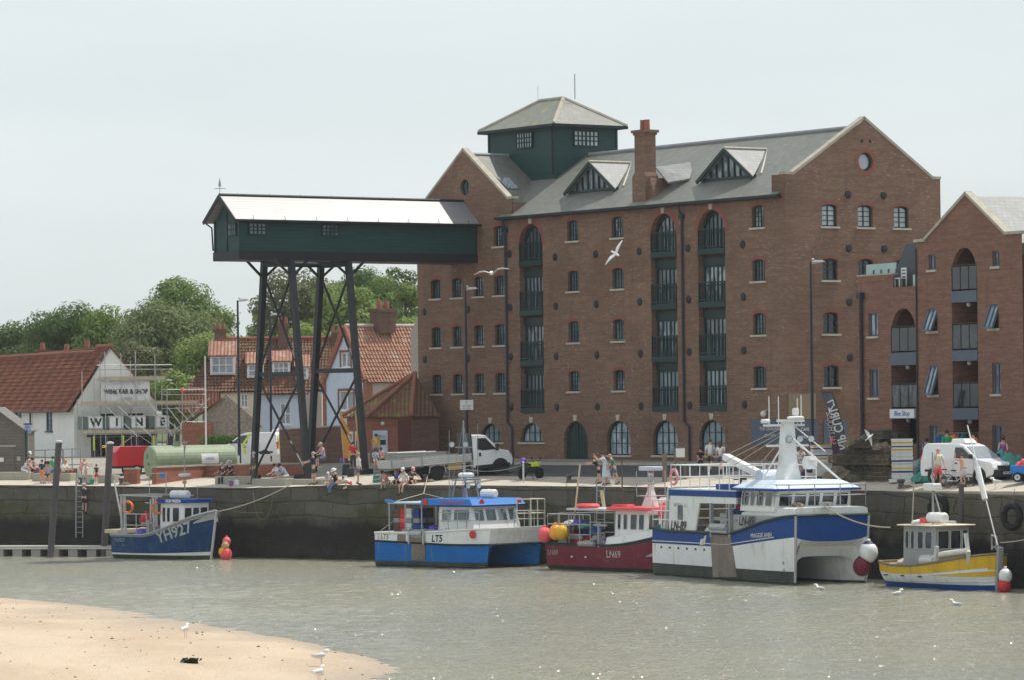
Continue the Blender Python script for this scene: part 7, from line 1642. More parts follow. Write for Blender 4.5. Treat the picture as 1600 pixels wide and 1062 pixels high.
# behind the big catamaran
person(PP(1095,738), 100, 'dark haired child in black beside the couple walking by the granary', 1.3, 'walk', 'black', 'black', 'hair_dk')
person(PP(1110,739), 70, 'man in a white tee shirt walking away past the granary windows', 1.75, 'walk', 'whitecloth', 'khaki', 'hair_br', leg=.45)
person(PP(1126,739), 70, 'woman in a white top and denim skirt walking beside the man in the tee shirt', 1.66, 'walk', 'whitecloth', 'denim', 'hair_br', female=True, longhair=True, leg=.42)
person(PP(1250,737,.1), -60, 'person in white and a white cap sitting by the striped boxes', 1.6, 'sit', 'whitecloth', 'grey', 'hair_dk', hat=('cap','whitecloth'))
person(PP(1266,752,.15), -150, 'woman in white with a pony tail sitting with her back turned by the crates', 1.6, 'sit', 'whitecloth', 'navy', 'hair_br', female=True, longhair=True)
person(PP(1243,752,.1), 180, 'person in brown sitting close to the mast of the big catamaran', 1.5, 'sit', 'brown', 'brown', 'hair_dk')
# right
person(PP(1466,764), -75, 'bald man in a cream tee shirt and pink shorts standing on the quay', 1.82, 'walk', 'creamcloth', 'pinkred', None, leg=.5, thL=6, thR=-8, knR=10, arR=-6, arL=14, skin='skin')
o = bpy.data.objects
person(PP(1504,761), 150, 'bare chested child in grey shorts standing before the white van', 1.48, 'stand', None, 'greylight', 'hair_br', leg=.5, skin='skin', arL=95, elL=80, arR=10)
person(PP(1480,733,.1), -90, 'person in a bright green tee shirt behind the white van', 1.7, 'stand', 'bright_green', 'navy', 'hair_dk')
person(PP(1521,733,.1), -90, 'person in sunglasses and an orange top behind the white van roof', 1.6, 'stand', 'orange', 'navy', 'hair_dk')
person(PP(1568,735,.1), -100, 'woman in a purple vest and orange trousers right of the van', 1.62, 'sit', 'purple', 'orange', 'hair_dk', sleeve=.1, female=True, ph=.75)
person(PP(1448,733,.1), -90, 'person in a blue patterned top sitting among the nets left of the van', 1.55, 'sit', 'brightblue', 'navy', 'hair_dk', ph=.7)
# ------------------------------------------------------------------ street furniture and quay clutter
def lamp_post(px, pyt, D, label, arm=1, m='blue_black', r=.075):
    b = gat(px,D); top = P(px,pyt,D).z-b.z
    t_ = thing('lamp_post', label, 'lamp post', b, 0, 'street lamps')
    o = MB(); o.tube((0,0,0),(0,0,1.2),r*1.5,r*1.5,8); o.tube((0,0,1.2),(0,0,top),r*1.2,r*.8,8); o.build('post', M[m], t_)
    o = MB(); o.beam((0,0,top-.06),(arm*.6,0,top),.06); o.taper((arm*.1-.05,arm*.1+.6*arm+.05,-.1,.1) if arm > 0 else (arm*.7,.0,-.1,.1),(arm*.2,arm*.2+.4,-.06,.06) if arm > 0 else (arm*.6,-.1,-.05,.05),top,top+.1); o.ball((.12*arm,0,top+.14),.07,8); o.build('lamp_head', M['greylight'], t_)
    return t_
lamp_post(374,470,238,'slim dark lamp post left of the first stilt')
lamp_post(424,492,258,'slim lamp post seen just behind the first stilt')
lp = lamp_post(730,452,222,'dark lamp post against the left part of the granary, carrying a white sign')
lamp_post(1270,410,200,'tall dark lamp post against the granary gable end')
o = MB(); o.box(-.38,.38,-.2,-.16,3.05,3.62); s_ = o.build('sign_panel', M['white'], lp); text('P', .2, s_, frame((0,-.206,3.48),(1,0,0),(0,0,1)), M['navy']); text('PAY HERE', .11, s_, frame((0,-.206,3.28),(1,0,0),(0,0,1)), M['navy']); text('8am - 8pm', .1, s_, frame((0,-.206,3.15),(1,0,0),(0,0,1)), M['navy'])
p = gat(322,238); f_ = thing('flagpole', 'slim white flagpole in front of the flint outbuilding', 'flagpole', p); o = MB(); o.tube((0,0,0),(0,0,P(322,555,238).z-p.z),.06,.04,8); o.build('pole', M['white'], f_); o = MB(); o.tube((-1.2,0,2.6),(.0,0,2.6),.03); o.build('yard', M['white'], f_)
# grey weatherboarded shed
a = gat(38,232.5); sh_ = thing('boat_shed', 'grey weatherboarded shed with a pitched roof at the left edge', 'shed', a, 0)
zs = P(38,671,232.5).z-a.z; zr = P(0,640,232.5).z-a.z; xl = -(38-(-40))*232.5/F
o = MB(); o.extrude([(xl*2,-.3),(0,-.3),(0,zs),(xl*.55,zr+.05),(xl*1.1,zs),(xl*2,zs)] if False else [(xl*1.2,-.3),(0,-.3),(0,zs),(xl*.6,zs+1.3),(xl*1.2,zs)], lambda a_,b_,d_: (a_,d_,b_), 0, 5); o.build('wall', M['grey_boards'], sh_)
slab(sh_,'roof',M['grey_boards'],[(.15,-.15,zs-.05),(.15,5.2,zs-.05),(xl*.6,5.2,zs+1.42),(xl*.6,-.15,zs+1.42)]); slab(sh_,'roof',M['grey_boards'],[(xl*1.25,-.15,zs-.05),(xl*1.25,5.2,zs-.05),(xl*.6,5.2,zs+1.42),(xl*.6,-.15,zs+1.42)])
o = MB(); o.box(-2.2,-.6,-.05,.02,0,1.85); d_ = o.build('door', M['grey_boards'], sh_); o = MB(); o.box(-2.3,-.5,-.07,-.01,1.85,1.95); o.build('lintel', M['greyrender'], d_)
o = MB(); o.box(-1.5,-1.25,-.09,-.06,.95,1.2); o.build('notice', M['white'], d_); o = MB(); o.box(-.45,-.25,-.03,-.005,1.0,1.25); o.build('plaque', M['stone'], sh_)
o = MB(); o.box(.05,.16,-.08,.1,-.2,zs); o.build('corner_board', M['green'], sh_)
# hanging sign by the shed
b = gat(44,233); hs = thing('pub_sign', 'small pale blue hanging sign on a post between the shed and the white house', 'sign', b); zt = P(44,660,233).z-b.z
o = MB(); o.tube((0,0,0),(0,0,zt),.04); o.build('post', M['grey'], hs); o = MB(); o.box(-.2,.2,-.05,-.01,zt-.62,zt-.1); s_ = o.build('board', M['skyblue'], hs); o = MB(); o.box(-.26,.26,-.06,0,zt-.1,zt-.02); o.build('header', M['navy'], hs)
text('QUAY', .13, s_, frame((0,-.055,zt-.25),(1,0,0),(0,0,1)), M['navy']); text('No 1', .2, s_, frame((0,-.055,zt-.46),(1,0,0),(0,0,1)), M['brightblue'])
# railings
def railing(pxs, D, h, label):
    a, b = gat(pxs[0],D), gat(pxs[1],D); t_ = thing('railing', label, 'railing', a); o = MB(); v = b-a
    for k in (1,.66,.33): o.tube((0,0,h*k),v+Vector((0,0,h*k)),.035)
    o.build('rail', M['grey'], t_)
    n = max(2,int(v.length/1.2))
    for i in range(n+1): o = MB(); p_ = v*(i/n); o.tube(p_,p_+Vector((0,0,h)),.035); o.build('post', M['grey'], t_)
railing((43,98),236,1.35,'long grey tube railing in front of the white house'); railing((99,126),234.5,1.45,'short higher grey railing beside the wine bar door')
# low brick walls
def wallbit(pts, h, w, m, label, cope_=None):
    a = Vector(pts[0]); t_ = thing('brick_wall', label, 'wall', a)
    for p, q in zip(pts, pts[1:]):
        p = Vector(p)-a; q = Vector(q)-a; o = MB(); o.beam(p+Vector((0,0,h/2-.2)), q+Vector((0,0,h/2-.2)), w, h+.4); o.build('wall', M[m], t_)
        if cope_: o = MB(); o.beam(p+Vector((0,0,h+.03)), q+Vector((0,0,h+.03)), w+.1, .09); o.build('coping', M[cope_], t_)
    return t_
wallbit([gat(50,231),gat(125,228.5)], .62, .3, 'brick_low', 'low red brick wall behind the left group of people', 'coping')
a = G(244,756); b = G(322,744); c = G(480,741)
wb_ = thing('brick_wall', 'low red brick wall with a pale coping in front of the green tank', 'wall', a)
for p_, q_, yp, yq in ((a,b,730,727),(b,c,727,724)):
    tp = P(p_.x/p_.y*F+800,yp,p_.y); tq = P(q_.x/q_.y*F+800,yq,q_.y); o = MB(); n_ = Vector((-(q_-p_).y,(q_-p_).x,0)).normalized()*.3
    tp = Vector((p_.x,p_.y,tp.z)); tq = Vector((q_.x,q_.y,tq.z)); d3 = Vector((0,0,.3))
    vs = [p_-d3,q_-d3,tq,tp]; vs = [v_-a for v_ in vs]; vs += [v_+n_ for v_ in vs]; o.add(vs,[(0,1,2,3),(4,5,6,7),(0,1,5,4),(3,2,6,7),(0,3,7,4),(1,2,6,5)]); o.build('wall', M['brick_low'], wb_)
    o = MB(); o.beam(tp-a+n_*.5+Vector((0,0,.04)),tq-a+n_*.5+Vector((0,0,.04)),.42,.09); o.build('coping', M['coping'], wb_)
o = MB(); o.box(.35,.6,-.2,-.1,.45,.75) if False else o.tube((.42,-.30,.55),(.42,-.36,.55),.17,n=16); o.build('plaque', M['brightblue'], wb_)
wallbit([G(196,755),G(217,755)], .85, .3, 'brick_low', 'short stub of red brick wall left of the green tank', 'coping')
wallbit([gat(440,232),gat(552,229)], 2.15, .35, 'brick_dark', 'tall dark brick wall below the cottages, behind the stilts', 'coping'); wallbit([gat(552,228),gat(700,224)], .6, .4, 'greyrender', 'low grey wall under the kiosk windows')
o = MB(); g_ = gat(352,234)
for k in range(4):
    q = gat(353+k*24,234); m_ = MB(); m_.box(0,.82,-.05,.05,.0,.62); m_.box(.05,.15,-.12,.12,-.02,.05); m_.box(.65,.75,-.12,.12,-.02,.05)
    tag(m_.build('barrier', M['white'], loc=q), ['white barrier board farthest left below the striped van','second white barrier board from the left below the striped van','third white barrier board from the left below the striped van','white barrier board nearest the first stilt'][k], 'barrier', 'white barrier boards')
# green tank
g = G(232,750); tk = thing('fuel_tank', 'big pale green cylindrical tank lying behind the low brick wall', 'tank', (g.x,g.y+1.0,g.z), radians(28))
R0 = .96; Lt = 5.2
o = MB(); o.lathe([(.05,-.12),(R0*.6,-.1),(R0*.95,-.03),(R0,.06),(R0,Lt-.06),(R0*.95,Lt+.03),(R0*.6,Lt+.1),(.05,Lt+.12)],32,(0,0,R0+.12),'x'); o.build('shell', M['tankgreen'], tk, smooth=False)
o = MB(); 
for x in (.8,4.3): o.box(x-.15,x+.15,-.7,.7,-.1,.5)
o.build('saddle', M['concrete'], tk)
o = MB(); o.lathe([(.22,.0),(.22,.25),(.24,.25),(.24,.3)],12,(1.7,-.15,R0*2+.05)); o.build('filler_cap', M['tankgreen'], tk); o = MB(); o.tube((-.14,.15,R0+.45),(-.16,.15,R0+.45),.12,n=14); o.build('gauge', M['bright_green'], tk); o = MB(); o.tube((-.14,-.1,R0),(-.16,-.1,R0),.06,n=10); o.build('valve', M['green_dk'], tk)
o = MB(); vs = []
for i in range(5):
    t = radians(-8+i*9); vs += [(2.9,-cos(t)*(R0+.012),R0+.12+sin(t)*(R0+.012)),(4.0,-cos(t)*(R0+.012),R0+.12+sin(t)*(R0+.012))]
o.add(vs,[(2*i,2*i+1,2*i+3,2*i+2) for i in range(4)]); s_ = o.build('label', M['white'], tk); text('DIESEL', .2, s_, frame((3.45,-R0-.02,R0+.27),(1,0,0),(0,.17,1)), M['brightblue'])
# stone blocks
BL_ = [(2,48,745,'long pale stone block at the far left of the quay'),(54,88,747,'stone block under the left group of people'),(96,114,747,'stone block just right of the left mooring pile'),(130,148,749,'small stone block behind the bending woman'),(156,182,750,'stone block by the right mooring pile'),(340,397,752,'long stone block under the grey haired couple'),(400,452,754,'stone block under the dark haired man'),(455,535,752,'low long stone block right of the dark haired man')]
for x0, x1, y, lab in BL_:
    a = G(x0,y+4); b = G(x1,y+4); o = MB(); v = b-a; h = .48 if x0 < 398 else .4 if x0 < 455 else .3
    o.beam((0,.35,h/2-.1),(v.x,v.y+.35,v.z+h/2-.1),.65,h+.2); tag(o.build('stone_block', M['block'], loc=a, bevel=.04), lab, 'stone block', 'stone blocks along the quay')
# mooring piles, pontoon, ladders
for (xt,yt,xb,yb,lab) in ((92,690,80,852,'dark steel mooring pile standing left by the pontoon'),(172,692,163,852,'dark steel mooring pile standing right by the pontoon')):
    a = P(xb,yb,220.0); b = P(xt,yt,220.4); o = MB(); d_ = (b-a); r_ = thing('mooring_pile', lab, 'pile', (a.x,a.y,WZ), 0, 'steel mooring piles'); ex = a-d_*.25
    o.tube(ex-Vector((a.x,a.y,WZ)), b-Vector((a.x,a.y,WZ)), .19,.19,12); o.build('shaft', M['pile'], r_); o = MB(); q = b-Vector((a.x,a.y,WZ)); o.lathe([(.2,-.03),(.22,.0),(.2,.08),(.05,.12)],12,q); o.build('cap', M['greylight'], r_)
a = P(-40,868,222.0); b = P(180,868,219.6); pd = Vector((b.x-a.x,b.y-a.y,0)); pt = thing('pontoon', 'long low floating pontoon with a pale deck at the left', 'pontoon', (a.x,a.y,WZ), atan2(pd.y,pd.x)); L_ = pd.length
o = MB(); o.box(0,L_,0,1.9,.42,.6); o.build('deck', M['block'], pt)
for k in range(int(L_/1.15)+1):
    if k*1.15+.62 < L_: o = MB(); o.box(k*1.15+.05,k*1.15+.62,.08,1.8,-.3,.42); o.build('float', M['greyrender'], pt)
o = MB(); o.box(0,L_,-.04,.0,.44,.52); o.build('fender_strip', M['greylight'], pt)
def ladder(px, z0, z1, label):
    X = P(px,800,215).x; X = P(px,800,qinterp(X)[0]).x; ye = qinterp(X)[0]-.42; t_ = thing('ladder', label, 'ladder', (X,ye,0), radians(-20), 'ladders on the quay wall')
    o = MB(); o.beam((-.22,0,z0),(-.22,.12,z1),.06); o.beam((.22,0,z0),(.22,.12,z1),.06); o.build('rail', M['grey'], t_); o = MB(); n = int((z1-z0)/.3)
    for i in range(1,n): z = z0+i*.3; o.tube((-.22,.12*i/n,z),(.22,.12*i/n,z),.022)
    o.build('rung', M['grey'], t_)
ladder(123,-3.2,.3,'steel ladder on the quay wall under the climbing person'); ladder(938,-3.9,.1,'dark ladder on the quay wall behind the maroon boat')
# bollards
def bollard(px, py, label):
    g = G(px,py); t_ = thing('bollard', label, 'bollard', g, 0, 'quay bollards'); o = MB(); o.lathe([(.2,0),(.14,.06),(.12,.26),(.2,.34),(.2,.4),(.05,.43)],12); o.build('post', M['pile'], t_); return t_, g
for px, py, lab in ((665,752,'low rusty bollard near the truck with rope wound round it'),(889,753,'low dark bollard above the maroon boat'),(128,756,'low dark bollard in front of the patterned trousers'),(190,757,'dark bollard right of the right mooring pile'),(1408,762,'dark bollard in front of the striped fish boxes')):
    t_, g = bollard(px,py,lab); heap(t_,(.25,-.1,.0),.32,'rope_dk','rope_coil',px,.5)
g = G(270,757); ropeline('mooring_rope', g, G(410,763,-1.3), .5, 'rope_dk', label='slack old rope drooping down the wall below the stone blocks')
p1 = P(402,770,qinterp(P(402,770,213).x)[0]-.4); o = MB(); o.path([P(a_,b_,qinterp(P(a_,b_,213).x)[0]-.45) for a_,b_ in ((395,768),(398,790),(402,806),(410,811),(418,806),(424,790),(426,770))],.03,5); tag(o.build('rope_loop', M['rope_dk']), 'loop of old rope hanging on the quay wall below the olive overalls', 'rope')
# posts with chain
g = G(818,753); pb = thing('quay_post', 'thin grey post with a chain beside the motorbike', 'post', g); o = MB(); o.tube((0,0,0),(0,0,1.05),.05,.045,8); o.ball((0,0,1.08),.07,8); o.build('post', M['greylight'], pb)
ropeline('chain', Vector(g)+Vector((0,0,.95)), Vector(ga)+Vector((cos(hd)*1.0,sin(hd)*1.0+.0,.75)), .3, 'grey', r=.015, label='sagging grey chain from the thin post past the truck')
g = G(1043,752); nb = thing('notice_stand', 'weathered wooden stand with a white notice board near the quay edge', 'notice board', g)
for x, h in ((-.15,1.45),(.45,1.75),(.95,1.75)):
    o = MB(); o.beam((x,0 if x < 0 else .6,0),(x,0 if x < 0 else .6,h),.24 if x < 0 else .12); o.build('post', M['wood'], nb)
o = MB(); o.box(.4,1.0,.52,.58,1.2,1.8); b_ = o.build('board', M['wood'], nb); o = MB(); o.box(.47,.93,.50,.515,1.26,1.72); o.build('notice', M['white'], b_)
o = MB(); o.beam((.45,.6,1.1),(.95,.6,.75),.08); o.build('brace', M['wood'], nb)
# flags: orange feather flags and the dark surf flag (seen from behind, so its lettering runs backwards)
def feather(px, D, pyt, w, lean_, m, label):
    b = gat(px,D); H = P(px,pyt,D).z-b.z; t_ = thing('feather_flag', label, 'flag', b, 0, 'tall feather flags'); o = MB(); o.path([(0,0,0),(lean_*.5,0,H*.5),(lean_*1.0,0,H)],.025,5); o.build('pole', M['greylight'], t_)
    o = MB(); rows = [[(lean_*(.1+.9*i/10)+w*k*min(1,(10-i)/5+.1)*(1 if k else 0), .02*sin(i*1.3+k*2), H*(.18+.82*i/10)) for k in (0,.5,1)] for i in range(11)]; o.grid(rows); o.build('cloth', M[m], t_); return t_, H
feather(538,224,642,.5,-.25,'floatorange','orange feather flag left of the kiosk door'); feather(561,226,641,.25,-.2,'floatorange','narrow orange feather flag right by the last stilt')
b = gat(1318,190); ff = thing('surf_flag', 'dark purple grey feather flag with mirrored RIP CURL lettering by the flats', 'flag', b, radians(0)); H = P(1318,612,190).z-b.z
pts_l = [(1283,612),(1292,640),(1296,670),(1300,700),(1304,716)]; pts_r = [(1301,614),(1309,640),(1316,670),(1322,700),(1323,714)]
o = MB(); loc_ = lambda a_,b_: P(a_,b_,190)-b
o.grid([[loc_(*l), loc_(*l).lerp(loc_(*r),.45)+Vector((0,.05,0)), loc_(*r)] for l, r in zip(pts_l, pts_r)]); cl_ = o.build('cloth', M['flaggrey'] if 'flaggrey' in M else mk('flag_cloth',(.10,.095,.13),.7,.15,2), ff)
o = MB(); o.grid([[loc_(l[0],l[1])+Vector((0,-.012,0)), loc_(*l).lerp(loc_(*r),.4)+Vector((0,-.012,0))] for l, r in zip(pts_l[1:], pts_r[1:])]); o.build('side_stripe', mk('flag_purple',(.085,.03,.06),.7,.15,2), ff)
o = MB(); o.path([loc_(1323,722),loc_(1323,700),loc_(1317,668),loc_(1309,636),loc_(1300,612),loc_(1283,611)],.03,5); o.build('pole', M['blue_black'], ff)
def mirrored(px, py, up_px, rd_px, size, s, m, **k):   # reading direction reversed
    o_ = loc_(px,py)+Vector((0,-.06,0)); xa = (loc_(*rd_px)-loc_(px,py)); fr_ = frame(o_, xa, loc_(*up_px)-loc_(px,py)); text(s, size, ff, fr_, M[m], **k)
mirrored(1309,668,(1319,665),(1301,640),.62,'RIP CURL','plasticwhite',bold=.012,sx=.85)
mirrored(1298,668,(1308,666),(1294,640),.38,'SALTHOUSE','greylight',sx=.8)
o = MB(); o.path([loc_(1293,628)+Vector((0,-.06,0)),loc_(1301,624)+Vector((0,-.06,0)),loc_(1303,632)+Vector((0,-.06,0)),loc_(1297,640)+Vector((0,-.06,0))],.04,5); o.build('logo_swirl', M['plasticwhite'], ff); o = MB(); o.ball(loc_(1300,687)+Vector((0,-.06,0)),.1,8); o.build('logo_dot', M['pinkred'], ff)
# tyres on the wall
for px, py, r, lab in ((1466,793,.42,'black tyre fender on the quay wall left of the yellow boat pole'),(1581,806,.42,'black tyre fender on the quay wall at the far right'),(797,873,.25,'small black tyre fender low beside the bright blue bow')):
    X = P(px,py,173).x
    for _ in range(4): X = P(px,py,qinterp(X)[0]).x
    ye = qinterp(X)[0]-.55; p = P(px,py,ye); o = MB(); o.path([(r*cos(t),0,r*1.15*sin(t)) for t in [2*pi*i/20 for i in range(20)]],.16*r/.42,8,closed=True); t_ = tag(o.build('tyre_fender', M['rubber'], loc=p, smooth=True), lab, 'tyre', 'tyres on the quay wall'); t_.rotation_euler = (0,0,radians(-40))
    o = MB(); o.tube((0,.05,r),(0,.25,r+.8),.015); o.build('rope', M['rope_dk'], t_)
for px, y0, y1, lab in ((1503,757,865,'rusty steel pole standing in front of the quay wall by the yellow boat'),):
    a = P(px,y1+40,172.3); b_ = P(px-1,y0,172.3); t_ = thing('steel_pole', lab, 'pole', (a.x,a.y,WZ)); o = MB(); o.tube((0,0,-1),b_-Vector((a.x,a.y,WZ)),.12,.12,10); o.ball(b_-Vector((a.x,a.y,WZ)),.16,8); o.build('shaft', M['pile'], t_)
# creels (pots), boxes, nets
M['net_dk'] = mk('creel_net', (.11,.10,.075), .9, .5, 3, bump=.8, bscale=12); M['net_br'] = mk('creel_net_brown', (.18,.145,.10), .9, .5, 3, bump=.8, bscale=12)
def creel_proto(label, m):
    t_ = thing('creel', label, 'creel', (0,0,0), 0, 'stacked lobster creels'); w, d, h = .72, .46, .4
    o = MB()
    for x in (-w/2,0,w/2): o.path([(x,-d/2,0),(x,-d/2,h*.6),(x,-d*.28,h*.95),(x,d*.28,h*.95),(x,d/2,h*.6),(x,d/2,0)],.022,5)
    for y, z in ((-d/2,0),(d/2,0),(-d/2,h*.6),(d/2,h*.6),(0,h*.95)): o.tube((-w/2,y,z),(w/2,y,z),.018,n=5)
    o.build('hoop', m, t_); o = MB(); o.box(-w/2,w/2,-d/2,d/2,.0,.03); o.build('base', M['wood'], t_)
    o = MB(); n = 9
    for i in range(n):
        x = -w/2+w*i/(n-1)
        for k in (-1,1): x2 = max(-w/2,min(w/2,x+k*.22)); o.path([(x,-d/2,.02),((x+x2)/2,-d/2,h*.6),(x2,-d*.28,h*.95),(x2,d*.28,h*.95),((x+x2)/2,d/2,h*.6),(x,d/2,.02)],.012,3)
    for x in (-w/2,w/2): 
        for i in range(5): y = -d/2+d*i/4; o.tube((x,y,.02),(x,y*.6,h*.9),.012,n=3); o.tube((x,-d/2,h*i/5),(x,d/2,h*i/5),.012,n=3)
    o.build('net', m, t_); return t_
cA = creel_proto('lobster creel in the big dark stack by the surf flag', M['net_dk']); cB = creel_proto('brown netted lobster creel in the right hand stack beside the striped fish boxes', M['net_br']); cC = creel_proto('loose creel on the low pile at the left end of the stacks', M['net_br'])
first = {id(cA):1,id(cB):1,id(cC):1}
def put(pr, loc, rot):
    if first.pop(id(pr),None): pr.location = loc; pr.rotation_euler = (0,0,rot); return pr
    return dup(pr, loc, rot)
rnd = random.Random(5)
def stack(pr, px0, px1, py, cols, rows_, deep, jit=.11, dy=0):
    a = G(px0,py); b = G(px1,py)
    for i in range(cols):
        base = a.lerp(b,(i+.5)/cols)
        for dd in range(deep):
            n = rows_[i % len(rows_)]
            for k in range(n):
                if dd < deep-1 and 0 < k < n-1 and deep > 2 and False: continue
                if k == n-1 and rnd.random() < .35: continue
                put(pr, (base.x+rnd.uniform(-jit,jit)+.15*dd+(.3 if k % 2 else 0), base.y+dd*.55+dy+rnd.uniform(-jit,jit), gz(base.x,base.y+dd*.55+dy)+k*.405), rnd.uniform(-.35,.35)-.5)
stack(cA,1316,1372,750,4,(4,5,6,6),2); stack(cB,1362,1394,751,2,(4,4),2); stack(cA,1360,1405,744,3,(5,6,6),1,dy=1.3); stack(cC,1298,1322,748,3,(2,3,3),2)
for px, py, dz, r, m_, lab, sd in ((1334,752,1.75,.45,'net_br','brown net thrown over the left top of the creel stack',131),(1356,752,2.0,.4,'net_dk','dark net heap on the middle of the creel stack',132),(1380,751,1.5,.5,'net_br','brown net heap on the right hand creel stack',133),(1312,753,.2,.8,'net_br','brown net heap at the left foot of the creel stack',134),(1336,753,.05,.5,'net_dk','dark net heap at the front foot of the creel stack',135)):
    g_ = G(px,py); tag(heap(None,(0,0,0),r,m_,'net_heap',sd,.7), lab, 'net', 'nets thrown over the creels').location = (g_.x,g_.y+.25,g_.z+dz)
def fishbox_proto():
    t_ = thing('fish_box', 'white fish box in the tall striped stack right of the creels', 'fish box', (0,0,0), 0, 'fish boxes stacked beside the creels'); w, d, h = .98, .6, .165
    o = MB(); o.box(-w/2,w/2,-d/2,d/2,0,.025); o.ring(rect(-w/2,w/2,-d/2,d/2), rect(-w/2+.04,w/2-.04,-d/2+.04,d/2-.04), lambda a_,b_,e_: (a_,b_,e_), 0, h); o.build('tub', M['plasticwhite'], t_)
    o = MB(); o.ring(rect(-w/2-.02,w/2+.02,-d/2-.02,d/2+.02), rect(-w/2+.04,w/2-.04,-d/2+.04,d/2-.04), lambda a_,b_,e_: (a_,b_,e_), h-.05, h+.004); o.build('rim', M['plasticwhite'], t_); return t_
fb_ = fishbox_proto(); g = G(1410,752)
labs = ['bottom white fish box of the tall striped stack','white fish box second from the bottom of the striped stack']
order = ['white','blue','gold','white','blue','white','white','gold','blue','gold','white']
protos = {}
names_ = ['lowest','second lowest','third','fourth','fifth','sixth','seventh','eighth','ninth','tenth','topmost']
for k, c in enumerate(order):
    b_ = fb_ if k == 0 else dup(fb_); b_.location = (g.x,g.y,g.z+.16+k*.172); b_.rotation_euler = (0,0,radians(-4+rnd.uniform(-2,2)))
    b_['label'] = 'fish box with a %s rim, %s in the tall striped stack' % ({'white':'white','blue':'blue','gold':'yellow'}[c], names_[k])
    for ch_ in kids(b_):
        if ch_.name.startswith('rim') and c != 'white': ch_.data = ch_.data.copy(); ch_.data.materials[0] = M[c]
o = MB(); o.box(-.6,.9,-.4,.4,0,.14); tag(o.build('pallet', M['plasticwhite'], loc=g), 'pale pallet under the tall striped stack of fish boxes', 'pallet')
g = G(1284,744); w2 = dup(fb_)
cols2 = [('gold','yellow'),('blue','blue'),('white','white'),('blue','blue'),('gold','yellow')]
for k, (c, nm) in enumerate(cols2):
    b_ = w2 if k == 0 else dup(fb_); b_.location = (g.x,g.y,g.z+.75+k*.17); b_.rotation_euler = (0,0,.05*k); b_['label'] = '%s rimmed fish box on the tub behind the mast, %s from the bottom' % (nm, ['first','second','third','fourth','fifth'][k])
    for ch_ in kids(b_):
        if c != 'white' and ch_.name.startswith('rim'): ch_.data = ch_.data.copy(); ch_.data.materials[0] = M[c]
bt = thing('fish_tub', 'big pale plastic tub under the small stack of boxes behind the mast', 'tub', g); o = MB(); o.box(-.75,.75,-.5,.5,0,.72); o.build('tub', M['plasticwhite'], bt, bevel=.05); o = MB(); o.box(-.8,.8,-.55,.55,.62,.7); o.build('rim', M['greylight'], bt)
g = G(1300,740); bt = thing('net_crate', 'pale open crate with a rope net right of the boxes behind the mast', 'crate', g); o = MB(); o.ring(rect(-.6,.7,-.45,.45), rect(-.5,.6,-.35,.35), lambda a_,b_,e_: (a_,b_,e_), 0, .62); o.build('side', M['straw'], bt); heap(bt,(0,0,.3),.5,'rope_dk','net',91,.5)
g = G(1445,752); tag(heap(None,(0,0,0),.62,'netgreen','fishing_net',92,.75), 'heap of green fishing net right of the striped fish boxes', 'net').location = g
g = G(1437,742); tag(heap(None,(0,0,0),.6,'grey','fishing_net',93,1.3), 'grey and white heap of netting behind the green net', 'net').location = g
for px, py, m_, lab, sd in ((1455,740,'teal','teal net bundle behind the cream tee shirt man',94),(1468,736,'brightblue','blue net bundle left of the van roof',95),(1540,738,'gold','orange and yellow net bundle right of the van roof',96),(1580,744,'netgreen','dark green net heap right of the van bonnet',97),(1560,741,'teal','grey green net heap just behind the van bonnet',98)):
    tag(heap(None,(0,0,0),.75,m_,'net_bundle',sd,1.35), lab, 'net', 'bundles of net around the van').location = G(px,py)
g = gat(1465,187); rk = thing('net_rack', 'long metal rack hung with coloured nets behind the white van', 'rack', g); o = MB()
for x in (0,1.0,2.0,3.2): o.tube((x,0,0),(x,0,1.6),.03)
o.tube((0,0,1.6),(3.2,0,1.6),.03); o.build('frame', M['grey'], rk)
for i, c in enumerate(('blue','orange','teal','netgreen','brightblue','gold')): heap(rk,(.25+i*.52,0,.9),.38,c,'net',110+i,1.6)
# bicycles lying on the quay
def bicycle(loc, rot, label):
    t_ = thing('bicycle', label, 'bicycle', loc, rot, 'bicycles lying on the quay'); t_.rotation_euler = (radians(82),0,rot)
    for x in (-.5,.5): o = MB(); o.path([(x+.3*cos(t),.3+.3*sin(t),0) for t in [2*pi*i/18 for i in range(18)]],.02,5,closed=True); [o.tube((x,.3,0),(x+.3*cos(k*pi/4),.3+.3*sin(k*pi/4),0),.004,n=3) for k in range(8)]; o.build('wheel', M['rubber'], t_)
    o = MB(); [o.tube(a_,b_,.018) for a_,b_ in (((-.5,.3,0),(-.05,.28,0)),((-.05,.28,0),(-.2,.75,0)),((-.5,.3,0),(-.18,.68,0)),((-.05,.28,0),(.38,.7,0)),((-.18,.68,0),(.36,.74,0)),((.5,.3,0),(.34,.85,0)))]; o.build('frame', M['greylight'], t_)
    o = MB(); o.path([(.3,.86,-.25),(.36,.88,0),(.3,.86,.25)],.015,5); o.build('handlebar', M['charcoal'], t_); o = MB(); o.box(-.32,-.1,.74,.79,-.05,.05); o.build('saddle', M['charcoal'], t_)
bicycle(G(1484,760,.05), .5, 'pale bicycle lying by the feet of the cream tee shirt man'); bicycle(G(1497,762,.05), -.3, 'bicycle lying by the bare chested child')
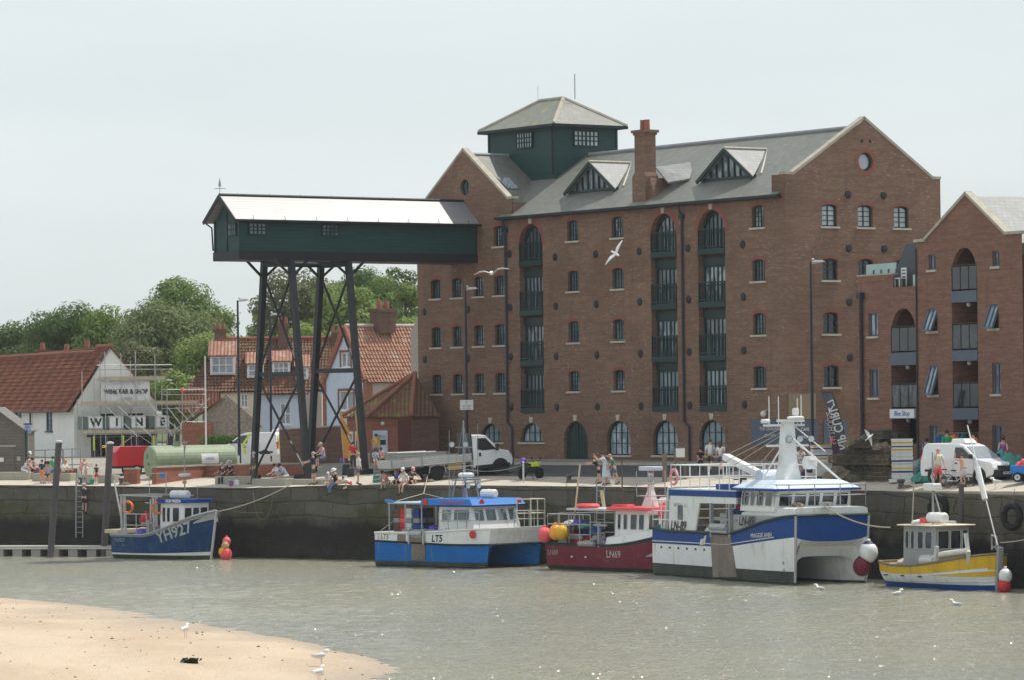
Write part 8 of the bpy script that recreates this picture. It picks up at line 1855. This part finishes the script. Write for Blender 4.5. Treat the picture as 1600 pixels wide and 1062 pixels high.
# bags and buckets
def bag(px, py, m, label, h=.4, w=.4):
    g = G(px,py); t_ = thing('bag', label, 'bag', g, rnd.uniform(-.5,.5), 'bags on the quay'); o = MB(); o.taper((-w/2,w/2,-.15,.15),(-w*.42,w*.42,-.1,.1),0,h); o.build('bag_body', M[m], t_, bevel=.05); o = MB(); o.path([(-.1,0,h-.02),(-.08,0,h+.16),(.08,0,h+.16),(.1,0,h-.02)],.015,5); o.build('handle', M['charcoal'], t_)
bag(590,753,'teal','teal blue bag with white trim left of the bare backed woman',.42,.55); bag(541,741,'green','dark green rucksack beside the last stilt',.6,.45); bag(548,744,'charcoal','black bag beside the dark green rucksack',.5,.4); bag(536,722,'purple','purple bag on the low wall left of the kiosk',.3,.4); bag(575,722,'skyblue','pale blue square bag under the kiosk window',.38,.42)
bag(468,747,'black','black holdall lying right of the dark haired man',.25,.7); bag(370,758,'whitecloth','white carrier bag at the feet of the grey haired couple',.35,.3)
def bucket(px, py, m, label):
    g = G(px,py); t_ = thing('bucket', label, 'bucket', g, 0, 'crabbing buckets'); o = MB(); o.lathe([(.1,0),(.14,.28),(.15,.28),(.15,.3),(.13,.3),(.09,.03)],12); o.build('pail', M[m], t_); o = MB(); o.path([(.14*cos(t),0,.28+.14*sin(t)) for t in [pi*i/8 for i in range(9)]],.008,4); o.build('handle', M['greylight'], t_)
bucket(361,759,'purple','purple and white bucket below the grey haired couple'); bucket(423,757,'plasticwhite','small white bucket beside the olive overalls'); bucket(957,757,'plasticwhite','white bucket between the woman in the dress and the boy'); bucket(144,756,'teal','teal bucket between the two small children')
# seaweed, gulls
p = P(298,1037,120); wz = Vector((p.x,p.y,sandz(p.x,p.y))); 
sw_ = hedge('seaweed', [wz+Vector((-.2,0,-.02)),wz+Vector((.2,0,-.02))], .15, .3, 'weed', 'dark clump of seaweed on the sand', 9, .14, 260, 'seaweed')
def gull(loc, rot, label, kind='stand', s=1.0, roll=0):
    t_ = thing('gull', label, 'gull', loc, rot, 'gulls'); t_.scale = (s,s,s); bz = .3 if kind == 'stand' else .05 if kind == 'swim' else 0
    o = MB(); o.lathe([(.012,-.34),(.05,-.24),(.085,-.1),(.1,.03),(.085,.13),(.055,.2),(.048,.24),(.058,.28),(.05,.33),(.02,.36)],12,(0,0,bz+.02),'x')
    if kind != 'fly':
        o.v = [Vector((p.x-(.12 if p.x > .2 else .5*max(0,p.x)), p.y, p.z+(.16 if p.x > .2 else .42*max(0,p.x)))) for p in o.v]
    o.build('body', M['white'], t_, smooth=True)
    hx, hz = (.22,bz+.18) if kind != 'fly' else (.33,.02)
    o = MB(); o.tube((hx,0,hz),(hx+.08,0,hz-.02),.016,.005,6); o.build('beak', M['gold'], t_)
    if kind != 'fly':
        for sd in (-1,1): o = MB(); o.T = Matrix.Translation((-.08,sd*.085,bz+.05)) @ Matrix.Rotation(.12*sd,4,'Z'); o.lathe([(.005,-.28),(.035,-.15),(.06,0),(.04,.14),(.005,.18)],8,(0,0,0),'x'); o.v = [Vector((p.x,sd*.085+(p.y-sd*.085)*.35,p.z)) for p in o.v]; o.build('wing', M['greylight'], t_, smooth=True)
        if kind == 'stand':
            for sd in (-1,1): o = MB(); o.tube((-.02,sd*.035,bz-.05),(0,sd*.035,0),.008,n=5); o.box(-.01,.06,sd*.035-.02,sd*.035+.02,0,.008); o.build('leg', M['pink'], t_)
    else:
        for sd in (-1,1): 
            o = MB(); up = .25; rows = [[(.14,sd*.05,.03),(.02,sd*.05,.05),(-.12,sd*.05,.02)],[(.18,sd*.3,.03+up*.5),(.06,sd*.3,.05+up*.5),(-.1,sd*.3,.02+up*.5)],[(.1,sd*.55,.03+up*.55),(.02,sd*.55,.045+up*.55),(-.1,sd*.55,.02+up*.5)],[(-.08,sd*.82,.0+up*.35),(-.1,sd*.82,.005+up*.35),(-.13,sd*.8,.0+up*.35)]]
            o.grid(rows); o.grid([[(x,y,z-.02) for x,y,z in r] for r in rows]); o.build('wing', M['white'], t_, smooth=True)
        o = MB(); o.add([(-.3,-.03,.02),(-.3,.03,.02),(-.46,.08,.02),(-.46,-.08,.02),(-.3,0,.035),(-.45,0,.03)],[(0,1,2,3),(0,4,5,3),(4,1,2,5)]); o.build('tail', M['white'], t_)
    if roll: t_.rotation_euler = roll
    return t_
for px, py, rot, lab in ((290,996,1.2,'white gull standing alone on the sand below the dark blue boat'),(503,1040,.4,'gull standing on the sand near the water edge'),(499,1066,1.0,'gull on the sand at the bottom edge of the picture')):
    r = ray(px,py); D = 118.0
    for _ in range(30): D = (sandz(r[0]*D,D)-CZ)/r[2] if abs(r[2]) > 0 else D
    gull((r[0]*D,D,sandz(r[0]*D,D)), rot, lab)
for px, py, rot, lab in ((1279,921,2.5,'gull floating under the bow of the big catamaran'),(1404,929,.5,'gull floating left of the yellow boat stern'),(1492,946,2.8,'gull floating in front of the yellow boat')):
    p = P(px,py,48600/(py-(640-.012*(px-800)))); gull((p.x,p.y,WZ), rot, lab, 'swim')
gull(G(1555,763), 2.6, 'gull standing on the quay in front of the white van')
gull(P(962,397,180), 0, 'white gull flying with a steep tilt in front of the granary windows', 'fly', .85, (radians(60),radians(20),radians(-60)))
gull(P(768,428,190), 0, 'white gull gliding level in front of the granary wing', 'fly', 1.1, (radians(8),0,radians(-100)))
gull(P(1359,682,180), 0, 'white gull taking off above the creel stack', 'fly', .6, (radians(-75),radians(-35),radians(25)))
# ------------------------------------------------------------------ thin summer haze
hz = MB(); hz.box(-4200,4200,-400,5200,-7,32)
hm_ = bpy.data.materials.new('haze'); hm_.use_nodes = True; hn = hm_.node_tree; hn.nodes.remove(hn.nodes['Principled BSDF']); pv = hn.nodes.new('ShaderNodeVolumePrincipled'); pv.inputs['Density'].default_value = .00012; pv.inputs['Color'].default_value = (.93,.96,1,1); hn.links.new(pv.outputs[0], hn.nodes['Material Output'].inputs['Volume'])
struct(hz.build('haze', hm_), 'stuff')
flush_text()
